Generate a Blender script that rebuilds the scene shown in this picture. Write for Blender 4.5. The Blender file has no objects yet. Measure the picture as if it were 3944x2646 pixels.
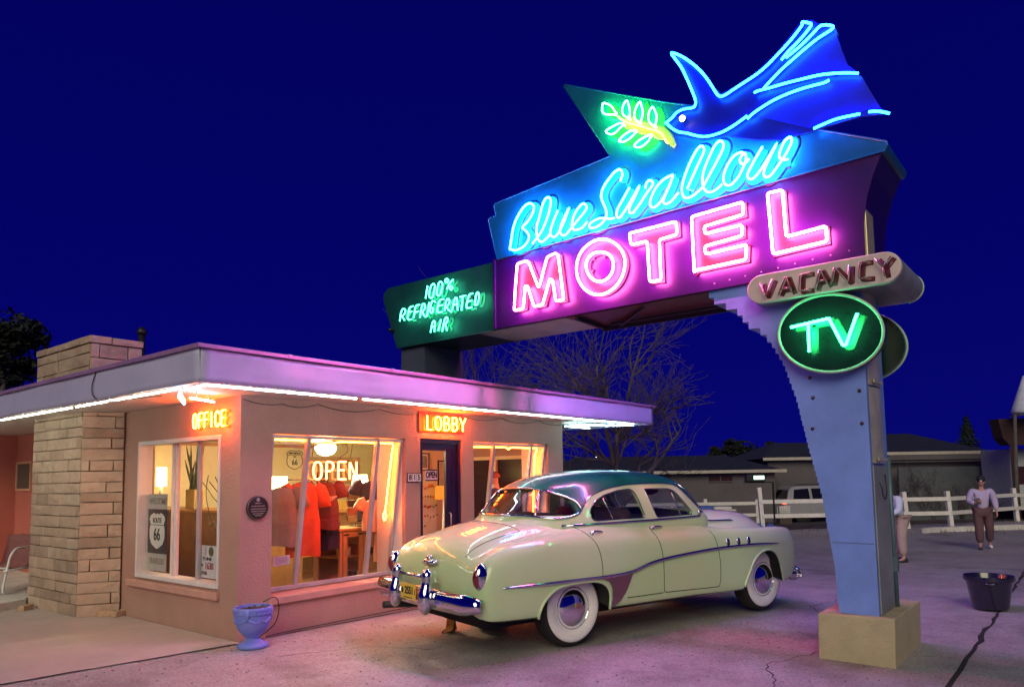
import bpy, bmesh, math, random
from mathutils import Vector, Matrix
from mathutils.bvhtree import BVHTree
from mathutils.geometry import delaunay_2d_cdt
R = math.radians
PI = math.pi
C = bpy.context.scene.collection
SC = bpy.context.scene

# ------------------------------------------------------------------ camera
cam_d = bpy.data.cameras.new('camera')
cam = bpy.data.objects.new('camera', cam_d)
C.objects.link(cam)
cr, cu, cf = (Vector(v) for v in ((0.626, -0.779, -0.016), (-0.056, -0.066, 0.996), (0.777, 0.623, 0.085)))
cf.normalize(); cr = (cr - cf*cr.dot(cf)).normalized(); cu = cr.cross(cf)
mw = Matrix(((cr.x, cu.x, -cf.x, -4.238), (cr.y, cu.y, -cf.y, -7.081), (cr.z, cu.z, -cf.z, 1.65), (0, 0, 0, 1)))
cam.matrix_world = mw
cam_d.sensor_width = 36
cam_d.lens = 2821.5/3944*36
cam_d.shift_y = (1595.6-1323)/3944
cam_d.clip_start = .05
cam_d.clip_end = 3000
SC.camera = cam
CAM = Vector((-4.238, -7.081, 1.65))

# ------------------------------------------------------------------ sky, fill light, exposure
W = bpy.data.worlds.new('World'); SC.world = W; W.use_nodes = True
nt = W.node_tree; nt.nodes.clear()
tc = nt.nodes.new('ShaderNodeTexCoord'); sx = nt.nodes.new('ShaderNodeSeparateXYZ')
rp = nt.nodes.new('ShaderNodeValToRGB'); bg = nt.nodes.new('ShaderNodeBackground'); wo = nt.nodes.new('ShaderNodeOutputWorld')
nt.links.new(tc.outputs['Generated'], sx.inputs[0]); nt.links.new(sx.outputs['Z'], rp.inputs[0])
nt.links.new(rp.outputs[0], bg.inputs[0]); nt.links.new(bg.outputs[0], wo.inputs[0])
e = rp.color_ramp.elements
e[0].position = 0.0; e[0].color = (.0020, .0022, .150, 1)
e[1].position = .62; e[1].color = (.0008, .0007, .100, 1)
m_ = e.new(.25); m_.color = (.0010, .0009, .128, 1)
bg.inputs[1].default_value = .74
sl = bpy.data.lights.new('town_glow', 'SUN'); so = bpy.data.objects.new('town_glow', sl); C.objects.link(so)
sl.energy = 1.15; sl.angle = R(35); sl.color = (1, .90, .60)
so.rotation_euler = Vector((.80, .42, -.46)).to_track_quat('-Z', 'Y').to_euler()
SC.view_settings.view_transform = 'Standard'
try: SC.view_settings.look = 'None'
except Exception: pass
SC.view_settings.exposure = 0.5
SC.view_settings.gamma = 1
SC.render.engine = 'CYCLES'
SC.cycles.use_denoising = True
SC.cycles.max_bounces = 8
SC.cycles.sample_clamp_indirect = 4
SC.cycles.caustics_reflective = False
SC.cycles.caustics_refractive = False

# ------------------------------------------------------------------ helpers
class MB:
    def __init__(s): s.v = []; s.f = []; s.m = []; s.sm = []
    def add(s, vs, fs, mi=0, smooth=False):
        o = len(s.v); s.v += [tuple(v) for v in vs]
        for f in fs: s.f.append([i+o for i in f]); s.m.append(mi); s.sm.append(smooth)
        return s
    def box(s, x0, x1, y0, y1, z0, z1, mi=0):
        vs = [(x, y, z) for z in (z0, z1) for y in (y0, y1) for x in (x0, x1)]
        return s.add(vs, [(0,2,3,1),(4,5,7,6),(0,1,5,4),(2,6,7,3),(0,4,6,2),(1,3,7,5)], mi)
    def obox(s, c, ax, ay, az, mi=0):
        c = Vector(c); ax, ay, az = Vector(ax), Vector(ay), Vector(az)
        vs = [c+ax*i+ay*j+az*k for k in (-1, 1) for j in (-1, 1) for i in (-1, 1)]
        return s.add(vs, [(0,2,3,1),(4,5,7,6),(0,1,5,4),(2,6,7,3),(0,4,6,2),(1,3,7,5)], mi)
    def bar(s, a, b, w, h=None, up=(0, 0, 1), mi=0):
        a, b = Vector(a), Vector(b); t = (b-a); L = t.length; t.normalize(); u = Vector(up)
        if abs(t.dot(u)) > .95: u = Vector((1, 0, 0))
        x = t.cross(u).normalized(); y = x.cross(t)
        return s.obox((a+b)/2, t*L/2, x*w/2, y*(h or w)/2, mi)
    def prism(s, pts, off, mi=0, caps=True):
        pts = [Vector(p) for p in pts]; off = Vector(off); n = len(pts)
        vs = pts+[p+off for p in pts]
        fs = [(i, (i+1) % n, n+(i+1) % n, n+i) for i in range(n)]
        if caps: fs += [tuple(range(n))[::-1], tuple(range(n, 2*n))]
        return s.add(vs, fs, mi)
    def poly(s, P, f, th, mi=0):
        n = len(P); vs, _e, fcs, *_o = delaunay_2d_cdt([Vector(q) for q in P], [], [list(range(n))], 1, 1e-6)
        a = [f(q) for q in vs]; th = Vector(th); m = len(a)
        s.add([Vector(q) for q in a]+[Vector(q)+th for q in a], [tuple(t) for t in fcs]+[tuple(i+m for i in t)[::-1] for t in fcs]+[(i, (i+1) % n, m+(i+1) % n, m+i) for i in range(n)], mi)
        return s
    def tube(s, pts, r, n=8, closed=False, mi=0, sec=None, up=None):
        P = [Vector(p) for p in pts]; m = len(P)
        if m < 2: return s
        T = []
        for i in range(m):
            a = P[i-1] if (i > 0 or closed) else P[i]; b = P[(i+1) % m] if (i < m-1 or closed) else P[i]
            t = b-a
            T.append(t.normalized() if t.length > 1e-9 else Vector((0, 0, 1)))
        t0 = T[0]; u = Vector(up) if up else (Vector((0, 0, 1)) if abs(t0.z) < .9 else Vector((1, 0, 0)))
        x = t0.cross(u)
        if x.length < 1e-6: x = t0.orthogonal()
        x.normalize(); vs = []
        for i in range(m):
            t = T[i]
            if up: 
                x2 = t.cross(Vector(up))
                if x2.length > 1e-4: x = x2.normalized()
            else: x = (x-t*x.dot(t)).normalized()
            y = x.cross(t)
            rr = r[i] if isinstance(r, (list, tuple)) else r
            for k in range(n):
                a = 2*PI*k/n
                sxx, syy = sec if sec else (1, 1)
                vs.append(P[i]+x*(math.cos(a)*rr*sxx)+y*(math.sin(a)*rr*syy))
        fs = []
        for i in range(m if closed else m-1):
            j = (i+1) % m
            for k in range(n):
                l = (k+1) % n
                fs.append((i*n+k, i*n+l, j*n+l, j*n+k))
        if not closed: fs += [tuple(range(n))[::-1], tuple((m-1)*n+k for k in range(n))]
        return s.add(vs, fs, mi, True)
    def lathe(s, prof, c=(0, 0, 0), n=24, axis=(0, 0, 1), mi=0, smooth=True):
        a = Vector(axis).normalized(); x = a.orthogonal().normalized(); y = a.cross(x); c = Vector(c); vs = []; m = len(prof)
        for r, z in prof:
            for k in range(n):
                t = 2*PI*k/n; vs.append(c+a*z+(x*math.cos(t)+y*math.sin(t))*max(r, 1e-4))
        fs = [(i*n+k, i*n+(k+1) % n, (i+1)*n+(k+1) % n, (i+1)*n+k) for i in range(m-1) for k in range(n)]
        if prof[0][0] > 1e-3: fs.append(tuple(range(n))[::-1])
        if prof[-1][0] > 1e-3: fs.append(tuple((m-1)*n+k for k in range(n)))
        return s.add(vs, fs, mi, smooth)
    def ball(s, c, r, n=12, m=8, mi=0):
        rx, ry, rz = r if isinstance(r, (list, tuple)) else (r, r, r); c = Vector(c); vs = []
        for i in range(m+1):
            t = PI*i/m
            for k in range(n):
                a = 2*PI*k/n; vs.append(c+Vector((rx*math.sin(t)*math.cos(a), ry*math.sin(t)*math.sin(a), -rz*math.cos(t))))
        fs = [(i*n+k, i*n+(k+1) % n, (i+1)*n+(k+1) % n, (i+1)*n+k) for i in range(m) for k in range(n)]
        return s.add(vs, fs, mi, True)
    def grid(s, rows, mi=0, smooth=True, closed=False):
        m = len(rows); n = len(rows[0]); vs = [p for r in rows for p in r]
        q = n if closed else n-1
        return s.add(vs, [(i*n+k, i*n+(k+1) % n, (i+1)*n+(k+1) % n, (i+1)*n+k) for i in range(m-1) for k in range(q)], mi, smooth)
    def build(s, name, mat, parent=None, bevel=0, merge=False, seg=2, local=False, loc=None, angle=None, recalc=True):
        me = bpy.data.meshes.new(name)
        vs = s.v
        if loc: vs = [(v[0]-loc[0], v[1]-loc[1], v[2]-loc[2]) for v in vs]
        me.from_pydata(vs, [], s.f)
        for mt in (mat if isinstance(mat, (list, tuple)) else [mat]): me.materials.append(mt)
        me.polygons.foreach_set('material_index', s.m); me.polygons.foreach_set('use_smooth', s.sm)
        bm = bmesh.new(); bm.from_mesh(me)
        if merge: bmesh.ops.remove_doubles(bm, verts=bm.verts, dist=merge if merge is not True else 1e-4)
        if recalc: bmesh.ops.recalc_face_normals(bm, faces=bm.faces)
        bm.to_mesh(me); bm.free()
        if angle: me.set_sharp_from_angle(angle=R(angle))
        ob = bpy.data.objects.new(name, me); C.objects.link(ob)
        if loc: ob.location = loc
        if parent: put(ob, parent, local)
        if bevel:
            b = ob.modifiers.new('bevel', 'BEVEL'); b.width = bevel; b.segments = seg; b.limit_method = 'ANGLE'; b.angle_limit = R(35)
        return ob
def wloc(o):
    v = Vector(o.location)
    while o.parent:
        o = o.parent; v = v + (Vector(o.location) if False else Vector((0, 0, 0)))
    return v
def put(ob, parent, local=False):
    ob.parent = parent
    if not local:
        p = parent; off = Vector((0, 0, 0))
        while p: 
            if p.type == 'EMPTY': off += p.location
            p = p.parent
        if parent.type == 'EMPTY': ob.matrix_parent_inverse = Matrix.Translation(-off)
def tag(o, label=None, cat=None, group=None, kind=None):
    if label: o['label'] = label
    if cat: o['category'] = cat
    if group: o['group'] = group
    if kind: o['kind'] = kind
    return o
def thing(name, label, cat, loc=(0, 0, 0), group=None, rz=0):
    o = bpy.data.objects.new(name, None); C.objects.link(o); o.location = loc; o.rotation_euler = (0, 0, rz); o.empty_display_size = .1
    return tag(o, label, cat, group)
def copy_tree(o, parent=None):
    c = o.copy(); C.objects.link(c)
    if parent: c.parent = parent
    for ch in list(o.children): copy_tree(ch, c)
    return c
def smooth_path(P, k=4, closed=False):
    P = [Vector(p) for p in P]; n = len(P); out = []
    for i in range(n if closed else n-1):
        p0 = P[i-1] if (i > 0 or closed) else P[0]; p1 = P[i]; p2 = P[(i+1) % n]; p3 = P[(i+2) % n] if (i+2 < n or closed) else P[-1]
        for j in range(k):
            t = j/k
            out.append(.5*((2*p1)+(p2-p0)*t+(2*p0-5*p1+4*p2-p3)*t*t+(3*p1-p0-3*p2+p3)*t**3))
    if not closed: out.append(P[-1])
    return out
def fillet(P, r, k=4, closed=True):
    P = [Vector(p) for p in P]; n = len(P); out = []
    for i in range(n):
        if not closed and i in (0, n-1): out.append(P[i]); continue
        a = P[i-1]-P[i]; b = P[(i+1) % n]-P[i]; q = min(r, a.length*.45, b.length*.45)
        p1 = P[i]+a.normalized()*q; p2 = P[i]+b.normalized()*q
        for j in range(k+1):
            t = j/k; out.append(p1*(1-t)**2+P[i]*2*t*(1-t)+p2*t*t)
    return out

# ------------------------------------------------------------------ materials
def M(name, base, rough=.6, metal=0., var=.12, scale=6., bump=0., bscale=40., coat=0., spec=.5, detail=6, base2=None, wave=None, aniso=False):
    m = bpy.data.materials.new(name); m.use_nodes = True; n = m.node_tree; p = n.nodes['Principled BSDF']
    p.inputs['Roughness'].default_value = rough; p.inputs['Metallic'].default_value = metal
    p.inputs['Coat Weight'].default_value = coat; p.inputs['Coat Roughness'].default_value = .04
    p.inputs['Specular IOR Level'].default_value = spec
    tc = n.nodes.new('ShaderNodeTexCoord')
    nz = n.nodes.new('ShaderNodeTexNoise'); nz.inputs['Scale'].default_value = scale; nz.inputs['Detail'].default_value = detail
    nz.inputs['Roughness'].default_value = .65
    n.links.new(tc.outputs['Object'], nz.inputs['Vector'])
    rp = n.nodes.new('ShaderNodeValToRGB')
    b2 = base2 or tuple(min(1, c*(1+var)) for c in base); b1 = base if base2 else tuple(c*(1-var) for c in base)
    rp.color_ramp.elements[0].position = .3; rp.color_ramp.elements[1].position = .7
    rp.color_ramp.elements[0].color = (*b1, 1); rp.color_ramp.elements[1].color = (*b2, 1)
    n.links.new(nz.outputs['Fac'], rp.inputs[0]); n.links.new(rp.outputs[0], p.inputs['Base Color'])
    if var > 0 and rough > .05:
        mr = n.nodes.new('ShaderNodeMapRange'); mr.inputs['To Min'].default_value = max(.02, rough*.85); mr.inputs['To Max'].default_value = min(1, rough*1.15)
        n.links.new(nz.outputs['Fac'], mr.inputs['Value']); n.links.new(mr.outputs[0], p.inputs['Roughness'])
    if bump:
        nb = n.nodes.new('ShaderNodeTexNoise'); nb.inputs['Scale'].default_value = bscale; nb.inputs['Detail'].default_value = 5
        n.links.new(tc.outputs['Object'], nb.inputs['Vector'])
        bp = n.nodes.new('ShaderNodeBump'); bp.inputs['Strength'].default_value = bump; bp.inputs['Distance'].default_value = .02
        n.links.new(nb.outputs['Fac'], bp.inputs['Height']); n.links.new(bp.outputs[0], p.inputs['Normal'])
        m['bump'] = 1
    if wave:
        ax, sc, st = wave
        wv = n.nodes.new('ShaderNodeTexWave'); wv.wave_type = 'BANDS'; wv.bands_direction = ax; wv.inputs['Scale'].default_value = sc
        n.links.new(tc.outputs['Object'], wv.inputs['Vector'])
        bp = n.nodes.new('ShaderNodeBump'); bp.inputs['Strength'].default_value = st; bp.inputs['Distance'].default_value = .02
        n.links.new(wv.outputs['Fac'], bp.inputs['Height']); n.links.new(bp.outputs[0], p.inputs['Normal'])
    return m
def NEON(name, col, k):
    m = bpy.data.materials.new(name); m.use_nodes = True; n = m.node_tree; n.nodes.clear()
    em = n.nodes.new('ShaderNodeEmission'); o = n.nodes.new('ShaderNodeOutputMaterial')
    em.inputs[0].default_value = (*col, 1); em.inputs[1].default_value = k
    n.links.new(em.outputs[0], o.inputs[0]); return m
def GLASS(name, tint=(.95, .95, .95), rough=.01, fac=None):
    m = bpy.data.materials.new(name); m.use_nodes = True; n = m.node_tree; n.nodes.clear()
    t = n.nodes.new('ShaderNodeBsdfTransparent'); g = n.nodes.new('ShaderNodeBsdfGlossy'); x = n.nodes.new('ShaderNodeMixShader')
    lw = n.nodes.new('ShaderNodeLayerWeight'); pw = n.nodes.new('ShaderNodeMath'); pw.operation = 'POWER'; pw.inputs[1].default_value = 5
    f = n.nodes.new('ShaderNodeMath'); f.operation = 'MULTIPLY_ADD'; f.inputs[1].default_value = .9; f.inputs[2].default_value = .06; lw.inputs[0].default_value = .5
    n.links.new(lw.outputs['Facing'], pw.inputs[0]); n.links.new(pw.outputs[0], f.inputs[0]); o = n.nodes.new('ShaderNodeOutputMaterial')
    t.inputs[0].default_value = (*tint, 1); g.inputs['Roughness'].default_value = rough
    n.links.new(f.outputs[0], x.inputs[0])
    n.links.new(t.outputs[0], x.inputs[1]); n.links.new(g.outputs[0], x.inputs[2]); n.links.new(x.outputs[0], o.inputs[0]); return m

m_black = M('black_paint', (.012, .012, .014), .45)
m_chrome = M('chrome', (.66, .66, .69), .07, 1, var=.03)
m_white = M('white_paint', (.75, .74, .72), .5)
m_steel = M('steel', (.58, .54, .42), .42, 1, var=.15, scale=3)
m_paper = M('paper', (.72, .70, .64), .8, var=.05)
m_ink = M('ink', (.015, .014, .016), .7)
m_wire = M('black_cable', (.02, .02, .02), .5)
m_glass = GLASS('window_glass')

def text_mesh(s, size, mat, o, xd, ud, parent=None, name='lettering', bold=0., ext=.002, align='CENTER', sx=1., local=False):
    cu = bpy.data.curves.new('t', 'FONT'); cu.body = s; cu.size = size; cu.offset = bold; cu.extrude = ext; cu.align_x = align; cu.align_y = 'CENTER'
    cu.resolution_u = 3
    ob = bpy.data.objects.new('t', cu); C.objects.link(ob)
    dg = bpy.context.evaluated_depsgraph_get(); me = bpy.data.meshes.new_from_object(ob.evaluated_get(dg))
    bpy.data.objects.remove(ob); bpy.data.curves.remove(cu)
    xd = Vector(xd).normalized(); ud = Vector(ud).normalized(); nd = xd.cross(ud); o = Vector(o)
    for v in me.vertices:
        c = v.co; v.co = o+xd*(c.x*sx)+ud*c.y+nd*c.z
    me.name = name; me.materials.clear(); me.materials.append(mat)
    r = bpy.data.objects.new(name, me); C.objects.link(r)
    if parent: put(r, parent, local)
    return r
GLY = {  # single stroke letters on a 1 x 1.6 cell
 'O': [[(.5,0),(.2,.12),(.05,.5),(.05,1.1),(.2,1.48),(.5,1.6),(.8,1.48),(.95,1.1),(.95,.5),(.8,.12),(.5,0)]],
 'F': [[(1,1.6),(.1,1.6),(.1,0)],[(.1,.85),(.8,.85)]],
 'I': [[(.5,0),(.5,1.6)]],
 'C': [[(.95,1.3),(.75,1.55),(.5,1.6),(.2,1.48),(.05,1.1),(.05,.5),(.2,.12),(.5,0),(.75,.05),(.95,.3)]],
 'E': [[(1,1.6),(.1,1.6),(.1,0),(1,0)],[(.1,.85),(.8,.85)]],
 'L': [[(.1,1.6),(.1,0),(.9,0)]],
 'B': [[(.1,0),(.1,1.6),(.6,1.6),(.85,1.45),(.85,1.0),(.6,.85),(.1,.85)],[(.6,.85),(.92,.65),(.92,.2),(.6,0),(.1,0)]],
 'Y': [[(0,1.6),(.5,.8),(1,1.6)],[(.5,.8),(.5,0)]],
 'P': [[(.1,0),(.1,1.6),(.6,1.6),(.9,1.4),(.9,1.0),(.6,.75),(.1,.75)]],
 'N': [[(.1,0),(.1,1.6),(.9,0),(.9,1.6)]],
}
def catenary(a, b, sag, n=8):
    a, b = Vector(a), Vector(b)
    return [a.lerp(b, i/n)-Vector((0, 0, sag*4*(i/n)*(1-i/n))) for i in range(n+1)]
def ground_z(x, y):
    f = (x-CAM.x)*.780+(y-CAM.y)*.6256
    def sp(t, k=1.2): return math.log1p(math.exp(min(40, t/k)))*k
    z = -.03*(sp(f-9)-sp(f-17.3))
    return z-.45*min(1, max(0, (f-27)/5))**1
# ------------------------------------------------------------------ ground, road, verge
def mat_ground():
    m = bpy.data.materials.new('worn_concrete'); m.use_nodes = True; n = m.node_tree; p = n.nodes['Principled BSDF']
    tc = n.nodes.new('ShaderNodeTexCoord')
    def noise(s, d=6, r=.6):
        z = n.nodes.new('ShaderNodeTexNoise'); z.inputs['Scale'].default_value = s; z.inputs['Detail'].default_value = d; z.inputs['Roughness'].default_value = r
        n.links.new(tc.outputs['Object'], z.inputs['Vector']); return z
    def ramp(src, a, b, ca, cb):
        r = n.nodes.new('ShaderNodeValToRGB'); r.color_ramp.elements[0].position = a; r.color_ramp.elements[1].position = b
        r.color_ramp.elements[0].color = (*ca, 1); r.color_ramp.elements[1].color = (*cb, 1); n.links.new(src.outputs['Fac'], r.inputs[0]); return r
    def mul(a, b, f=1.):
        x = n.nodes.new('ShaderNodeMixRGB'); x.blend_type = 'MULTIPLY'; x.inputs[0].default_value = f
        n.links.new(a.outputs[0], x.inputs[1]); n.links.new(b.outputs[0], x.inputs[2]); return x
    big = ramp(noise(.35, 4), .3, .7, (.42, .39, .39), (.56, .53, .53))
    mid = ramp(noise(2.2, 7, .7), .35, .68, (.74, .72, .71), (1, 1, 1))
    fine = ramp(noise(38, 4, .7), .36, .62, (.62, .6, .6), (1, 1, 1))
    spk = ramp(noise(95, 2, .5), .30, .40, (.42, .4, .4), (1, 1, 1))
    oil = ramp(noise(.9, 5, .6), .33, .46, (.66, .64, .64), (1, 1, 1))
    c = mul(mul(mul(mul(big, mid), fine), spk), oil)
    n.links.new(c.outputs[0], p.inputs['Base Color'])
    p.inputs['Roughness'].default_value = .62
    nb = noise(60, 6, .7); bp = n.nodes.new('ShaderNodeBump'); bp.inputs['Strength'].default_value = .55; bp.inputs['Distance'].default_value = .012
    n.links.new(nb.outputs['Fac'], bp.inputs['Height']); n.links.new(bp.outputs[0], p.inputs['Normal'])
    return m
m_ground = mat_ground()
m_apron = M('smooth_apron_concrete', (.38, .33, .30), .7, var=.13, scale=2.2, bump=.25, bscale=55, base2=(.47, .41, .37))
m_dirt = M('bare_dirt', (.050, .038, .030), .95, var=.5, scale=3, bump=.9, bscale=14, base2=(.12, .095, .075))
m_crack = M('crack_dark', (.02, .017, .016), .95)  # dark tone shared by the cracks and tar joints
m_kerb = M('kerb_paint', (.6, .58, .54), .75, var=.2, scale=5, bump=.3)
FW = Vector((.780, .6256, 0)); LT = Vector((-.6256, .780, 0))
def fl(f, l): p = Vector((CAM.x, CAM.y, 0))+FW*f+LT*l; return (p.x, p.y, ground_z(p.x, p.y))
def ground_sheet(name, fs, ls, mat, dz=0.):
    b = MB(); b.grid([[(lambda q: (q[0], q[1], q[2]+dz))(fl(f, l)) for l in ls] for f in fs]); o = b.build(name, mat, recalc=False); tag(o, kind='structure')
    if o.data.polygons[0].normal.z < 0: o.data.flip_normals()
    return o
fs = [-60, -20, -5]+[i*.5 for i in range(0, 80)]+[42, 50, 70, 120, 300, 900]
ground_sheet('ground', fs, [-900, -200, -60, -30, -20, -12, -6, 0, 6, 12, 20, 30, 60, 200, 900], m_ground)
vb = MB(); rows = []
for f_ in [0, .35, .8, 1.5, 2.5, 4, 6, 8, 10, 12, 16, 25, 60]:
    row = []
    for l_ in range(-40, 41):
        base = 21.2+max(0, -l_+1)*.32 if l_ < 2 else 21.2
        base += .18*math.sin(l_*1.7)+.1*math.sin(l_*4.1)
        q = fl(base+f_, l_*1.0); hmp = .05*min(1, f_/.8)+(.06*math.sin(l_*2.3+f_*1.9)+.05*math.sin(l_*.9-f_*2.7))*min(1, f_/1.5)*.5+.03
        row.append((q[0], q[1], q[2]+.006+max(0, hmp)*min(1, f_/.4)))
    rows.append(row)
vb.grid(rows); o = vb.build('verge', m_dirt, recalc=False); tag(o, kind='structure')
if o.data.polygons[0].normal.z < 0: o.data.flip_normals()
ab = MB(); ab.add([(-9, 1.07, .004), (-2.045, .171, .004), (-.02, -.09, .004), (-.02, 14, .004), (-9, 14, .004)], [(0, 1, 2, 3, 4)])
tag(ab.build('pavement_apron', m_apron), kind='structure')
# joints and cracks lie as thin strips on the concrete
def strip(b, pts, w, z, seed=1, jag=.012, k=5):
    rnd = random.Random(seed); P = []
    for i in range(len(pts)-1):
        a, c = Vector((*pts[i], 0)), Vector((*pts[i+1], 0))
        d = (c-a); nn = Vector((-d.y, d.x, 0)).normalized()
        for j in range(k): P.append(a+d*j/k+nn*rnd.uniform(-jag, jag))
    P.append(Vector((*pts[-1], 0))); L = []; Rr = []
    for i, p in enumerate(P):
        t = (P[min(i+1, len(P)-1)]-P[max(i-1, 0)]).normalized(); nn = Vector((-t.y, t.x, 0)); ww = w*rnd.uniform(.45, 1.25)
        zz = ground_z(p.x, p.y)+z; a = p+nn*ww/2; c = p-nn*ww/2; L.append((a.x, a.y, zz)); Rr.append((c.x, c.y, zz))
    b.grid([L, Rr], smooth=False)
cb = MB()
strip(cb, [(16, -5.85), (11.3, -5.915), (6.98, -6.01), (3.8, -6.044), (-2, -6.1)], .045, .004, 3, .02, 14)
strip(cb, [(-6, .69), (-2.045, .171), (-.08, -.083)], .022, .009, 4, .01, 12)
strip(cb, [(.02, -.035), (2.6, -.035), (5.95, -.035)], .03, .004, 5, .006, 12)
strip(cb, [(-.035, 2.7), (-.035, -.05)], .018, .009, 6, .004, 10)
for sd, pts in ((7, [(-1.45, 1.35), (-1.33, .95), (-1.1, .55), (-1.3, .1)]), (8, [(-.5, .55), (-.62, .2), (-.3, -.05)]), (9, [(3.1, -5.0), (2.2, -4.7), (1.6, -5.0), (.9, -5.1)]),
                (10, [(4.6, -4.6), (5.4, -4.1), (6.3, -4.3)]), (11, [(-.1, -.9), (.7, -1.3), (.95, -1.9)]), (12, [(7.2, -4.2), (8.1, -4.5), (9.6, -4.1)]), (13, [(1.0, -4.2), (1.2, -4.9), (.8, -5.6)])):
    strip(cb, pts, .012, .009 if sd in (7, 8) else .004, sd, .03, 8)
tag(cb.build('pavement_cracks', m_crack), kind='structure')
# scattered grit and flecks near the camera: nobody could count it
gb = MB(); rnd = random.Random(5)
for i in range(2600):
    f_ = rnd.uniform(3.2, 9); l_ = rnd.uniform(-4, 4.5); q = fl(f_, l_)
    if q[0] > -.05 and q[1] > -.12: continue
    if q[1] > -.03-.13*q[0] and q[0] < 0: continue
    r = rnd.choice((.004, .005, .006, .009, .013)); a = rnd.uniform(0, 6.3); n_ = 5
    vs = [(q[0]+r*math.cos(a+k*2*PI/n_)*rnd.uniform(.6, 1.2), q[1]+r*math.sin(a+k*2*PI/n_)*rnd.uniform(.6, 1.2), q[2]-.001) for k in range(n_)]+[(q[0], q[1], q[2]+r*.7)]
    gb.add(vs, [(k, (k+1) % n_, n_) for k in range(n_)])
m_grit = M('grit', (.16, .13, .12), .9, var=.5, scale=300)
tag(gb.build('grit', m_grit, recalc=False), kind='stuff')
# white kerb along the far side
kb = MB()
def ksc(p): return CAM.x+(p[0]-CAM.x)*1.1515, CAM.y+(p[1]-CAM.y)*1.1515
kp = [ksc(p) for p in ((17.75, -3.30), (18.35, -3.62), (20.25, -5.30), (23.5, -8.2))]
for i in range(3):
    (x0, y0), (x1, y1) = kp[i], kp[i+1]; d = Vector((x1-x0, y1-y0, 0)).normalized(); nn = Vector((-d.y, d.x, 0))
    z0, z1 = ground_z(x0, y0), ground_z(x1, y1); w = .28
    w0 = .07 if i == 0 else w
    A = [(x0, y0, z0-.1), (x0+nn.x*w0, y0+nn.y*w0, z0-.1), (x0+nn.x*w0, y0+nn.y*w0, z0+.14), (x0, y0, z0+.14)]
    B = [(x1, y1, z1-.1), (x1+nn.x*w, y1+nn.y*w, z1-.1), (x1+nn.x*w, y1+nn.y*w, z1+.15), (x1, y1, z1+.15)]
    kb.add(A+B, [(0, 1, 5, 4), (1, 2, 6, 5), (2, 3, 7, 6), (3, 0, 4, 7), (0, 3, 2, 1), (4, 5, 6, 7)])
tag(kb.build('kerb', m_kerb, merge=.002), kind='structure')
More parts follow.
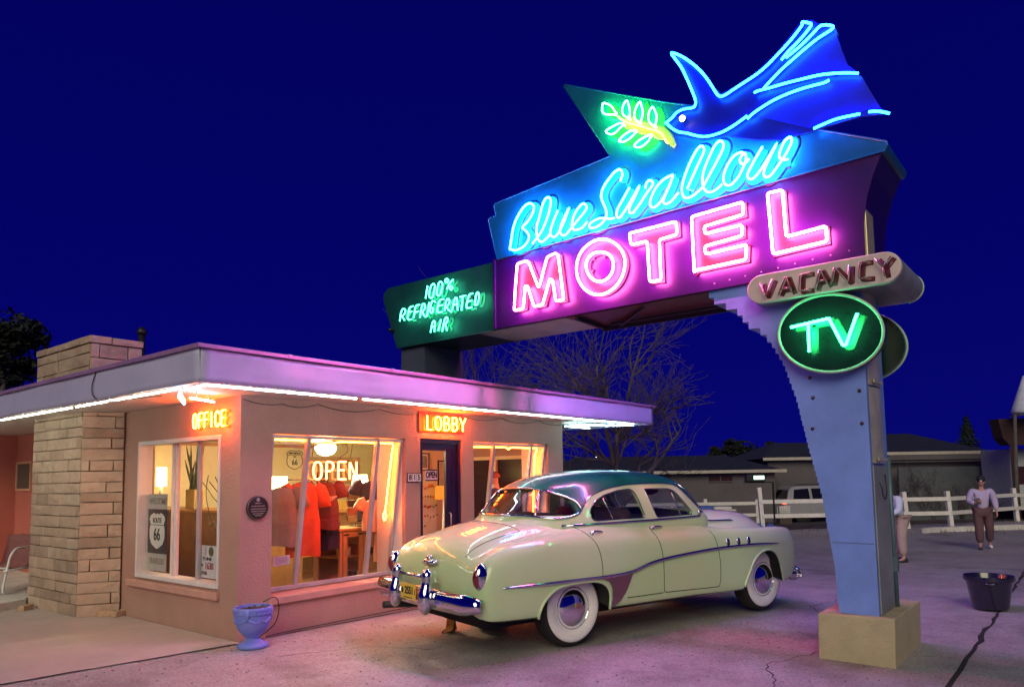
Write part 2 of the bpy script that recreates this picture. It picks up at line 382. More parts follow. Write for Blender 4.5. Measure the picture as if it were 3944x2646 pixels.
# ------------------------------------------------------------------ outlines of the big neon sign, metres on its face (along, up)
SCRIPT=[[(1.584,4.439),(1.61,4.552),(1.637,4.672),(1.678,4.764),(1.742,4.849),(1.821,4.917),(1.882,4.936),(1.935,4.919),(1.964,4.875),(1.948,4.811),(1.909,4.759),(1.854,4.709),(1.797,4.676),(1.784,4.657),(1.844,4.6),(1.881,4.542),(1.867,4.484),(1.813,4.434),(1.748,4.41),(1.67,4.404),(1.584,4.435)],[(1.928,4.43),(1.992,4.481),(2.068,4.549),(2.137,4.655),(2.183,4.753),(2.212,4.856),(2.206,4.915),(2.166,4.938),(2.122,4.915),(2.075,4.829),(2.04,4.727),(2.008,4.649),(1.995,4.578),(2.0,4.504),(2.029,4.448),(2.073,4.421),(2.139,4.448),(2.198,4.484)],[(2.313,4.748),(2.261,4.662),(2.212,4.565),(2.196,4.496),(2.224,4.451),(2.269,4.444),(2.335,4.501),(2.409,4.615),(2.468,4.737),(2.403,4.64),(2.351,4.557),(2.335,4.489),(2.362,4.441),(2.411,4.43),(2.468,4.47)],[(2.468,4.47),(2.525,4.516),(2.581,4.562),(2.651,4.616),(2.707,4.672),(2.695,4.72),(2.655,4.738),(2.599,4.705),(2.542,4.642),(2.51,4.567),(2.504,4.504),(2.53,4.465),(2.578,4.454),(2.647,4.465),(2.709,4.514)],[(3.156,4.867),(3.168,4.898),(3.183,4.933),(3.173,4.981),(3.142,5.005),(3.084,4.989),(3.018,4.939),(2.952,4.876),(2.917,4.816),(2.908,4.749),(2.932,4.674),(2.962,4.598),(2.967,4.539),(2.946,4.487),(2.886,4.444),(2.82,4.425),(2.76,4.433),(2.738,4.458),(2.752,4.487),(2.809,4.508),(2.875,4.516),(2.953,4.499),(3.016,4.476),(3.068,4.475)],[(3.266,4.769),(3.188,4.666),(3.108,4.562),(3.096,4.497),(3.118,4.463),(3.163,4.486),(3.234,4.564),(3.311,4.657),(3.388,4.753),(3.33,4.652),(3.271,4.566),(3.251,4.51),(3.274,4.478),(3.318,4.493),(3.393,4.563),(3.462,4.64),(3.524,4.7),(3.549,4.732),(3.538,4.765),(3.503,4.781),(3.47,4.754),(3.459,4.707)],[(3.783,4.766),(3.72,4.759),(3.649,4.732),(3.577,4.675),(3.524,4.591),(3.506,4.524),(3.534,4.478),(3.581,4.483),(3.653,4.536),(3.726,4.636),(3.783,4.755),(3.733,4.656),(3.684,4.566),(3.661,4.512),(3.686,4.479),(3.744,4.486),(3.802,4.53),(3.84,4.561)],[(3.936,4.577),(4.003,4.693),(4.076,4.817),(4.131,4.912),(4.129,4.962),(4.093,4.979),(4.04,4.933),(3.967,4.822),(3.91,4.706),(3.878,4.608),(3.882,4.528),(3.919,4.482),(3.981,4.482),(4.05,4.513),(4.105,4.547)],[(4.105,4.547),(4.19,4.667),(4.288,4.807),(4.338,4.895),(4.335,4.945),(4.301,4.973),(4.247,4.936),(4.184,4.838),(4.126,4.724),(4.104,4.626),(4.112,4.546),(4.143,4.492),(4.195,4.474),(4.261,4.493),(4.308,4.525)],[(4.554,4.767),(4.505,4.791),(4.441,4.775),(4.374,4.705),(4.331,4.615),(4.328,4.539),(4.359,4.499),(4.41,4.498),(4.482,4.56),(4.536,4.646),(4.561,4.714),(4.554,4.767),(4.522,4.757),(4.499,4.72),(4.515,4.675),(4.556,4.672),(4.594,4.704)],[(4.726,4.784),(4.661,4.697),(4.596,4.604),(4.569,4.549),(4.579,4.508),(4.622,4.497),(4.691,4.552),(4.781,4.662),(4.863,4.773),(4.792,4.659),(4.74,4.563),(4.726,4.511),(4.748,4.474),(4.796,4.485),(4.871,4.562),(4.945,4.65),(4.995,4.732),(5.004,4.776),(4.981,4.797),(4.939,4.774),(4.901,4.712),(4.881,4.657),(4.891,4.617),(4.931,4.596),(4.965,4.59)]]
MOTEL=[(1,[(1.649,3.847),(1.694,4.232),(1.837,4.239),(1.87,4.212),(2.002,3.892),(2.021,3.893),(2.144,4.225),(2.264,4.245),(2.301,4.212),(2.367,3.674),(2.255,3.675),(2.215,3.933),(2.177,3.955),(2.063,3.665),(1.936,3.663),(1.845,3.928),(1.811,3.937),(1.775,3.666),(1.633,3.661)]),(1,[(2.87,4.278),(2.999,4.235),(3.113,4.138),(3.177,4.012),(3.173,3.881),(3.112,3.76),(3.005,3.677),(2.862,3.649),(2.731,3.689),(2.624,3.785),(2.56,3.914),(2.556,4.053),(2.61,4.171),(2.724,4.253)]),(1,[(2.877,4.132),(2.971,4.09),(3.027,4.012),(3.034,3.928),(2.999,3.848),(2.927,3.804),(2.843,3.802),(2.76,3.845),(2.702,3.925),(2.682,4.018),(2.714,4.096),(2.786,4.134)]),(1,[(3.246,4.26),(3.799,4.263),(3.804,4.124),(3.601,4.113),(3.604,3.677),(3.472,3.685),(3.458,4.129),(3.263,4.128)]),(1,[(3.97,4.272),(4.508,4.29),(4.512,4.166),(4.102,4.139),(4.109,4.061),(4.492,4.065),(4.491,3.957),(4.1,3.935),(4.106,3.851),(4.528,3.86),(4.517,3.714),(3.997,3.708),(3.979,3.69)]),(1,[(4.753,4.316),(4.896,4.31),(4.909,3.854),(5.267,3.874),(5.269,3.732),(4.778,3.714)])]
BIRD=[[(4.949,5.567),(5.015,5.625),(5.09,5.672),(5.164,5.725),(5.232,5.79),(5.224,5.821),(5.155,5.861),(5.159,5.837),(5.094,5.77),(5.008,5.699),(4.921,5.639),(4.822,5.571),(4.71,5.516),(4.609,5.485),(4.495,5.452),(4.391,5.42),(4.338,5.42),(4.299,5.458),(4.255,5.549),(4.2,5.658),(4.127,5.775),(4.027,5.902),(3.919,6.011),(3.82,6.08),(3.867,5.988),(3.927,5.88),(3.972,5.766),(4.017,5.641),(4.061,5.506),(4.071,5.448),(4.057,5.411),(4.02,5.406),(3.934,5.423),(3.858,5.413),(3.806,5.375),(3.721,5.336)],[(3.746,5.322),(3.801,5.256),(3.875,5.196),(3.961,5.157),(4.045,5.107),(4.14,5.063),(4.235,5.047),(4.34,5.049),(4.445,5.073),(4.537,5.106),(4.597,5.131)],[(4.596,5.1),(4.66,5.138),(4.749,5.17),(4.858,5.2),(4.974,5.215),(5.098,5.22),(5.229,5.214),(5.317,5.206),(5.367,5.215)],[(4.68,5.333),(4.703,5.344),(4.822,5.335),(4.98,5.326),(5.133,5.311),(5.282,5.294),(5.408,5.263),(5.52,5.227),(5.612,5.188)],[(4.768,5.349),(4.824,5.39),(4.934,5.467),(5.041,5.526),(5.167,5.592),(5.29,5.647),(5.41,5.682),(5.416,5.714),(5.325,5.757),(5.254,5.716),(5.15,5.648),(5.066,5.605),(4.991,5.573)],[(5.209,4.805),(5.308,4.821),(5.424,4.831),(5.606,4.814)],[(5.679,4.808),(5.754,4.788),(5.84,4.741)]]
BIRDPANEL=[(3.691,5.35),(3.778,5.426),(3.868,5.451),(4.018,5.437),(4.038,5.478),(3.978,5.68),(3.886,5.909),(3.766,6.129),(3.818,6.127),(3.989,5.968),(4.131,5.793),(4.265,5.553),(4.315,5.477),(4.474,5.508),(4.68,5.571),(4.903,5.702),(5.123,5.898),(5.144,5.917),(5.234,5.879),(5.291,5.811),(5.408,5.774),(5.429,5.721),(5.45,5.648),(5.396,5.638),(5.527,5.293),(5.629,5.176),(5.766,4.833),(5.838,4.763),(5.605,4.815),(5.181,4.815),(4.883,4.821),(4.671,4.887),(4.338,5.036),(4.113,5.065),(3.92,5.162),(3.796,5.231)]
BIRDFIN=[(4.754,5.348),(5.155,5.588),(5.428,5.685),(5.515,5.331),(5.595,5.227),(5.121,5.316)]
WINGPANEL=[(4.656,5.133),(4.844,5.199),(5.086,5.219),(5.356,5.22),(5.628,5.162),(5.766,4.835),(5.492,4.876),(5.159,4.847)]
EYE=[(3.924,5.321)]
LEAVES=[[(3.139,5.644),(3.103,5.696),(3.079,5.745),(3.029,5.791),(2.978,5.823),(2.955,5.816),(2.949,5.748),(2.968,5.707),(3.006,5.68),(3.095,5.65),(3.132,5.626)],[(3.304,5.521),(3.244,5.575),(3.214,5.613),(3.203,5.657),(3.218,5.715),(3.263,5.756),(3.286,5.697),(3.299,5.63),(3.297,5.585),(3.29,5.543)],[(3.436,5.433),(3.383,5.478),(3.354,5.538),(3.356,5.588),(3.383,5.647),(3.424,5.687),(3.443,5.632),(3.456,5.561),(3.448,5.513),(3.425,5.453)],[(3.611,5.332),(3.554,5.389),(3.526,5.437),(3.519,5.489),(3.536,5.545),(3.573,5.577),(3.601,5.523),(3.619,5.467),(3.614,5.414),(3.597,5.353)],[(3.235,5.476),(3.205,5.511),(3.155,5.527),(3.072,5.517),(2.994,5.496),(2.999,5.471),(3.05,5.435),(3.107,5.436),(3.159,5.466),(3.216,5.493)],[(3.379,5.373),(3.343,5.39),(3.282,5.393),(3.206,5.371),(3.151,5.331),(3.173,5.313),(3.216,5.3),(3.291,5.316),(3.342,5.345),(3.373,5.366)],[(3.562,5.265),(3.527,5.279),(3.454,5.271),(3.387,5.253),(3.34,5.222),(3.355,5.198),(3.403,5.178),(3.464,5.19),(3.512,5.22),(3.55,5.263)]]
BRANCH=[(3.151,5.606),(3.218,5.541),(3.285,5.49),(3.405,5.42),(3.523,5.349),(3.61,5.299),(3.667,5.248),(3.699,5.194),(3.715,5.151),(3.743,5.119)]
ARROW=[(2.378,6.271),(2.405,6.277),(3.68,5.621),(4.021,5.461),(4.624,5.127),(5.789,4.537),(5.797,4.506),(5.772,4.457),(1.314,4.377),(1.172,4.921),(1.203,4.945),(1.304,4.945),(1.267,5.083),(1.298,5.107),(2.988,5.228)]
AIR=[[(0.159,4.229),(0.122,4.063)],[(0.275,4.238),(0.302,4.209),(0.286,4.135),(0.26,4.058),(0.223,4.045),(0.189,4.075),(0.196,4.15),(0.231,4.226),(0.275,4.238)],[(0.408,4.243),(0.443,4.215),(0.434,4.154),(0.402,4.07),(0.362,4.054),(0.332,4.082),(0.342,4.152),(0.373,4.236),(0.408,4.243)],[(0.52,4.263),(0.553,4.235),(0.531,4.207),(0.495,4.218),(0.483,4.247),(0.52,4.263)],[(0.633,4.233),(0.567,4.188),(0.518,4.121)],[(0.596,4.151),(0.628,4.124),(0.607,4.097),(0.572,4.107),(0.566,4.139),(0.596,4.151)],[(-0.388,3.826),(-0.367,3.93),(-0.34,3.986),(-0.3,3.992),(-0.271,3.966),(-0.287,3.917),(-0.334,3.892),(-0.354,3.89),(-0.321,3.867),(-0.294,3.826)],[(-0.116,3.994),(-0.174,3.994),(-0.201,3.974),(-0.234,3.845),(-0.215,3.821),(-0.149,3.818)],[(-0.221,3.921),(-0.142,3.927)],[(0.007,3.995),(-0.051,3.998),(-0.077,3.977),(-0.11,3.831)],[(-0.09,3.906),(-0.013,3.91)],[(0.012,3.817),(0.039,3.931),(0.058,3.992),(0.09,4.0),(0.115,3.978),(0.106,3.921),(0.058,3.892),(0.089,3.833),(0.127,3.809)],[(0.191,3.997),(0.146,3.815)],[(0.309,3.978),(0.278,4.006),(0.241,4.007),(0.222,3.956),(0.203,3.878),(0.221,3.844),(0.252,3.853),(0.271,3.908),(0.244,3.912)],[(0.462,3.997),(0.395,4.001),(0.364,3.969),(0.333,3.858),(0.357,3.832),(0.43,3.832)],[(0.352,3.922),(0.443,3.921)],[(0.472,3.836),(0.498,3.956),(0.522,3.992),(0.555,3.984),(0.57,3.953),(0.545,3.904),(0.509,3.888),(0.539,3.843),(0.598,3.803)],[(0.61,3.823),(0.641,3.933),(0.671,3.985),(0.697,3.976),(0.703,3.914),(0.706,3.808)],[(0.632,3.89),(0.703,3.892)],[(0.747,3.978),(0.851,3.98)],[(0.799,3.976),(0.774,3.798)],[(0.977,3.985),(0.92,3.986),(0.897,3.96),(0.855,3.833),(0.877,3.806),(0.952,3.811)],[(0.884,3.893),(0.959,3.896)],[(1.003,3.83),(1.027,3.955),(1.05,3.992),(1.081,3.969),(1.077,3.895),(1.047,3.823),(1.003,3.829)],[(0.212,3.585),(0.245,3.71),(0.272,3.737),(0.3,3.72),(0.293,3.65),(0.281,3.584)],[(0.232,3.654),(0.291,3.657)],[(0.407,3.735),(0.354,3.588)],[(0.425,3.569),(0.459,3.679),(0.483,3.742),(0.514,3.75),(0.535,3.721),(0.519,3.679),(0.476,3.654),(0.5,3.62),(0.514,3.57)]]
VAC=[[(4.685,3.429),(4.728,3.293),(4.798,3.444)],[(4.846,3.288),(4.922,3.449),(4.968,3.288)],[(4.869,3.333),(4.957,3.341)],[(5.148,3.441),(5.049,3.437),(5.035,3.29),(5.14,3.292)],[(5.175,3.279),(5.222,3.455),(5.29,3.299)],[(5.194,3.344),(5.272,3.357)],[(5.313,3.302),(5.346,3.451),(5.456,3.296),(5.47,3.447)],[(5.638,3.453),(5.555,3.45),(5.542,3.314),(5.643,3.308)],[(5.68,3.464),(5.738,3.381),(5.802,3.458)],[(5.738,3.381),(5.747,3.295)]]
TV=[[(4.94,2.973),(5.273,3.006)],[(5.095,2.988),(5.093,2.728)],[(5.273,3.01),(5.379,2.752),(5.403,2.749),(5.511,3.016)]]
PILL=[(4.537,3.381),(4.612,3.259),(5.711,3.244),(5.785,3.531),(5.873,3.415),(4.703,3.518)]
OVAL=[(4.802,2.93),(5.693,2.862),(5.327,3.231),(5.209,2.53)]
STEPS=[(4.044,3.549),(4.127,3.426),(4.208,3.405),(4.286,3.308),(4.362,3.281),(4.419,3.197),(4.483,3.113),(4.542,3.105),(4.595,3.038),(4.639,2.988),(4.679,2.925),(4.712,2.862),(4.745,2.801),(4.777,2.739),(4.802,2.679),(4.832,2.576),(4.856,2.489),(4.88,2.416),(4.903,2.33),(4.919,2.245),(4.935,2.146),(4.957,2.047),(4.976,1.934)]
STEPS2=[(4.956,2.044),(4.999,1.829),(5.053,1.582),(5.084,1.434),(5.102,1.273),(5.119,1.099),(5.136,0.928),(5.155,0.81),(5.164,0.614),(5.173,0.419)]
HOLES=[(5.02,2.52),(5.441,2.363),(5.042,2.333),(5.447,2.072),(5.024,2.048)]
def SG(q, x): return (x, -q[0], q[1])
n_cyan = NEON('neon_cyan', (.012, .33, 1.0), 105.)
n_bird = NEON('neon_aqua', (.007, .17, 1.0), 34.)
n_pink = NEON('neon_pink', (1.0, .10, .36), 150.)
n_green = NEON('neon_green', (.02, 1.0, .36), 26.)
n_air = NEON('neon_sea_green', (.06, 1.0, .52), 9.)
n_leaf = NEON('neon_leaf', (.03, 1.0, .12), 80.)
n_gold = NEON('neon_gold', (1.0, .70, .12), 5.)
p_blue = M('sign_blue', (.003, .085, .20), .35, var=.25, scale=2, bump=.05, bscale=6)
p_bird = M('bird_blue', (.0006, .001, .13), .4, var=.1)
p_fin = M('bird_bright_blue', (.001, .003, .40), .45, var=.1)
p_purple = M('sign_violet', (.019, .0008, .080), .38, var=.3, scale=1.5, bump=.06, bscale=5)
p_pink = M('letter_pink', (.042, .016, .026), .45, var=.12, scale=8)
p_red = M('letter_red', (.055, .008, .009), .45, var=.12, scale=8)
p_cyan = M('script_cyan', (.004, .16, .12), .45, var=.1)
p_navy = M('script_outline', (.003, .008, .07), .5)
p_leaf = M('leaf_paint', (.01, .22, .015), .5, var=.25, scale=5)
p_gold = M('twig_paint', (.45, .38, .02), .5)
p_teal = M('air_panel', (.006, .055, .055), .4, var=.3, scale=2)
p_pole = M('pole_paint', (.17, .28, .74), .42, var=.13, scale=2.4, bump=.12, bscale=5)
p_pill = M('pill_paint', (.62, .50, .50), .5, var=.15, scale=3)
p_maroon = M('maroon_paint', (.10, .008, .018), .4)
p_tvdark = M('tv_panel', (.006, .022, .016), .25, var=.2)
p_tvgreen = M('tv_letter', (.03, .40, .16), .5)
p_rim = M('rim_paint', (.40, .60, .46), .4)
p_under = M('sign_underside', (.42, .44, .46), .6, var=.25, scale=3, bump=.15, bscale=9)
p_dark = M('sign_dark', (.02, .012, .04), .6)
p_plinth = M('plinth_paint', (.47, .40, .26), .8, var=.14, scale=4, bump=.35, bscale=70)
p_tubeoff = M('unlit_glass_tube', (.22, .10, .11), .12, coat=1.)
p_sdark = M('dull_steel', (.26, .28, .30), .5, .3, var=.25, scale=3)
p_end = M('sign_end_steel', (.62, .54, .30), .5, .75, var=.2, scale=4, bump=.1, bscale=12)

sign = thing('motel_sign', 'tall neon motel sign on a pale blue stepped pole with a blue bird on top', 'neon sign', (2.9, -5.2, 0))
# plinth: slightly leaning painted block
b = MB()
A = [(2.70, -4.985, -.15), (2.68, -5.615, -.15), (3.86, -5.60, -.15), (3.86, -4.985, -.15)]
B = [(2.69, -5.005, .392), (2.685, -5.632, .405), (3.82, -5.63, .40), (3.82, -5.005, .392)]
b.add(A+B, [(0, 1, 5, 4), (1, 2, 6, 5), (2, 3, 7, 6), (3, 0, 4, 7), (4, 5, 6, 7)])
b.build('plinth', p_plinth, sign, bevel=.012)
# pole with its sawtooth left edge
def edge_at(z):
    L = STEPS+STEPS2[1:]
    for i in range(len(L)-1):
        if L[i][1] >= z >= L[i+1][1]:
            t = (L[i][1]-z)/max(1e-6, L[i][1]-L[i+1][1]); return L[i][0]+(L[i+1][0]-L[i][0])*t
    return L[0][0] if z > L[0][1] else L[-1][0]
saw = []; z = 3.50
while z > 1.15:
    h = .075 if z > 2.9 else .06 if z > 2.2 else .052
    saw += [(edge_at(z)-.004, z), (edge_at(z)-.004, max(z-h, .4)+.004)]; z -= h
saw += [(edge_at(1.1), 1.1), (edge_at(.8), .8), (5.172, .402)]
poly = [(5.50, .402), (5.50, 3.50)]+saw
pole = MB(); pole.prism([SG(q, 2.75) for q in poly], (.66, 0, 0)); pole = pole.build('pole', p_pole, sign)
for q in HOLES: b = MB(); b.lathe([(.0, 0), (.017, 0), (.017, .004)], (2.7495, -q[0], q[1]), 12, (-1, 0, 0)); b.build('bolt_hole', m_black, pole)
b = MB(); b.box(2.745, 2.7495, -5.492, -5.145, 1.018, 1.022); b.build('seam', M('seam', (.1, .13, .2), .8), pole)
b = MB()
for i, (za, zb_) in enumerate(((1.72, 2.40), (2.42, 3.26))):
    P = []
    for k in range(9):
        t = k/8; P.append((2.80+.46*t, -5.503-.035*math.sin(PI*t)))
    b.prism([(x, y, za) for x, y in P], (0, 0, zb_-za))
    b.box(2.86, 3.18, -5.548, -5.535, za+.02, za+.05)
b.build('steel_cover', M('brushed_cover', (.60, .56, .44), .38, .45, var=.3, scale=3), sign, angle=40)
b = MB(); b.box(2.78, 3.30, -5.516, -5.502, .41, 1.70); b.build('access_panel', p_sdark, sign, bevel=.004)
b = MB(); b.tube([(3.36, -5.518, .40), (3.36, -5.518, 1.2), (3.36, -5.515, 1.78)], .022, 10); b.box(3.33, 3.40, -5.548, -5.50, .72, .86); b.build('conduit', M('conduit_teal', (.10, .16, .20), .5, .3), sign)
b = MB(); b.tube([(2.83, -5.545, 1.55)]+[(2.95+.09*math.cos(a), -5.556, 1.50+.10*math.sin(a)) for a in [PI+k*PI/8 for k in range(9)]]+[(3.05, -5.545, 1.62)], .006, 6); b.build('cable', m_wire, sign)
# long box with MOTEL on it
box = MB(); fr = [(1.245, 3.502), (1.24, 4.385), (5.74, 4.452), (5.66, 4.27), (5.60, 4.08), (5.565, 3.85), (5.555, 3.502)]
box.prism([SG(q, 2.72) for q in fr], (.80, 0, 0)); box = box.build('sign_box', p_purple, sign)
b = MB(); b.box(2.724, 2.99, -5.585, -5.557, 3.53, 4.02); b.build('end_plate', p_end, sign, bevel=.008)
b = MB(); b.prism([(2.70, -1.24, 3.502), (2.70, -1.24, 4.39), (2.70, -1.275, 4.39), (2.70, -1.275, 3.502)], (.03, 0, 0)); b.box(2.708, 2.718, -5.55, -1.28, 3.498, 3.512); b.build('trim', p_purple, box)
b = MB(); b.box(2.76, 3.50, -2.3, .45, 3.488, 3.4985); b.build('underside_sheet', p_under, sign)
b = MB()
b.box(2.75, 3.51, -4.05, -2.32, 3.492, 3.4985)
b.build('underside_shade_sheet', p_maroon, sign)  # maroon sheet painted as the shade inside an open recess
b = MB()
b.bar((2.76, -2.45, 3.47), (3.49, -2.38, 3.47), .035, .05); b.bar((3.30, -2.6, 3.46), (3.30, -4.0, 3.46), .03); b.bar((2.8, -3.3, 3.46), (3.48, -2.6, 3.46), .03)
b.bar((3.49, -2.35, 3.46), (3.49, -4.2, 3.46), .03, .06)
b.build('underside_bracket', p_dark, sign)
# screws along the lower edge
for i in range(9): b = MB(); b.ball((2.717, -(4.15+.16*i), 3.56+.009*i), (.004, .007, .007), 6, 4); b.build('screw', m_steel, box)
# blue arrow board
arrow = MB(); arrow.prism([SG(q, 2.708) for q in ARROW], (.82, 0, 0)); arrow = arrow.build('arrow_board', p_blue, sign, bevel=.006)
b = MB(); E_ = ARROW+[ARROW[0]]
b.tube([SG(q, 2.706) for q in E_], .008, 6); b.build('edge_trim', p_blue, arrow)
# AIR box and its rear post
air = MB(); air.prism([SG(q, 2.722) for q in [(1.236, 3.49), (1.236, 4.36), (-.74, 4.375), (-.84, 4.30), (-.84, 4.20), (-.56, 3.48), (-.48, 3.478)]], (.80, 0, 0)); air = air.build('side_box', p_teal, sign)
b = MB(); b.box(2.78, 3.56, .07, .53, 2.80, 3.476); b.build('rear_post', M('post_paint', (.05, .06, .10), .6), sign)
b = MB(); b.tube([SG(q, 2.717) for q in [(1.2, 3.486), (-.56, 3.476)]], .005, 6); b.build('edge_trim', p_teal, air)
# the bird: thin sheet outline, standing in front of the arrow
bird = MB(); bird.prism([SG(q, 2.672) for q in BIRDPANEL], (.03, 0, 0)); bird = bird.build('bird_board', p_bird, sign)
b = MB(); b.prism([SG(q, 2.664) for q in BIRDFIN], (.006, 0, 0)); b.build('tail_sheet', p_fin, bird)
b = MB(); b.prism([SG(q, 2.666) for q in WINGPANEL], (.004, 0, 0)); b.build('wing_sheet', p_fin, bird)
for P in BIRD:
    b = MB(); b.tube(smooth_path([SG(q, 2.615) for q in P], 3), .0118, 8); b.build('neon_tube', n_bird, bird)
for P in BIRD:
    for i in range(1, len(P)-1, 5): b = MB(); b.tube([SG(P[i], 2.62), SG(P[i], 2.675)], .005, 5); b.build('tube_support', p_navy, bird)
for (y, z_) in ((-2.99, 6.0), (-4.98, 6.05), (-5.3, 5.06)):
    pass
b = MB(); b.ball((2.60, -EYE[0][0], EYE[0][1]), .030, 12, 8); b.build('eye_bulb', NEON('eye_lamp', (1, .72, .5), 12.), bird)
b = MB(); b.lathe([(.02, 0), (.03, .01), (.026, .05)], (2.60, -EYE[0][0], EYE[0][1]), 12, (1, 0, 0)); b.build('eye_socket', m_black, bird)
# leaves and twig held in the beak
for P in LEAVES:
    g = MB(); c = [sum(q[k] for q in P)/len(P) for k in (0, 1)]
    g.prism([SG((c[0]+(q[0]-c[0])*1.25+.05, c[1]+(q[1]-c[1])*1.25-.02), 2.700) for q in P], (.007, 0, 0)); lf_ = g.build('leaf', p_leaf, sign)
    b = MB(); b.tube(smooth_path([SG(q, 2.63) for q in P], 3), .0075, 7); b.build('neon_tube', n_leaf, lf_)
b = MB(); b.tube([(2.6985, -q[0]-.045, q[1]-.02) for q in BRANCH], [.07]*6+[.05, .04, .03, .02], 8, sec=(1, .06), up=(1, 0, 0)); tw = b.build('twig', p_gold, sign)
b = MB(); b.tube(smooth_path([SG(q, 2.63) for q in BRANCH], 3), .009, 7); b.build('neon_tube', n_gold, tw)
# script letters: flat painted stroke, dark outline and a tube standing off it
for P in SCRIPT:
    pts = smooth_path([SG(q, 2.706) for q in P], 3)
    b = MB(); b.tube(pts, .047, 8, sec=(1, .10), up=(1, 0, 0)); L = b.build('letter', p_cyan, sign)
    b = MB(); b.tube(pts, .062, 8, sec=(1, .045), up=(1, 0, 0)); b.build('letter_outline', p_navy, L)
    b = MB(); b.tube([(2.63, p.y, p.z) for p in pts], .0108, 8); b.build('neon_tube', n_cyan, L)
# MOTEL letters: raised painted faces with a pink tube round the edge
def grow(P, d):
    n = len(P); out = []
    ar = sum(P[i][0]*P[(i+1) % n][1]-P[(i+1) % n][0]*P[i][1] for i in range(n)); sgn = 1 if ar > 0 else -1
    for i in range(n):
        a, c, e_ = Vector(P[i-1]), Vector(P[i]), Vector(P[(i+1) % n])
        n1 = (c-a).normalized(); n2 = (e_-c).normalized(); n1 = Vector((n1.y, -n1.x))*sgn; n2 = Vector((n2.y, -n2.x))*sgn
        m = (n1+n2); m = m/max(.35, m.dot(n1)); out.append((c.x+m.x*d, c.y+m.y*d))
    return out
m_i = 0
def ring(P, Q, x0, th):
    b = MB(); n = len(P)
    vs = [SG(q, x0) for q in P]+[SG(q, x0) for q in Q]+[SG(q, x0+th) for q in P]+[SG(q, x0+th) for q in Q]
    fs = []
    for i in range(n):
        j = (i+1) % n; fs += [(i, j, n+j, n+i), (i, j, 2*n+j, 2*n+i), (n+i, n+j, 3*n+j, 3*n+i), (2*n+i, 2*n+j, 3*n+j, 3*n+i)]
    return b.add(vs, fs)
paints = [p_red, p_pink, None, p_pink, p_red, p_pink]
for i, (cl, P) in enumerate(MOTEL):
    if i == 1:
        P0 = [(q.x, q.y) for q in smooth_path([(q[0], q[1], 0) for q in MOTEL[1][1]], 3, True)]
        P1 = [(q.x, q.y) for q in smooth_path([(q[0], q[1], 0) for q in MOTEL[2][1]], 3, True)][:]
        cx0 = sum(q[0] for q in P0)/len(P0); cz0 = sum(q[1] for q in P0)/len(P0)
        ang = lambda q: math.atan2(q[1]-cz0, q[0]-cx0)
        P0s = sorted(P0, key=ang); P1s = sorted(P1, key=ang); P1s = [P1s[int(k*len(P1s)/len(P0s))] for k in range(len(P0s))]
        L = ring(grow(P0s, .012), grow(P1s, -.02), 2.690, .029).build('letter', p_pink, sign)
        for Q in (P0, P1):
            b = MB(); b.tube([SG(q, 2.63) for q in Q], .0112, 8, True); b.build('neon_tube', n_pink, L)
    elif i == 2: continue
    else:
        b = MB(); b.poly(grow(P, .014), lambda q: SG(q, 2.690), (.029, 0, 0)); L = b.build('letter', paints[i], sign)
        b = MB(); b.tube([(2.63, p.y, p.z) for p in fillet([SG(q, 2.63) for q in P], .03, 4)], .0112, 8, True); b.build('neon_tube', n_pink, L)
        for q in P[::3]: b = MB(); b.tube([SG(q, 2.64), SG(q, 2.69)], .006, 5); b.build('tube_support', p_red, L)
# AIR lettering
for P in AIR:
    pts = [SG(q, 2.62) for q in P]; pts = fillet(pts, .02, 3, False)
    b = MB(); b.tube(pts, .0085, 7); L = b.build('neon_tube', n_air, air)
    b = MB(); b.tube([(2.719, p.y, p.z) for p in pts], .018, 6, sec=(1, .10), up=(1, 0, 0)); b.build('painted_letter', M('air_letter', (.03, .36, .20), .5) if P is AIR[0] else bpy.data.materials['air_letter'], air)
b = MB()
for (s_, z_) in ((-.62, 3.74), (.98, 3.93)): b.lathe([(.0, 0), (.022, .0), (.028, .03), (.02, .1)], (2.62, -s_, z_), 10, (1, 0, 0))
b.build('insulator', m_black, air)
b = MB(); b.tube(catenary((2.70, -.1, 3.65), (2.70, -.75, 3.88), .06), .004, 5); b.build('cable', m_wire, air)
# VACANCY pill
def pill(s0, s1, zc, r, x, n=12, tilt=0.):
    P = []
    for k in range(n+1): a = PI/2+PI*k/n; P.append((s0+r*math.cos(a), zc+r*math.sin(a)))
    for k in range(n+1): a = -PI/2+PI*k/n; P.append((s1+r*math.cos(a), zc+tilt+r*math.sin(a)))
    return [SG(q, x) for q in P]
b = MB(); b.prism(pill(4.672, 5.733, 3.387, .137, 2.57, tilt=0.), (.985, 0, 0)); pl = b.build('vacancy_box', p_pill, sign, bevel=.01)
b = MB(); b.prism(pill(4.672, 5.733, 3.387, .1385, 2.62), (.89, 0, 0), caps=False); b.build('box_side', p_sdark, pl)
b = MB(); b.tube([(3.54, -(5.733+.139*math.cos(-PI/2+PI*k/10)), 3.387+.139*math.sin(-PI/2+PI*k/10)) for k in range(11)], .008, 6); b.build('edge_trim', p_rim, pl)
for P in VAC:
    b = MB(); b.tube(fillet([SG((q[0]+.018, q[1]-.006), 2.569) for q in P], .015, 3, False), .022, 6, sec=(1, .1), up=(1, 0, 0)); L = b.build('letter', p_maroon, pl)
    b = MB(); b.tube(fillet([SG(q, 2.515) for q in P], .015, 3, False), .0075, 7); b.build('unlit_tube', p_tubeoff, L)
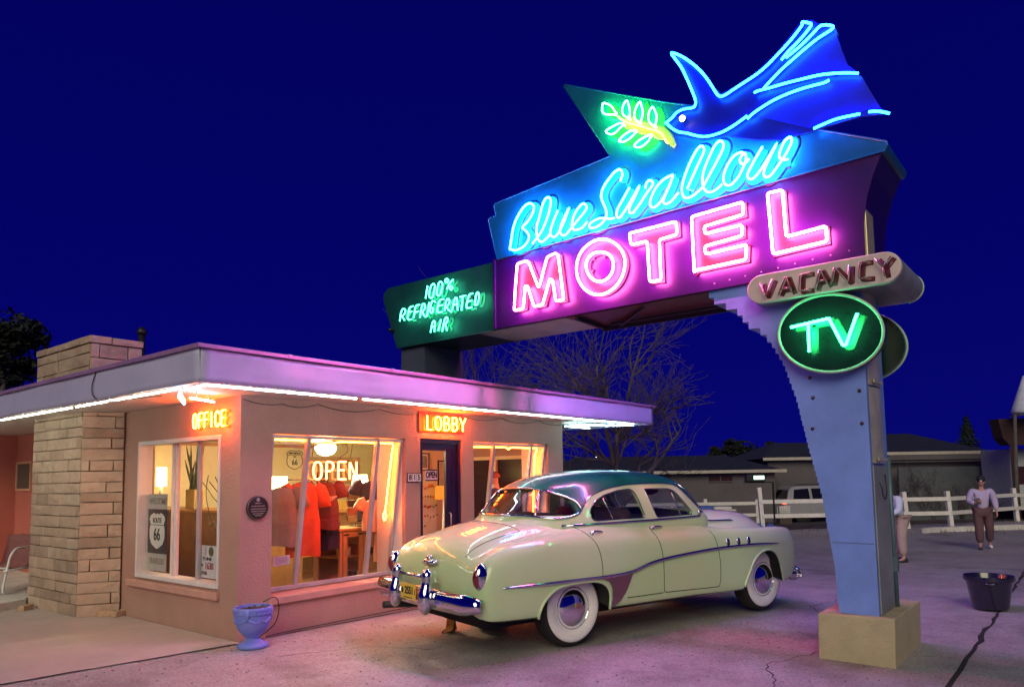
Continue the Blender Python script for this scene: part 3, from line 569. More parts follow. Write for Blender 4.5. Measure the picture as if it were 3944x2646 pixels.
# round TV sign, one face each side
for xs, dx, nm in ((2.61, -1, 0), (3.48, 1, 1)):
    c = (xs+dx*.0, -5.248, 2.888); ov = [(xs, c[1]-.445*math.cos(k*PI/24), c[2]+.352*math.sin(k*PI/24)+.035*math.cos(k*PI/24)*-1) for k in range(48)]
    b = MB(); b.prism(ov, (.12 if dx < 0 else .10, 0, 0)); d = b.build('tv_disc', p_tvdark, sign)
    b = MB(); b.tube([(xs if dx < 0 else xs+.10, p[1], p[2]) for p in ov], .014, 8, True); b.build('rim', p_rim, d)
    if dx < 0:
        for P in TV:
            b = MB(); b.tube(fillet([SG((q[0]+.03, q[1]-.012), 2.608) for q in P], .02, 3, False), .036, 6, sec=(1, .06), up=(1, 0, 0)); b.build('letter', p_tvgreen, d)
            b = MB(); b.tube(fillet([SG(q, 2.535) for q in P], .02, 3, False), .0125, 8); b.build('neon_tube', n_green, d)

# REAR face of the sign carries the same tubes, reading the other way
n_pinkr = NEON('neon_pink_rear', (1.0, .12, .55), 95.); n_bluer = NEON('neon_cyan_rear', (.02, .34, 1.0), 120.)
def RG(q, x): return (x, -(6.86-q[0]), q[1])
for P in SCRIPT:
    b = MB(); b.tube([(3.62, p.y, p.z) for p in smooth_path([RG(q, 3.62) for q in P], 2)], .0108, 6); b.build('neon_tube', n_bluer, arrow)
for i, (cl, P) in enumerate(MOTEL):
    Q = smooth_path([RG(q, 3.60) for q in P], 2, True) if i in (1, 2) else fillet([RG(q, 3.60) for q in P], .03, 2)
    b = MB(); b.tube(Q, .0112, 6, True); b.build('neon_tube', n_pinkr, box)
for P in TV:
    b = MB(); b.tube(fillet([(3.64, -(10.496-q[0]), q[1]) for q in P], .02, 3, False), .0125, 6); b.build('neon_tube', n_green, d)
# ------------------------------------------------------------------ motel office building
m_stucco = M('salmon_stucco', (.35, .195, .155), .85, var=.12, scale=1.3, bump=.5, bscale=38, base2=(.45, .26, .21))
m_recess = M('deep_salmon_stucco', (.46, .13, .10), .85, var=.12, scale=1.5, bump=.25, bscale=45)
m_fascia = M('lavender_fascia', (.46, .45, .66), .34, var=.10, scale=1.2, bump=.10, bscale=2.2)
m_cap = M('roof_edge_metal', (.40, .22, .42), .35, .3, var=.15, scale=2)
m_roof = M('roof_felt', (.05, .045, .05), .9, var=.3)
m_soffit = M('soffit_boards', (.62, .56, .50), .6, var=.06, wave=('X', 7, .6))
m_sill = M('sill_paint', (.50, .27, .22), .7, var=.15, scale=4, bump=.2)
m_frame = M('window_frame_paint', (.66, .60, .60), .5, var=.08)
m_mull = M('mullion_metal', (.46, .43, .46), .4, .3, var=.1)
m_door = M('navy_door_paint', (.018, .008, .05), .3, var=.2, coat=.4)
m_cream = M('cream_plaster', (.74, .66, .44), .8, var=.05, bump=.2, bscale=30)
m_floor = M('worn_floor', (.20, .11, .05), .5, var=.25, scale=3)
m_wood = M('oak_counter', (.26, .13, .05), .45, var=.25, scale=5)
m_wood2 = M('orange_pine', (.42, .20, .07), .45, var=.2, scale=6)
m_ceil = M('ceiling_paint', (.74, .68, .52), .8, var=.04)
def mat_block():
    m = M('stone_block', (.36, .255, .19), .9, var=.2, scale=3, bump=.9, bscale=14, base2=(.50, .365, .28))
    return m
m_block = mat_block()
m_block2 = M('stone_block_pale', (.46, .35, .27), .9, var=.25, scale=3, bump=.7, bscale=18)
m_block3 = M('stone_block_dark', (.34, .24, .18), .9, var=.25, scale=3, bump=.7, bscale=18)
m_mortar = M('mortar', (.26, .20, .15), .95)
bld = thing('motel_office', 'low salmon motel office with a lavender flat roof edge, stone pillar and lit windows', 'building', (3, 2, 0))
b = MB()   # front wall with two show windows and the door
T = .2
b.box(0, .385, 0, T, -.35, 2.57); b.box(.385, 2.352, 0, T, -.35, .325); b.box(.385, 2.352, 0, .05, 2.172, 2.57)
b.box(2.352, 2.622, 0, T, -.35, 2.57); b.box(2.622, 3.444, 0, T, 2.185, 2.57); b.box(3.444, 3.69, 0, T, -.35, 2.57)
b.box(3.69, 5.522, 0, T, -.35, .325); b.box(3.69, 5.522, 0, .05, 2.175, 2.57); b.box(5.522, 5.942, 0, T, -.35, 2.57)
b.build('wall', m_stucco, bld)
b = MB()   # side wall with the sliding window
b.box(0, T, T, .385, -.1, 2.57); b.box(0, T, .385, 2.325, -.1, .50); b.box(0, T, .385, 2.325, 2.165, 2.57); b.box(0, T, 2.325, 4.4, -.1, 2.57)
b.build('wall', m_stucco, bld)
b = MB(); b.box(5.742, 5.942, T, 5.6, -.3, .9); b.box(5.742, 5.942, T, .5, .9, 2.57); b.box(5.742, 5.942, .5, 2.2, 2.0, 2.57); b.box(5.742, 5.942, 2.2, 5.6, .9, 2.57); b.build('wall', m_stucco, bld)
b = MB(); b.box(.62, .82, 4.4, 8.60, -.1, 2.57); b.build('wall', m_recess, bld)
b = MB(); b.box(-.55, .82, 8.60, 8.80, -.1, 2.57); b.build('wall', m_recess, bld)
b = MB(); b.box(0, 5.942, 5.6, 5.75, -.3, 2.57); b.build('wall', m_stucco, bld)
b = MB(); b.box(-1.02, 7.08, -1.07, 9.5, 2.572, 2.80); b.build('roof', m_roof, bld)
# soffit boards
b = MB(); b.box(-1.0, 7.06, -1.05, -.002, 2.560, 2.571); b.box(-1.0, -.002, 0, 9.4, 2.560, 2.571); b.box(5.945, 7.06, 0, 5.7, 2.560, 2.571); b.box(-.001, .62, 4.4, 8.6, 2.560, 2.5715)
b.build('soffit', m_soffit, bld)
# fascia as a slightly dented metal sheet
def fascia(p0, p1, nrm, seed):
    rnd = random.Random(seed); p0, p1, nrm = Vector(p0), Vector(p1), Vector(nrm); n = 90; rows = []
    dent = [(rnd.uniform(0, 1), rnd.uniform(.004, .012), rnd.uniform(.008, .03)) for _ in range(16)]
    for k in range(7):
        z = 2.505+.295*k/6; row = []
        for i in range(n+1):
            t = i/n; p = p0.lerp(p1, t); d = .004*math.sin(t*37+seed)*math.sin(k*.8)
            for (c, a, w) in dent: d -= a*math.exp(-((t-c)/w)**2)*(math.sin(PI*k/6)*.7+(.9 if k < 2 else 0))
            q = p+nrm*d; row.append((q.x, q.y, z+.003*math.sin(t*23)*(1 if k == 0 else 0)))
        rows.append(row)
    b = MB(); b.grid(rows); o = b.build('fascia', m_fascia, bld)
    s = o.modifiers.new('s', 'SOLIDIFY'); s.thickness = .012; s.offset = 0; return o
fascia((-1.045, -1.10, 0), (7.10, -1.10, 0), (0, -1, 0), 3)
fascia((-1.052, -1.095, 0), (-1.052, 9.5, 0), (-1, 0, 0), 5)
fascia((7.107, -1.095, 0), (7.107, 5.7, 0), (1, 0, 0), 7)
b = MB(); b.box(-1.09, 7.14, -1.135, -1.06, 2.800, 2.838); b.box(-1.09, -1.03, -1.058, 9.5, 2.801, 2.839); b.box(7.07, 7.14, -1.058, 5.7, 2.801, 2.839)
for x in [-.2, 1.1, 2.4, 3.7, 5.0, 6.3]: b.box(x, x+.05, -1.139, -1.05, 2.798, 2.843)
b.build('roof_edge', m_cap, bld, bevel=.005)
# stone pillar and the chimney above it, laid block by block
rnd = random.Random(11)
def course_wall(b, p0, p1, z0, z1, nrm, hs=.135, depth=.05, cap=False):
    p0, p1, nrm = Vector(p0), Vector(p1), Vector(nrm); L = (p1-p0).length; d = (p1-p0)/L; z = z0; row = 0
    while z < z1-.03:
        h = min(hs*rnd.choice((.9, 1, 1, 1.12)), z1-z); 
        if z1-z-h < .05: h = z1-z
        x = 0; first = True
        while x < L-.02:
            w = rnd.uniform(.26, .60)
            if first and row % 2: w = rnd.uniform(.10, .2)
            w = min(w, L-x)
            if L-x-w < .09: w = L-x
            g = .0045; pr = rnd.uniform(.0, .007)
            a = p0+d*(x+g); c = p0+d*(x+w-g)
            vs = []
            for q, zz in ((a, z+g), (c, z+g), (c, z+h-g), (a, z+h-g)): vs.append((q.x, q.y, zz))
            o = nrm*(depth+pr); j = lambda: rnd.uniform(-.004, .004)
            v2 = [(v[0]+o.x+j(), v[1]+o.y+j(), v[2]+j()) for v in vs]; cen = Vector(v2[0])*.25+Vector(v2[1])*.25+Vector(v2[2])*.25+Vector(v2[3])*.25+nrm*rnd.uniform(.0, .012)
            b.add(vs+v2+[cen], [(0, 1, 5, 4), (1, 2, 6, 5), (2, 3, 7, 6), (3, 0, 4, 7), (4, 5, 8), (5, 6, 8), (6, 7, 8), (7, 4, 8)], rnd.choice((0, 0, 0, 1, 2)))
            x += w; first = False
        z += h; row += 1
b = MB()
b.prism([(.02, 2.73, -.05), (-.375, 2.98, -.05), (-.40, 4.50, -.05), (.02, 4.50, -.05)], (0, 0, 2.61), mi=3)
course_wall(b, (-.375, 2.965, 0), (-.40, 4.52, 0), 0, 2.56, (-1, 0, 0))
course_wall(b, (.0, 2.72, 0), (-.41, 2.975, 0), 0, 2.56, Vector((-.53, -.85, 0)).normalized(), depth=.045)
b.build('stone_pillar', [m_block, m_block2, m_block3, m_mortar], bld, bevel=.006)
b = MB()
b.box(-.36, .22, 2.87, 4.62, 2.80, 3.52, 3)
course_wall(b, (-.36, 2.86, 0), (-.36, 4.62, 0), 2.80, 3.43, (-1, 0, 0), .17)
course_wall(b, (.23, 2.87, 0), (-.40, 2.87, 0), 2.80, 3.43, (0, -1, 0), .15)
course_wall(b, (.24, 2.86, 0), (-.42, 2.86, 0), 3.435, 3.53, (0, -1, 0), .1, .055)
course_wall(b, (-.37, 2.82, 0), (-.37, 4.62, 0), 3.435, 3.53, (-1, 0, 0), .1, .055)
b.build('chimney', [m_block, m_block2, m_block3, m_mortar], bld, bevel=.006)
# canted show windows
def show_window(x0, x1, ms, ztop, ybot=.30, zbot=.405):
    w = MB()
    def P(x, t, o=0.): 
        p = Vector((x, .05, ztop-.005)).lerp(Vector((x, ybot, zbot)), t); return p
    for x, ww in [(x0+.022, .04)]+[(m, .055) for m in ms]+[(x1-.022, .04)]:
        w.bar(P(x, 0), P(x, 1), ww, .05, up=(1, 0, 0))
    w.bar(P(x0, .012), P(x1, .012), .05, .035); w.bar(P(x0, .985), P(x1, .985), .06, .045)
    f = w.build('window', m_mull, bld, bevel=.004)
    g = MB(); xs = [x0]+list(ms)+[x1]
    for i in range(len(xs)-1):
        g = MB(); a, c = xs[i]+.03, xs[i+1]-.03; g.add([P(a, .02), P(c, .02), P(c, .98), P(a, .98)], [(0, 1, 2, 3)]); g.build('pane', m_glass, f)
    s = MB(); s.box(x0-.04, x1+.06, -.035, ybot+.03, .315, .398); s.build('sill', m_sill, f, bevel=.012)
    # reveals left and right and the head inside
    j = MB(); j.prism([(x1-.001, .06, ztop-.03), (x1-.001, .06, .40), (x1-.001, .55, .40), (x1-.001, .55, ztop-.03)], (.02, 0, 0)); j.prism([(x0-.019, .21, ztop-.03), (x0-.019, .21, .40), (x0-.019, .55, .40), (x0-.019, .55, ztop-.03)], (.02, 0, 0))
    j.box(x0, x1, .055, .5, ztop-.001, ztop+.02); j.build('jamb', m_frame, f)
    return f
show_window(.388, 2.349, [.888, 1.93], 2.168)
show_window(3.693, 5.519, [4.20, 5.13], 2.170)
# sliding window in the side wall
w = MB(); y0, y1, z0, z1 = .388, 2.322, .503, 2.162
w.box(-.015, .16, y0, y0+.035, z0, z1); w.box(-.015, .16, y1-.035, y1, z0, z1); w.box(-.0145, .16, y0+.035, y1-.035, z1-.05, z1); w.box(-.03, .16, y0+.035, y1-.035, z0, z0+.05)
f = w.build('window', m_frame, bld, bevel=.006)
for ym, ww in ((1.585, .05), (1.50, .05), (.99, .055)):
    s = MB(); s.box(.07, .11, ym-ww/2, ym+ww/2, z0+.05, z1-.05); s.build('sash_bar', m_frame if ym != .99 else m_mull, f, bevel=.004)
for a, c in ((y0+.035, .96), (1.02, 1.475), (1.61, y1-.035)):
    g = MB(); g.add([(.09, a, z0+.05), (.09, c, z0+.05), (.09, c, z1-.05), (.09, a, z1-.05)], [(0, 1, 2, 3)]); g.build('pane', m_glass, f)
s = MB(); s.box(-.05, .0, .36, 2.50, .385, .47); s.build('sill', m_sill, f, bevel=.012)
# small window in the recess
w = MB(); w.box(.595, .62, 7.82, 8.56, 1.54, 1.58); w.box(.595, .62, 7.82, 8.56, 2.03, 2.07); w.box(.594, .62, 8.52, 8.56, 1.58, 2.03); w.box(.594, .62, 7.82, 7.86, 1.58, 2.03)
f = w.build('window', M('tan_frame', (.62, .32, .2), .6), bld); g = MB(); g.box(.61, .618, 7.86, 8.52, 1.58, 2.03); g.build('pane', M('dusty_glass', (.09, .09, .08), .25), f)
# window panes of the far end wall
f = MB(); f.box(5.735, 5.79, .47, .53, .88, 2.02); f.box(5.735, 5.79, 1.30, 1.40, .88, 2.02); f.box(5.735, 5.79, 2.17, 2.23, .88, 2.02); f.box(5.735, 5.79, .53, 2.17, 1.96, 2.02)
f = f.build('window', m_cream, bld); g = MB(); g.box(5.80, 5.81, .5, 2.2, .9, 1.98); g.build('pane', M('dark_window', (.030, .018, .014), .12), f)
# lobby door, set back in its frame
d = MB(); d.box(2.622, 2.665, .03, .16, 0, 2.185); d.box(3.40, 3.444, .03, .16, 0, 2.185); d.box(2.665, 3.40, .03, .16, 2.13, 2.185)
d.build('door_frame', m_door, bld, bevel=.006)
d = MB(); d.box(2.667, 2.735, .07, .115, .02, 2.128); d.box(3.19, 3.398, .07, .115, .02, 2.128); d.box(2.735, 3.19, .07, .115, 2.03, 2.128); d.box(2.735, 3.19, .07, .115, .02, .28); d.box(3.30, 3.318, .055, .07, .1, 2.06)
dd = d.build('door', m_door, bld, bevel=.005); g = MB(); g.add([(2.735, .09, .28), (3.19, .09, .28), (3.19, .09, 2.03), (2.735, .09, 2.03)], [(0, 1, 2, 3)]); g.build('pane', m_glass, dd)
h = MB(); h.tube([(3.24, .065, .95), (3.24, .03, .97), (3.24, .03, 1.15), (3.24, .065, 1.17)], .01, 8); h.build('handle', m_steel, dd)
d = MB(); d.box(2.60, 3.46, -.10, .2, -.05, .02); d.build('doorstep', m_apron, bld, bevel=.01)
# inside of the lobby
b = MB(); b.box(.2, 5.74, .2, 5.59, .04, .08); b.build('floor', m_floor, bld)
b = MB(); b.box(.2, 5.74, .2, 5.59, 2.42, 2.46); b.build('ceiling', m_ceil, bld)
b = MB(); b.box(.202, 5.738, 4.60, 4.7, .081, 2.419); b.box(4.25, 5.738, 2.30, 2.38, .081, 2.419); b.box(.202, .212, 2.34, 4.6, .081, 2.419); b.box(5.728, 5.7385, 2.39, 4.6, .081, 2.419); b.build('inner_wall', m_cream, bld)
b = MB(); b.box(.5, 4.2, 4.5, 4.598, 2.25, 2.30); b.box(3.0, 3.04, 4.56, 4.598, .1, 2.05); b.build('picture_rail', m_wood2, bld)
# ------------------------------------------------------------------ neon along the eaves
n_eave = NEON('neon_warm_white', (.92, .92, 1.0), 26.)
n_eave2 = NEON('neon_pale_cyan', (.50, 1.0, 1.0), 26.)
n_eave3 = NEON('neon_pale_green', (.95, 1.0, .74), 20.)
n_blue = NEON('neon_ice_blue', (.25, .65, 1.0), 12.)
GE = 'neon tubes hung under the roof edge'
def eave(P, mat, label, dia=False):
    P = [Vector(p) for p in P]; o = thing('neon_tube', label, 'neon tube', P[0], GE)
    b = MB(); b.tube(fillet(P, .05, 4, False) if not dia else P, .0088, 8, dia); b.build('glass_tube', mat, o)
    b = MB(); L = (P[-1]-P[0]).length; n = max(2, int(L/.55)) if not dia else 1
    for i in range(n):
        t = (i+.5)/n if not dia else .5; p = P[0].lerp(P[-1], t)
        b = MB(); b.tube([p+Vector((0, 0, .012)), (p.x, p.y, 2.559)], .006, 5); b.build('hanger', m_steel, o)
    return o
yz = (-.985, 2.50)
def ex(x0, x1): return [(x0, yz[0], yz[1]), (x1, yz[0], yz[1])]
eave([(-.90, -.70, 2.50), (-.93, -.985, 2.50), (.74, yz[0], yz[1])], n_eave, 'long warm white neon tube bending round the roof corner above the big show window')
eave(ex(.83, 2.33), n_eave, 'warm white neon tube above and left of the lobby sign')
eave(ex(2.38, 3.13), n_eave2, 'short pale cyan neon tube directly above the lobby sign')
eave(ex(3.18, 4.92), n_eave, 'warm white neon tube above the right show window')
eave(ex(4.97, 6.62), n_eave2, 'cool white neon tube at the right tip of the front roof edge')
def el(y0, y1): return [(-.955, y0, 2.50), (-.955, y1, 2.50)]
eave(el(-.50, 1.74), n_eave3, 'pale green white neon tube over the office sign side')
eave(el(1.87, 4.25), n_eave3, 'pale green white neon tube above the stone pillar')
eave(el(4.35, 8.6), n_eave3, 'pale green white neon tube running out past the stone pillar to the left')
eave([(-.92, -.50, 2.47), (-.86, -.36, 2.45), (-.58, .08, 2.43), (-.64, -.04, 2.46)], n_blue, 'small ice blue neon loop under the roof corner', True)
eave([(-.60, -.08, 2.48), (-.24, .12, 2.48)], n_eave, 'short white neon tube behind the blue loop at the roof corner')
eave([(6.45, -.52, 2.50), (6.68, -.42, 2.50), (6.62, -.62, 2.50), (6.40, -.72, 2.50)][:4], n_blue, 'ice blue neon diamond under the right end of the roof', True)
eave([(6.02, -.10, 2.50), (6.45, -.52, 2.50)], n_eave2, 'white neon tube running from the wall corner to the blue diamond')
eave([(6.66, -.56, 2.50), (6.80, -.88, 2.50)], n_eave2, 'short white neon tube on the outer side of the blue diamond')
eave([(6.10, .05, 2.50), (6.92, .08, 2.50)], n_eave2, 'white neon tube crossing behind the blue diamond')
# ------------------------------------------------------------------ small neon signs on the walls
n_orange = NEON('neon_orange', (1.0, .10, .006), 130.)
n_amber = NEON('neon_amber', (1.0, .12, .008), 105.)
n_redor = NEON('neon_red_orange', (1.0, .13, .03), 34.)
p_sred = M('sign_red', (.45, .03, .015), .5, var=.15)
p_yel = M('letter_yellow', (.45, .20, .01), .5)
def stroke_sign(word, o, xd, h, adv, sh, name, label, col, off, r, back=None, slant=0., paint=True):
    """o: lower left of the first letter on the wall, xd along the wall, off: offset vector of the tubes from the wall"""
    o, xd, off = Vector(o), Vector(xd).normalized(), Vector(off); nd = off.normalized(); up = Vector((0, 0, 1))
    root = thing(name, label, 'neon sign', o+xd*adv*len(word)/2)
    if back: b = MB(); b.prism([o+xd*back[0]+up*back[2]+nd*.004, o+xd*back[1]+up*back[2]+nd*.004, o+xd*back[1]+up*back[3]+nd*.004, o+xd*back[0]+up*back[3]+nd*.004], nd*.018); b.build('backboard', p_sred, root, bevel=.004)
    for i, ch in enumerate(word):
        L = None
        if paint:
            b = MB()
            for st in GLY[ch]:
                pts = fillet([o+xd*(adv*i+q[0]*adv*.74+slant*q[1])+up*(q[1]/1.6*h)+nd*.024 for q in st], .02, 3, False)
                b.tube(pts, r*1.9, 6, sec=(1, .1), up=nd)
            L = b.build('letter', p_yel, root)
        b = MB()
        for st in GLY[ch]:
            pts = fillet([o+xd*(adv*i+q[0]*adv*.74+slant*q[1])+up*(q[1]/1.6*h)+off for q in st], .02, 3, False)
            b.tube(pts, r, 8)
        b.build('neon_tube', col, L or root)
    return root
stroke_sign('OFFICE', (0, .86, 2.245), (0, -1, 0), .165, .118, 0, 'office_sign', 'glowing orange wall sign reading OFFICE over the side window', n_orange, (-.075, 0, 0), .0072)
stroke_sign('LOBBY', (2.66, 0, 2.30), (1, 0, 0), .185, .163, 0, 'lobby_sign', 'glowing orange wall sign reading LOBBY above the dark door', n_orange, (0, -.085, 0), .0082, back=(-.08, .80, -.03, .24))
os_ = stroke_sign('OPEN', (1.10, .30, 1.655), (1, 0, 0), .215, .178, 0, 'open_sign', 'glowing red neon sign reading OPEN hanging inside the show window', n_redor, (0, -.05, 0), .0098, paint=False)
b = MB(); b.box(1.02, 1.86, .305, .311, 1.60, 1.93); b.build('backboard', GLASS('clear_acrylic', (.95, .80, .74)), os_)
b = MB()
for x in (1.12, 1.70): b.tube([(x, .30, 1.93), (x, .25, 2.15)], .004, 5)
b.tube(smooth_path([(1.5, .28, 1.92), (1.62, .26, 2.0), (1.56, .22, 2.1), (1.50, .2, 2.12)], 4), .004, 5); b.build('hanging_wire', m_wire, os_)
# orange tubes lining the show windows
def win_tube(pts, label):
    o = thing('window_neon_tube', label, 'neon tube', pts[0], 'orange neon tubes lining the show windows')
    b = MB(); b.tube(fillet(pts, .06, 4, False), .0072, 8); b.build('glass_tube', n_amber, o)
    a, c = Vector(pts[0]), Vector(pts[1])
    for t in (.2, .7): p = a.lerp(c, t); b = MB(); b.tube([p, p+Vector((0, 0, .05))], .006, 5); b.build('clip', m_steel, o)
win_tube([(.47, .13, 2.085), (.44, .13, 2.11), (1.28, .13, 2.11)], 'orange neon tube along the left half of the big show window head')
win_tube([(1.30, .12, 2.09), (1.40, .13, 2.11), (2.27, .13, 2.11), (2.27, .16, 2.02), (2.24, .26, 1.25), (2.20, .26, 1.18), (2.22, .26, 1.10), (2.26, .26, 1.16), (2.235, .26, 1.24)], 'orange neon tube down the right side of the big show window')
win_tube([(3.75, .13, 2.10), (4.58, .13, 2.11), (4.66, .12, 2.08)], 'orange neon tube along the left half of the right show window head')
win_tube([(4.62, .12, 2.08), (4.72, .13, 2.11), (5.42, .13, 2.11), (5.42, .2, 2.0), (5.42, .26, .9)], 'orange neon tube down the right side of the right show window')
# ------------------------------------------------------------------ small things fixed to the walls
pq = thing('wall_plaque', 'round dark bronze plaque on the wall beside the big show window', 'plaque', (.205, 0, 1.364))
b = MB(); b.lathe([(0, .022), (.118, .022), (.128, .018), (.13, 0)], (.205, -.001, 1.364), 36, (0, -1, 0)); d = b.build('disc', M('bronze_dark', (.025, .018, .018), .35, .4), pq)
b = MB(); b.tube([(.205+.124*math.cos(k*PI/18), -.022, 1.364+.124*math.sin(k*PI/18)) for k in range(36)], .004, 6, True); b.build('rim', M('bronze', (.25, .18, .15), .35, .9), pq)
b = MB(); rl = [(.07, .05), (.16, .02), (.18, -.01), (.17, -.035), (.13, -.06), (.08, -.08)]
m_pl = M('plaque_letter', (.33, .24, .22), .5)
for w_, dz in rl:
    k = -w_/2
    while k < w_/2: ww = rnd.uniform(.008, .02); b.box(.205+k, .205+min(k+ww, w_/2), -.0245, -.0215, 1.364+dz-.005, 1.364+dz+.005); k += ww+.005
b.lathe([(0, .004), (.02, .003), (.022, 0)], (.205, -.0215, 1.364+.085), 14, (0, -1, 0)); b.build('raised_writing', m_pl, pq)
hn = thing('house_number', 'small dark tile plate with the number 815 beside the lobby door', 'number plate', (2.5, 0, 1.66))
b = MB(); b.box(2.378, 2.618, -.016, -.001, 1.60, 1.725); b.build('plate', M('number_plate_dark', (.08, .015, .02), .5), hn, bevel=.003)
for i, ch in enumerate('815'):
    x = 2.418+i*.08; b = MB(); b.box(x-.034, x+.034, -.022, -.0165, 1.612, 1.713); t = b.build('tile', m_white, hn); text_mesh(ch, .10, m_ink, (x, -.0235, 1.6625), (1, 0, 0), (0, 0, 1), t, 'digit', .002)
od = thing('open_card', 'black and white OPEN card hung inside the lobby door glass', 'sign', (2.9, .075, 1.69))
b = MB(); b.box(2.792, 3.02, .078, .082, 1.615, 1.77); cd = b.build('card', M('lilac_card', (.55, .48, .60), .7), od); text_mesh('OPEN', .115, m_ink, (2.906, .0765, 1.692), (1, 0, 0), (0, 0, 1), cd, 'lettering', .004, sx=.72)
b = MB(); b.box(2.792, 3.02, .0755, .0775, 1.752, 1.77); b.box(2.792, 3.02, .0755, .0775, 1.615, 1.63); b.build('border', m_ink, cd)
# strings of cable draped along the wall top
b = MB()
for a, c, s_ in (((.02, -.012, 2.52), (.50, -.012, 2.50), .03), ((.50, -.012, 2.50), (.97, -.012, 2.53), .04), ((.97, -.012, 2.53), (1.9, -.012, 2.53), .06), ((1.9, -.012, 2.53), (2.56, -.012, 2.50), .03), ((3.46, -.012, 2.53), (4.31, -.012, 2.54), .05), ((4.31, -.012, 2.54), (5.26, -.012, 2.55), .06), ((5.26, -.012, 2.55), (5.92, -.012, 2.51), .03)):
    b.tube(catenary(a, c, s_), .0045, 5)
tag(b.build('wall_cable', m_wire), 'thin dark cable looping along the top of the front wall under the eaves', 'cable')
b = MB(); b.tube(smooth_path([(-1.062, .98, 2.80), (-1.066, 1.06, 2.66), (-1.064, 1.0, 2.54), (-.98, .86, 2.49), (-.9, .5, 2.50), (-.80, .1, 2.5)], 5), .006, 6)
tag(b.build('roof_cable', m_wire), 'dark cable hanging over the left roof edge above the stone pillar', 'cable')
# posters in the side window, facing out
m_pgrey = M('poster_grey', (.42, .40, .37), .8, var=.06); m_pblk = M('poster_black', (.045, .035, .04), .7); m_pwhite = M('poster_white', (.66, .64, .60), .8, var=.05); m_pltr = M('poster_faded_letter', (.27, .24, .21), .8)
X0 = .118
def shield(b, x, yc, zc, w, h, mi=0, dirx=-1, ax='y'):
    S = [(0, -.5), (.16, -.45), (.36, -.36), (.47, -.2), (.48, .02), (.42, .2), (.5, .32), (.43, .42), (.33, .46), (.22, .5), (.1, .45), (0, .49)]
    S = S+[(-q[0], q[1]) for q in S[-2:0:-1]]
    if ax == 'y': b.prism([(x, yc-q[0]*w, zc+q[1]*h) for q in S], (-.002, 0, 0), mi)
    else: b.prism([(yc+q[0]*w, x, zc+q[1]*h) for q in S], (0, -.006, 0), mi)
po = thing('window_banner', 'tall three part window banner with a white highway shield on black', 'banner', (X0, 2.05, .6))
b = MB(); b.box(X0, X0+.004, 1.80, 2.285, 1.325, 1.51); t = b.build('top_panel', m_pgrey, po); text_mesh('WELCOME', .105, m_pltr, (X0-.002, 2.04, 1.42), (0, -1, 0), (0, 0, 1), t, 'lettering', .002, sx=.9)
b = MB(); b.box(X0, X0+.004, 1.80, 2.285, .785, 1.324); t = b.build('middle_panel', m_pblk, po)
b = MB(); shield(b, X0-.001, 2.04, 1.06, .40, .44); s_ = b.build('shield', m_pwhite, t)
text_mesh('ROUTE', .085, m_ink, (X0-.0045, 2.04, 1.185), (0, -1, 0), (0, 0, 1), t, 'lettering', .001, sx=.8); text_mesh('66', .21, m_ink, (X0-.0045, 2.04, 1.01), (0, -1, 0), (0, 0, 1), t, 'lettering', .003, sx=.8)
b = MB(); b.box(X0-.0045, X0-.0035, 1.85, 2.23, 1.128, 1.136); b.build('shield_line', m_ink, t)
b = MB(); b.box(X0, X0+.004, 1.80, 2.285, .575, .784); t = b.build('bottom_panel', m_pgrey, po); text_mesh('TRAVELERS', .10, m_pltr, (X0-.002, 2.04, .69), (0, -1, 0), (0, 0, 1), t, 'lettering', .002, sx=.74)
rd = thing('radio_notice', 'pale notice with a dark red 1630 in the lower right of the side window', 'notice', (X0, .88, .6))
b = MB(); b.box(X0, X0+.004, .66, 1.03, .575, .935); t = b.build('sheet', M('notice_lilac', (.60, .58, .62), .8), rd)
text_mesh('1630', .105, M('notice_red', (.28, .02, .03), .7), (X0-.002, .80, .705), (0, -1, 0), (0, 0, 1), t, 'lettering', .002, sx=.85); text_mesh('TO', .04, m_ink, (X0-.002, .96, .71), (0, -1, 0), (0, 0, 1), t, 'lettering', .001)
text_mesh('TUNE', .05, m_ink, (X0-.002, .845, .785), (0, -1, 0), (0, 0, 1), t, 'lettering', .001, sx=1.6); text_mesh('FOR', .05, m_ink, (X0-.002, .90, .625), (0, -1, 0), (0, 0, 1), t, 'lettering', .001, sx=1.2)
b = MB(); b.lathe([(0, .002), (.05, .002), (.055, 0)], (X0, .765, .87), 16, (-1, 0, 0)); b.build('emblem', M('emblem_olive', (.10, .09, .02), .7), t)
b = MB()
for k in (.03, .045, .06): b.tube([(X0-.002, .92-k*math.cos(a*PI/8)-.0, .87+k*math.sin(a*PI/8)) for a in range(-3, 4)], .003, 5)
b.build('radio_wave', M('notice_grey', (.35, .34, .38), .7), t)
nb = thing('paper_notice', 'small white paper notice taped low inside the big show window', 'notice', (.69, .25, .73))
b = MB(); b.obox((.69, .262, .745), (.108, 0, .004), (0, .002, 0), (-.002, 0, .052)); t = b.build('sheet', m_paper, nb)
b = MB()
for k in range(6): b.box(.60, .60+.17*(1 if k < 5 else .5), .2575, .2595, .779-.014*k, .783-.014*k)
b.build('printed_line', M('printed_grey', (.28, .24, .24), .8), t)
gl = thing('glow_lamp', 'small glowing orange lamp at the left edge of the big show window', 'lamp', (.44, .24, 1.0))
b = MB(); b.ball((.44, .235, 1.02), (.022, .02, .045), 12, 8); b.build('bulb', NEON('lamp_orange', (1, .4, .06), 8.), gl); b = MB(); b.lathe([(.02, 0), (.015, .03)], (.44, .235, .95), 10); b.build('socket', m_black, gl)
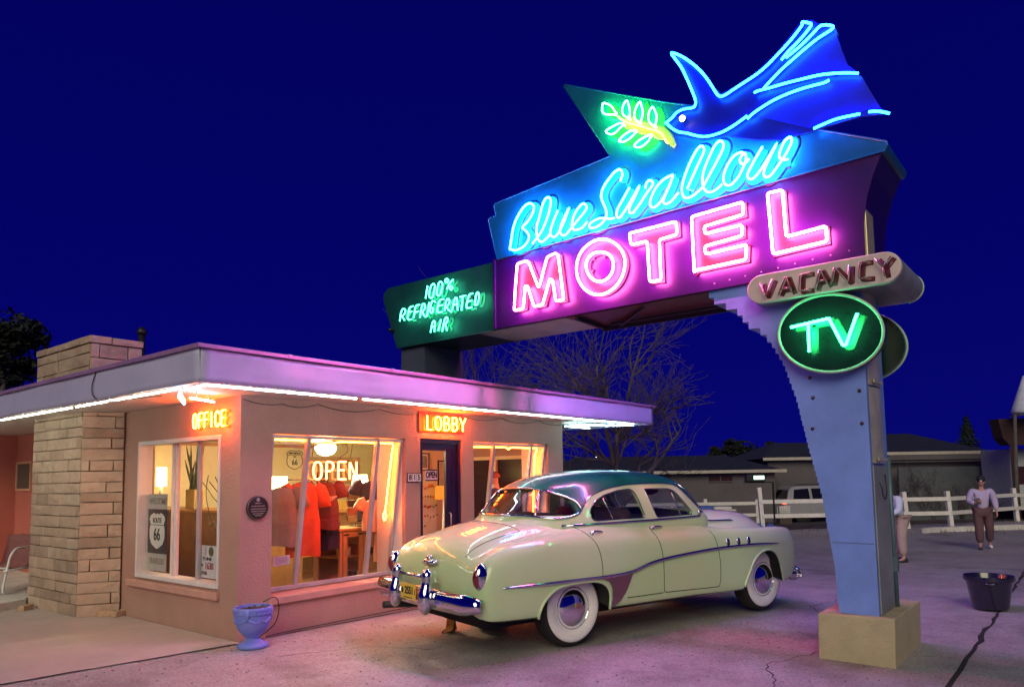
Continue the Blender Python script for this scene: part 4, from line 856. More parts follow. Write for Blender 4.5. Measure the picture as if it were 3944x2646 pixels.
# meter pipe behind the chimney
vp_ = thing('vent_pipe', 'thin dark vent pipe rising behind the stone chimney', 'vent pipe', (1.2, 5.0, 2.80))
b = MB(); b.tube([(1.2, 5.0, 2.80), (1.2, 5.0, 4.08)], .055, 10); b.lathe([(.075, 0), (.085, .05), (.04, .12), (0, .13)], (1.2, 5.0, 4.06), 12); b.build('pipe', m_black, vp_)
# ------------------------------------------------------------------ the old sedan, built along its own axis (u forward, v left, z up)
def CARP(name, base, rough=.22, coat=1.):
    m = M(name, base, rough, 0, var=.03, scale=2, coat=coat, spec=.35); m.node_tree.nodes['Principled BSDF'].inputs['Coat Roughness'].default_value = .015; return m
c_body = CARP('pale_green_cream_paint', (.50, .67, .36), .5)
c_roof = CARP('dark_green_paint', (.004, .12, .085), .3, .55)
c_dark = M('dark_interior', (.030, .012, .016), .8)
c_seat = M('seat_cloth', (.10, .045, .05), .9, var=.2, scale=20)
c_tyre = M('tyre_rubber', (.014, .013, .015), .75, var=.3, scale=20)
c_wwall = M('white_wall_rubber', (.84, .83, .80), .6, var=.05, scale=12)
c_well = M('wheel_well_black', (.01, .009, .01), .9)
c_lens = M('red_lens', (.16, .006, .012), .12, coat=1.)
c_trim = M('tinted_trim_chrome', (.62, .58, .66), .10, 1, var=.04)
c_shield = M('satin_gravel_guard', (.36, .28, .32), .28, .9, var=.1)
c_glass = GLASS('car_glass', (.85, .87, .88))
c_plate = M('plate_yellow', (.72, .50, .06), .5)
def spline(rows, k):
    rows = [list(r) for r in rows]; n = len(rows); out = []
    for i in range(n-1):
        p0, p1, p2, p3 = rows[max(0, i-1)], rows[i], rows[i+1], rows[min(n-1, i+2)]
        for j in range(k):
            t = j/k
            out.append([.5*((2*b)+(c-a)*t+(2*a-5*b+4*c-d)*t*t+(3*b-a-3*c+d)*t**3) for a, b, c, d in zip(p0, p1, p2, p3)])
    return out+[rows[-1]]
BODY = [(-1.10, .50, .50, .56, .36, .57, .28, .58, .59), (-1.095, .45, .76, .65, .56, .68, .40, .71, .73), (-1.065, .41, .865, .78, .62, .80, .46, .83, .85),
 (-1.01, .385, .915, .875, .64, .885, .50, .925, .95), (-.92, .375, .94, .945, .66, .95, .52, 1.0, 1.035), (-.75, .37, .957, 1.012, .67, 1.01, .54, 1.07, 1.11),
 (-.5, .365, .968, 1.058, .68, 1.06, .57, 1.13, 1.18), (-.2, .36, .972, 1.088, .70, 1.105, .60, 1.17, 1.222), (.2, .355, .972, 1.095, .765, 1.158, .66, 1.172, 1.19),
 (.6, .35, .966, 1.08, .79, 1.162, .66, 1.172, 1.18), (1.1, .345, .962, 1.062, .79, 1.165, .66, 1.172, 1.18), (1.6, .34, .956, 1.046, .78, 1.165, .64, 1.175, 1.185),
 (1.95, .33, .952, 1.04, .74, 1.11, .60, 1.17, 1.20), (2.3, .32, .952, 1.03, .66, 1.01, .56, 1.10, 1.215), (2.8, .32, .952, 1.008, .64, .985, .52, 1.095, 1.208),
 (3.15, .33, .948, .998, .62, .97, .48, 1.075, 1.188), (3.4, .36, .932, .985, .60, .95, .43, 1.04, 1.158), (3.55, .38, .90, .955, .57, .91, .38, .99, 1.125),
 (3.63, .40, .85, .88, .53, .85, .34, .95, 1.095), (3.71, .42, .74, .77, .46, .78, .29, .90, 1.055), (3.79, .45, .60, .70, .38, .72, .23, .82, .99), (3.85, .49, .44, .64, .28, .66, .16, .72, .90), (3.89, .54, .2, .60, .13, .61, .08, .63, .70)]
def sec_body(p):
    u, zb, W, zs, vt, zt, vh, zh, zc = p; h = zs-zb
    P = [(0, zb+.09), (W*.6, zb+.08), (W*.93, zb+.02), (W*.965, zb), (W*.99, zb+.06*h+.02), (W, zb+.42*h), (W*.995, zb+.66*h), (W-.03, zb+.88*h), (W-.10, zs), (vt, zt), (vh, zh), (vh*.62, zh+(zc-zh)*.72), (vh*.25, zc-(zc-zh)*.06), (0, zc)]
    Q = smooth_path([(0, a, b) for a, b in P], 3)
    return [(u, q.y, q.z) for q in Q]
def loft(stations, sec, k):
    rows = []
    for p in spline(stations, k):
        h = sec(p); full = h+[(q[0], -q[1], q[2]) for q in h[-2:0:-1]]; rows.append(full)
    b = MB(); b.grid(rows, closed=True); n = len(rows[0])
    for r, rev in ((0, False), (len(rows)-1, True)):
        o = r*n; idx = [o+i for i in range(n)]; b.f.append(idx if rev else idx[::-1]); b.m.append(0); b.sm.append(True)
    return b
def boolean(ob, cut, op='DIFFERENCE', keep=False, solver='FAST'):
    m = ob.modifiers.new('b', 'BOOLEAN'); m.object = cut; m.operation = op; m.solver = solver
    dg = bpy.context.evaluated_depsgraph_get(); me = bpy.data.meshes.new_from_object(ob.evaluated_get(dg))
    ob.modifiers.clear(); ob.data = me
    if not keep: bpy.data.objects.remove(cut)
    return ob
CAR_O = (1.946, -2.204, 0)
car = thing('vintage_sedan', 'pale green vintage sedan with dark green roof and whitewall tyres parked before the lobby', 'car', CAR_O, rz=R(-15.652))
body = loft(BODY, sec_body, 5).build('body', [c_body, c_well, c_dark])
bvh = BVHTree.FromPolygons([v.co[:] for v in body.data.vertices], [p.vertices[:] for p in body.data.polygons])
def on_side(u, z, s=-1, off=.0):
    h = bvh.ray_cast(Vector((u, s*2, z)), Vector((0, -s, 0)))
    if h[0] is None: return Vector((u, s*.9, z))
    return h[0]+h[1]*off*(1 if h[1].y*s > 0 else -1)
def on_top(u, v, off=0.):
    h = bvh.ray_cast(Vector((u, v, 2)), Vector((0, 0, -1))); return h[0]+Vector((0, 0, off)) if h[0] else Vector((u, v, 1))
ARCH_R = [(-.50, .30), (-.495, .39), (-.44, .50), (-.32, .595), (-.18, .630), (.0, .640), (.18, .635), (.29, .605), (.36, .55), (.39, .46), (.375, .30)]
ARCH_F = [(2.44, .25), (2.50, .35), (2.58, .49), (2.68, .63), (2.80, .71), (2.95, .742), (3.08, .712), (3.17, .62), (3.22, .49), (3.255, .38), (3.27, .25)]
for s in (-1, 1):
    for A in (ARCH_R, ARCH_F):
        b = MB(); b.prism([(q[0], s*.56, q[1]) for q in [(A[0][0], .05)]+A+[(A[-1][0], .05)]], (0, s*.8, 0)); boolean(body, b.build('cut', c_well))
me = body.data
for p in me.polygons:
    c = p.center
    if abs(c.y) < .95 and c.z < .78 and abs(c.y) > .5 and (-.52 < c.x < .41 or 2.42 < c.x < 3.29) and abs(p.normal.z)+abs(p.normal.x) > .75 or (abs(abs(c.y)-.56) < .004 and c.z < .75 and abs(p.normal.y) > .9 and (-.52 < c.x < .41 or 2.42 < c.x < 3.29)): p.material_index = 1
    elif p.normal.z > .55 and c.z > 1.1 and -.15 < c.x < 1.9 and abs(c.y) < (.62 if c.x > .25 else .42): p.material_index = 2
    elif c.z < .46 and p.normal.z < -.5: p.material_index = 1
me.set_sharp_from_angle(angle=R(38)); put(body, car, True)
# cabin shell
GH = [(-.40, .20, 1.19, .12, 1.165), (-.34, .42, 1.25, .26, 1.195), (-.24, .56, 1.335, .36, 1.245), (-.10, .668, 1.455, .47, 1.325), (.05, .738, 1.555, .545, 1.40), (.22, .785, 1.628, .60, 1.465), (.45, .812, 1.682, .645, 1.515),
 (.8, .826, 1.713, .672, 1.548), (1.2, .826, 1.718, .678, 1.558), (1.5, .82, 1.70, .672, 1.55), (1.72, .815, 1.657, .655, 1.52), (1.88, .805, 1.58, .63, 1.46), (2.02, .79, 1.46, .60, 1.36), (2.15, .72, 1.34, .55, 1.255), (2.27, .5, 1.22, .38, 1.17), (2.33, .2, 1.16, .14, 1.145)]
def gh(d, du=0.):
    out = []
    for (u, vb, zc, vr, zd) in GH:
        cu = .95; uu = u+(du if u < .3 else -du if u > 1.7 else 0)
        out.append((uu, max(.03, vb-d), zc-d, max(.02, vr-d), zd-d*.7))
    return out
def sec_gh(p, zb=1.02):
    u, vb, zc, vr, zd = p
    P = [(0, zb), (vb*.9, zb), (vb, zb+.03), (vb*.998, 1.16), (vb+(vr-vb)*.42, 1.16+(zd-1.16)*.55), (vr, zd), (vr*.86, zd+(zc-zd)*.55), (vr*.55, zd+(zc-zd)*.87), (vr*.25, zc-.006), (0, zc)]
    return [(u, q.y, q.z) for q in smooth_path([(0, a, b) for a, b in P], 3)]
def shell(d0, d1):
    a = loft(gh(d0, d0), sec_gh, 4).build('shell', c_roof); c = loft(gh(d1, d1*1.3), lambda p: sec_gh(p, .95), 4).build('cut', c_dark); return boolean(a, c)
QW = [(.335, 1.205), (.31, 1.25), (.335, 1.31), (.42, 1.39), (.56, 1.45), (.75, 1.492), (.93, 1.505), (.975, 1.48), (1.0, 1.40), (1.045, 1.215), (1.02, 1.20), (.38, 1.195)]
FWD = [(1.135, 1.50), (1.5, 1.495), (1.60, 1.475), (1.66, 1.42), (1.815, 1.235), (1.80, 1.205), (1.235, 1.195), (1.215, 1.21)]
RW = [(0, 1.262), (.3, 1.26), (.5, 1.25), (.64, 1.232), (.70, 1.236), (.732, 1.27), (.715, 1.33), (.645, 1.41), (.5, 1.48), (.3, 1.518), (0, 1.53)]
WS = [(0, 1.245), (.35, 1.24), (.6, 1.225), (.655, 1.25), (.63, 1.36), (.58, 1.47), (.5, 1.545), (.3, 1.59), (0, 1.605)]
mir = lambda P: P+[(-q[0], q[1]) for q in P[-2:0:-1]]
def cut_side(P, s, r=.03): 
    P = [(q.x, q.z) for q in fillet([(q[0], 0, q[1]) for q in P], r, 3)]
    b = MB(); b.prism([(q[0], s*.3, q[1]) for q in P], (0, s*.8, 0)); return b.build('cut', c_roof)
def cut_end(P, u0, u1): b = MB(); b.prism([(u0, q[0], q[1]) for q in mir(P)], (u1-u0, 0, 0)); return b.build('cut', c_roof)
DRIP = [(-.02, 1.12), (.20, 1.27), (.29, 1.365), (.39, 1.44), (.58, 1.503), (.80, 1.538), (1.0, 1.553), (1.3, 1.556), (1.55, 1.548), (1.68, 1.525), (1.78, 1.46), (1.99, 1.25), (2.05, 1.12)]
roof = shell(0, .028)
for s in (-1, 1):
    boolean(roof, cut_side([(q[0], q[1]-.004) for q in DRIP]+[(2.05, 1.0), (-.02, 1.0)], s, .02))
boolean(roof, cut_end(RW, -1.2, .19)); boolean(roof, cut_end(WS, 1.74, 3))
def zbox(u0, u1, z0, z1): b = MB(); b.box(u0, u1, -1.2, 1.2, z0, z1); return b.build('cut', c_roof)
boolean(roof, zbox(-1, .14, .5, 1.252)); boolean(roof, zbox(1.98, 3, .5, 1.24))
for u0, u1, z1, nm in ((-1, .24, 1.258, 'rear_window_sill'), (1.9, 3, 1.246, 'cowl')):
    cw = shell(-.003, .028); boolean(cw, zbox(u0, u1, .5, z1), 'INTERSECT'); cw.name = nm; cw.data.materials.clear(); cw.data.materials.append(c_body); cw.data.set_sharp_from_angle(angle=R(30)); put(cw, car, True)
roof.name = 'roof'; roof.data.set_sharp_from_angle(angle=R(30)); put(roof, car, True)
for s in (-1, 1):
    df = shell(-.007, .022); boolean(df, cut_side(DRIP+[(2.05, 1.0), (-.02, 1.0)], s, .02), 'INTERSECT')
    for P in (QW, FWD): boolean(df, cut_side(P, s))
    df.name = 'door_frame'; df.data.materials.clear(); df.data.materials.append(c_body); df.data.set_sharp_from_angle(angle=R(30)); put(df, car, True)
def pane(cut, name):
    g = shell(.011, .0145); boolean(g, cut, 'INTERSECT'); g.name = name; g.data.materials.clear(); g.data.materials.append(c_glass); g.data.set_sharp_from_angle(angle=R(40)); put(g, car, True); return g
pane(cut_end(RW, -1.2, .20), 'rear_window'); pane(cut_end(WS, 1.73, 3), 'windscreen')
for s in (-1, 1):
    for P in (QW, FWD): pane(cut_side(P, s), 'side_window')
gsh = loft(gh(-.008, -.008), sec_gh, 4).build('cut', c_body); gb = BVHTree.FromPolygons([v.co[:] for v in gsh.data.vertices], [p.vertices[:] for p in gsh.data.polygons]); bpy.data.objects.remove(gsh)
def on_cab(u, z, s, off=0.):
    h = gb.ray_cast(Vector((u, s*2, z)), Vector((0, -s, 0))); return (h[0]+Vector((0, s*off, 0))) if h[0] else Vector((u, s*.7, z))
def on_rear(v, z, off=0., d=1):
    h = gb.ray_cast(Vector((-3 if d > 0 else 5, v, z)), Vector((d, 0, 0))); return (h[0]-Vector((d*off, 0, 0))) if h[0] else Vector((0, v, z))
# bright trim
for s in (-1, 1):
    b = MB(); b.tube([on_cab(q.x, q.z, s, .004) for q in smooth_path([(q[0], 0, q[1]) for q in DRIP[1:-1]], 3)], .008, 6); b.build('drip_rail', c_trim, car, local=True)
    b = MB(); b.tube([on_cab(u, z, s, .006) for u, z in ((-.02, 1.158), (.2, 1.163), (.6, 1.166), (1.0, 1.168), (1.4, 1.17), (1.8, 1.175), (1.93, 1.18))], .014, 8, sec=(1, .6), up=(0, s, 0)); b.build('belt_trim', c_trim, car, local=True)
    for P in (QW, FWD):
        b = MB(); b.tube([on_cab(q.x, q.z, s, .001) for q in fillet([(q[0], 0, q[1]) for q in P], .03, 3)], .006, 6, True); b.build('window_trim', c_trim, car, local=True)
    b = MB()
    for u0, z0, u1, z1 in ((.60, 1.195, .53, 1.44), (1.62, 1.20, 1.56, 1.485)): b.tube([on_cab(u0+(u1-u0)*k/4, z0+(z1-z0)*k/4, s, -.012) for k in range(5)], .006, 6)
    b.build('vent_window_post', c_trim, car, local=True)
    TR = [(-.89, .668), (-.5, .667), (.0, .664), (.3, .662), (.55, .668), (.70, .684), (.80, .706), (.95, .742), (1.15, .768), (1.45, .790), (1.8, .808), (2.2, .820), (2.7, .818), (3.18, .803)]
    P = smooth_path([on_side(u, z, s, .008) for u, z in TR], 4); n = len(P)
    b = MB(); b.tube(P, [.018*min(1, .25+i/5, .3+(n-1-i)/5) for i in range(n)], 10, sec=(1, .75), up=(0, s, 0)); b.build('side_trim', c_trim, car, local=True)
    # gravel guard ahead of the rear wheel
    SP_ = [(.25, .655), (.66, .672), (.70, .68), (.655, .59), (.60, .50), (.53, .42), (.455, .365), (.385, .365), (.412, .44), (.405, .55), (.36, .615)]
    vs, _, fcs, *_r = delaunay_2d_cdt([Vector(q) for q in SP_]+[Vector((x*.04, z*.04)) for x in range(7, 18) for z in range(9, 17)], [], [list(range(len(SP_)))], 1, 1e-5)
    b = MB(); b.add([on_side(q.x, q.y, s, .009) if bvh else None for q in vs], [tuple(f) for f in fcs], 0, True); o = b.build('gravel_guard', c_shield, car, local=True)
    for A in (ARCH_R, ARCH_F):
        P = []
        for q in smooth_path([(q[0], 0, q[1]) for q in A], 3):
            P.append(on_side(q.x, max(q.z, .40), s, .0)); P[-1].z = q.z
        b = MB(); b.tube([p for p in P if p.z > .33], .014, 8); b.build('wheel_arch_lip', c_body, car, local=True)
    # shut lines
    for L in ([(.10, 1.15), (.16, 1.08), (.225, 1.0), (.265, .9), (.285, .78), (.285, .67)], [(1.075, 1.16), (1.09, 1.06), (1.12, .96), (1.145, .85), (1.155, .70), (1.155, .50), (1.16, .44), (1.19, .425)], [(1.19, .425), (1.6, .412), (1.98, .40), (2.06, .42), (2.08, .6), (2.05, .85), (2.0, 1.0), (1.93, 1.13)], [(.62, .43), (.8, .427), (1.14, .425)]):
        b = MB(); b.tube([on_side(q.x, q.z, s, .000) for q in smooth_path([(q[0], 0, q[1]) for q in L], 3)], .0042, 5); b.build('door_gap', c_well, car, local=True)
    for u, z in ((.29, 1.085), (1.18, 1.09)):
        p = on_side(u, z, s, .0); b = MB(); q = [on_side(u+k*.045-.07, z, s, .028-.012*abs(k-1.5)) for k in range(4)]
        b.tube(smooth_path([on_side(u-.075, z, s, 0)]+q+[on_side(u+.085, z, s, .004)], 3), .011, 8); b.ball(on_side(u-.07, z-.012, s, .008), (.018, .014, .018), 10, 6); b.build('door_handle', m_chrome, car, local=True)
    for u in (2.235, 2.425, 2.61):
        p = on_side(u, .875, s, .0); h = MB(); h.ball(p, (.034, .016, .042), 14, 8); o = h.build('porthole', m_chrome, car, local=True); h = MB(); h.ball(p+Vector((.004, s*.007, -.012)), (.024, .013, .026), 12, 8); h.build('porthole_hole', c_well, o, local=True)
    # tail lamps at the fender ends
    p = Vector((-1.035, s*.835, .765)); b = MB(); b.ball(p, (.085, .058, .125), 14, 10); o = b.build('tail_lamp', m_chrome, car, local=True); b = MB(); b.ball(p+Vector((-.028, 0, -.005)), (.066, .047, .098), 14, 10); b.build('lens', c_lens, o, local=True)
    b = MB(); b.ball((-1.045, s*.80, .585), (.03, .035, .05), 10, 8); b.build('tail_lamp_foot', m_chrome, o, local=True)
    b = MB(); b.tube([on_top(2.30+.06*k, s*(.575-.003*k), .012) for k in range(10)], [.008]+[.014]*8+[.006], 8); b.build('hood_spear', m_chrome, car, local=True)
    b = MB(); b.ball(on_cab(1.93, 1.22, s, .02), (.03, .02, .025), 8, 6); b.tube([on_cab(1.91, 1.19, s, .0), on_cab(1.96, 1.23, s, .05)], .009, 6); b.build('mirror_stub', m_chrome, car, local=True)
# rear window frame and dividers
for Pm, d, nm in ((RW, 1, 'rear_window_frame'), (WS, -1, 'windscreen_frame')):
    b = MB(); b.tube([on_rear(q[0]*1.01, q[1], -.001, d) for q in [(p.y, p.z) for p in smooth_path([(0, *q) for q in mir(Pm)], 3, True)]], .012, 8, True); b.build(nm, c_trim, car, local=True)
for s in (-1, 1):
    b = MB(); b.tube([on_rear(s*(.50-.13*k/5), 1.25+.255*k/5, -.006) for k in range(6)], .013, 8); b.build('rear_window_bar', c_trim, car, local=True)
for L in ([(-.44, -.64+1.28*k/24) for k in range(25)], [(-.46-.55*k/24, .60-.07*k/24) for k in range(25)], [(-.46-.55*k/24, -.60+.07*k/24) for k in range(25)]):
    b = MB(); b.tube([on_top(u, v, .0005) for u, v in L], .0035, 5); b.build('boot_gap', c_well, car, local=True)
b = MB(); b.tube([(-1.10+.008*abs(k-4)**1.5, -.55+.1375*k, .562-.001*abs(k-4)) for k in range(9)], .005, 5)
b.build('boot_gap', c_well, car, local=True)
b = MB(); b.tube([(-1.078, -.13, .838), (-1.10, -.09, .842), (-1.108, 0, .842), (-1.10, .09, .842), (-1.078, .13, .838)], [.012, .028, .034, .028, .012], 10, sec=(1, 1)); b.ball((-1.095, 0, .885), (.035, .04, .026), 12, 8); b.build('boot_handle', m_chrome, car, local=True)
b = MB(); b.ball((-1.103, 0, .715), (.008, .014, .018), 10, 6); b.build('key_lock', m_chrome, car, local=True)
# bumpers: swept blade, guards and plate
def bumper(u, sgn, name, z=.545):
    path = []
    for k in range(33):
        v = -.97+1.94*k/32; a = abs(v)/.97; path.append((u-sgn*(-.0+.04*a*a+.30*max(0, a-.80)**1.5*3.0), v, z))
    ends = .42
    prof = [(-.015, -.092), (.03, -.09), (.055, -.045), (.058, .0), (.045, .055), (.02, .085), (-.02, .088)]
    rows = []
    for i, p in enumerate(path):
        a = Vector(path[max(0, i-1)]); c = Vector(path[min(len(path)-1, i+1)]); t = (c-a).normalized(); nn = Vector((t.y, -t.x, 0))*sgn
        if nn.x*sgn < 0: nn = -nn
        q = min(1, .55+i*.2, .55+(len(path)-1-i)*.2)
        rows.append([(p[0]+nn.x*x, p[1]+nn.y*x, p[2]+y*q) for x, y in [(e.x, e.z) for e in smooth_path([(a_[0], 0, a_[1]) for a_ in prof], 2)]])
    b = MB(); b.grid(rows); o = b.build(name, m_chrome, car, local=True); so_ = o.modifiers.new('s', 'SOLIDIFY'); so_.thickness = .012
    for s in (-1, 1):
        g = MB(); x = u+sgn*.055
        dz = z-.545
        g.tube(smooth_path([(x+sgn*q[0], s*.30, q[1]+dz) for q in ((-.01, .425), (.005, .44), (.012, .48), (.014, .54), (.010, .60), (.0, .655), (-.005, .70), (-.008, .745), (-.016, .785), (-.03, .803))], 2), [q for r in ((.028, .046), (.056, .062), (.068, .072), (.073, .072), (.068, .062), (.055, .052), (.052, .055), (.057, .055), (.047, .034)) for q in r]+[.012], 16)
        g.build('bumper_guard', m_chrome, o, local=True)
    g = MB(); g.tube([(u+sgn*.03, -.30, .73+z-.545), (u+sgn*.04, 0, .733+z-.545), (u+sgn*.03, .30, .73+z-.545)], .026, 10, sec=(1, .7)); g.build('guard_bar', m_chrome, o, local=True)
    return o
bp_ = bumper(-1.24, -1, 'rear_bumper'); bf_ = bumper(3.64, 1, 'front_bumper', .42)
for s in (-1, 1):
    b = MB(); b.ball((3.57, s*.86, .40), (.115, .075, .085), 14, 10); b.ball((3.50, s*.80, .50), (.05, .05, .07), 10, 8); b.build('bumper_end', m_chrome, bf_, local=True)
b = MB(); b.box(-1.325, -1.318, -.135, .165, .505, .655); pl_ = b.build('licence_plate', c_plate, car, local=True, bevel=.006)
text_mesh('2551', .098, m_ink, (-1.3265, -.01, .588), (0, -1, 0), (0, 0, 1), pl_, 'lettering', .003, sx=.88, local=True)
b = MB(); b.box(-1.3275, -1.3255, -.07, .10, .520, .528); b.ball((-1.326, .125, .585), (.002, .022, .03), 8, 6); b.box(-1.3275, -1.3255, -.128, -.118, .56, .61); b.build('small_print', m_ink, pl_, local=True)
b = MB(); b.tube([(-.6, .52, .33), (-1.0, .56, .36), (-1.30, .60, .375)], .036, 12); b.build('exhaust_pipe', m_black, car, local=True)
b = MB(); b.box(-.8, 3.4, -.55, .55, .24, .37); b.box(-.7, -.45, -.4, .4, .2, .3); b.build('underbody', c_well, car, local=True)
# wheels
def wheel(u, s):
    tp = [(.20, .085), (.245, .10), (.30, .108), (.335, .10), (.362, .075), (.373, .03), (.373, -.03), (.362, -.075), (.335, -.10), (.28, -.108), (.2, -.09)]
    c = (u, s*.69, .372); ax = (0, s, 0)
    b = MB(); b.lathe([(r, z) for r, z in tp]+[(.02, -.08)], c, 44, ax)
    o = b.build('wheel', c_tyre, car, local=True, angle=60)
    b = MB(); b.lathe([(.205, .088), (.222, .104), (.25, .1115), (.29, .1155), (.318, .110), (.326, .102), (.318, .100), (.25, .10)], c, 44, ax); b.build('white_wall', c_wwall, o, local=True)
    b = MB(); b.lathe([(.214, .07), (.210, .096), (.196, .104), (.186, .092), (.176, .098), (.15, .122), (.10, .140), (.05, .147), (0, .149)], c, 44, ax); b.build('hub_cap', m_chrome, o, local=True, angle=50)
    b = MB(); b.lathe([(.2, .07), (.18, -.05), (.02, -.06)], c, 24, ax); b.build('rim', m_black, o, local=True)
for u in (.05, 3.06):
    for s in (-1, 1): wheel(u, s)
# inside the cabin
b = MB()
for u, zt in ((.10, 1.245), (1.02, 1.27)):
    b.tube([(u, -.60, zt-.08), (u, -.55, zt-.06), (u, 0, zt-.055), (u, .55, zt-.06), (u, .60, zt-.08)], [.05, .085, .09, .085, .05], 10)
    b.box(u-.07, u+.07, -.58, .58, 1.05, zt-.06)
b.build('seat_back', c_seat, car, local=True)
b = MB(); a_ = Vector((.55, 0, .83)).normalized(); c_ = Vector((1.50, .36, 1.29)); x_ = Vector((0, 1, 0)); y_ = a_.cross(x_)
b.tube([c_+(x_*math.cos(k*PI/14)+y_*math.sin(k*PI/14))*.20 for k in range(28)], .011, 8, True); b.tube([c_-x_*.19, c_, c_+x_*.19], .010, 6); b.tube([c_, c_+Vector((.35, 0, -.28))], .018, 8)
b.build('steering_wheel', m_black, car, local=True)
b = MB(); b.tube([(1.85, -.66, 1.17), (1.80, -.3, 1.20), (1.79, 0, 1.21), (1.80, .3, 1.20), (1.85, .66, 1.17)], .06, 10); b.build('dashboard', c_dark, car, local=True)
for s in (-1, 1):
    b = MB(); b.ball((1.50, s*.40, 1.475), (.04, .20, .055), 12, 8); b.build('sun_visor', M('visor_maroon', (.10, .012, .02), .8) if s < 0 else bpy.data.materials['visor_maroon'], car, local=True)
# wheel chock and cord on the ground under the tail
ck = thing('wheel_chock', 'small orange wheel chock with a black cord on the ground behind the sedan', 'wheel chock', (1.68, -1.50, 0))
b = MB(); A = [(-.10, 0), (.10, 0), (.085, .05), (.05, .075), (.035, .13), (-.02, .14), (-.05, .09), (-.09, .06)]; d_ = Vector((.85, .5, 0)); w_ = Vector((-.27, .46, 0)).normalized()*.09
b.prism([Vector((1.68, -1.50, 0))+d_*q[0]*.9+Vector((0, 0, q[1])) for q in A], w_); b.build('block', M('orange_rubber', (.55, .20, .03), .6, var=.2), ck, bevel=.012)
b = MB(); b.tube(smooth_path([(1.66, -1.52, .09), (1.58, -1.56, .03), (1.52, -1.53, .012), (1.49, -1.49, .012), (1.54, -1.46, .015), (1.62, -1.47, .05)], 4), .007, 6); b.build('cord', m_wire, ck)
# ------------------------------------------------------------------ things standing on the forecourt
m_urn = M('urn_blue', (.17, .22, .66), .55, var=.12, scale=6, bump=.15, bscale=30)
ur = thing('planter_urn', 'periwinkle blue garden urn with a key pattern band at the corner of the office', 'planter', (-.03, -.33, 0))
b = MB(); b.lathe([(.0, 0), (.165, 0), (.172, .02), (.16, .04), (.10, .065), (.075, .10), (.09, .125), (.14, .165), (.178, .225), (.193, .29), (.197, .36), (.210, .365), (.213, .43), (.203, .442), (.19, .44), (.185, .40), (.0, .395)], (-.03, -.33, 0), 40); b.v = [(-.03+(v[0]+.03)*.88, -.33+(v[1]+.33)*.88, v[2]*.90) for v in b.v]; b.build('bowl', m_urn, ur, angle=50)
b = MB()
def urn(a, z, r): return Vector((-.03+r*.88*math.cos(a), -.33+r*.88*math.sin(a), z*.90))
for k in range(22):
    a = k*2*PI/22
    if k % 6 == 0: continue
    b.tube([urn(a, .382, .2115), urn(a, .415, .2125), urn(a+.14, .415, .2125), urn(a+.14, .393, .2122), urn(a+.08, .393, .212)], .0045, 5)
for z in (.374, .424): b.tube([urn(k*PI/18, z, .2118) for k in range(36)], .0045, 5, True)
b.build('key_pattern', m_urn, ur)
b = MB()
for k in range(4):
    a = -PI*.78+k*PI/2; b.tube([urn(a, .43, .214), urn(a, .36, .205), urn(a, .30, .205)], .022, 8, sec=(1, .5), up=(math.cos(a), math.sin(a), 0))
    for d in (-1, 1): b.tube([urn(a, .335, .199), urn(a+d*.25, .30, .196), urn(a+d*.5, .28, .190), urn(a+d*.72, .305, .197)], [.014, .016, .012, .006], 8)
b.build('swag', m_urn, ur)
b = MB(); rnd = random.Random(3)
for k in range(40): a = rnd.uniform(0, 6.3); r = rnd.uniform(0, .15); p = urn(a, .405, r); b.tube([p, p+Vector((rnd.uniform(-.03, .03), rnd.uniform(-.03, .03), rnd.uniform(.0, .035)))], .006, 4)
b.lathe([(0, .0), (.165, .0), (.165, -.02)], (-.03, -.33, .368), 20); b.build('dry_soil', m_dirt, ur)
b = MB(); b.tube(smooth_path([(.06, -.36, .43), (.16, -.42, .47), (.20, -.43, .36), (.19, -.38, .2), (.13, -.25, .08), (.16, -.14, .02), (.5, -.04, .012), (1.4, -.045, .012), (2.5, -.05, .012)], 5), .0055, 6); tag(b.build('extension_cord', m_wire), 'black extension cord running from the blue urn along the foot of the wall', 'cord')
bk = thing('tree_tub', 'glossy near black plastic tub standing on the concrete right of the sign pole', 'tub', (6.29, -5.93, 0))
m_tub = M('black_plastic', (.010, .010, .03), .22, var=.1, coat=.6)
b = MB(); b.lathe([(0, 0), (.180, 0), (.192, .02), (.240, .31), (.245, .325), (.266, .33), (.270, .355), (.266, .385), (.254, .382), (.245, .35), (.18, .05), (0, .05)], (6.29, -5.93, 0), 44); b.build('shell', m_tub, bk, angle=40)
b = MB()
for a in (.2, 3.3): b.tube([(6.29+.272*math.cos(a+d), -5.93+.272*math.sin(a+d), .318-.012*(1-abs(d)*4)) for d in (-.22, -.1, 0, .1, .22)], .016, 8)
b.build('grip', m_tub, bk)
m_brick = M('loose_brick', (.45, .30, .19), .9, var=.2, scale=20, bump=.4)
for x, y, a, lab in ((-.60, 4.10, .5, 'tan brick lying at the left foot of the stone pillar'), (-.17, 2.72, -.6, 'tan brick lying at the right foot of the stone pillar'), (-.07, 2.58, .3, 'tan brick against the wall right of the stone pillar')):
    b = MB(); c, s_ = math.cos(a), math.sin(a); b.obox((x, y, .04), (.085*c, .085*s_, 0), (-.045*s_, .045*c, 0), (0, 0, .036)); tag(b.build('brick', m_brick, bevel=.008), lab, 'brick', 'loose bricks by the stone pillar')
b = MB(); b.obox((.20, -.09, .025), (.05, .01, 0), (-.01, .03, 0), (0, 0, .022)); b.ball((.15, -.10, .02), (.03, .02, .018), 8, 5); tag(b.build('stone', m_brick, bevel=.006), 'small broken stone beside the foot of the blue urn', 'stone')
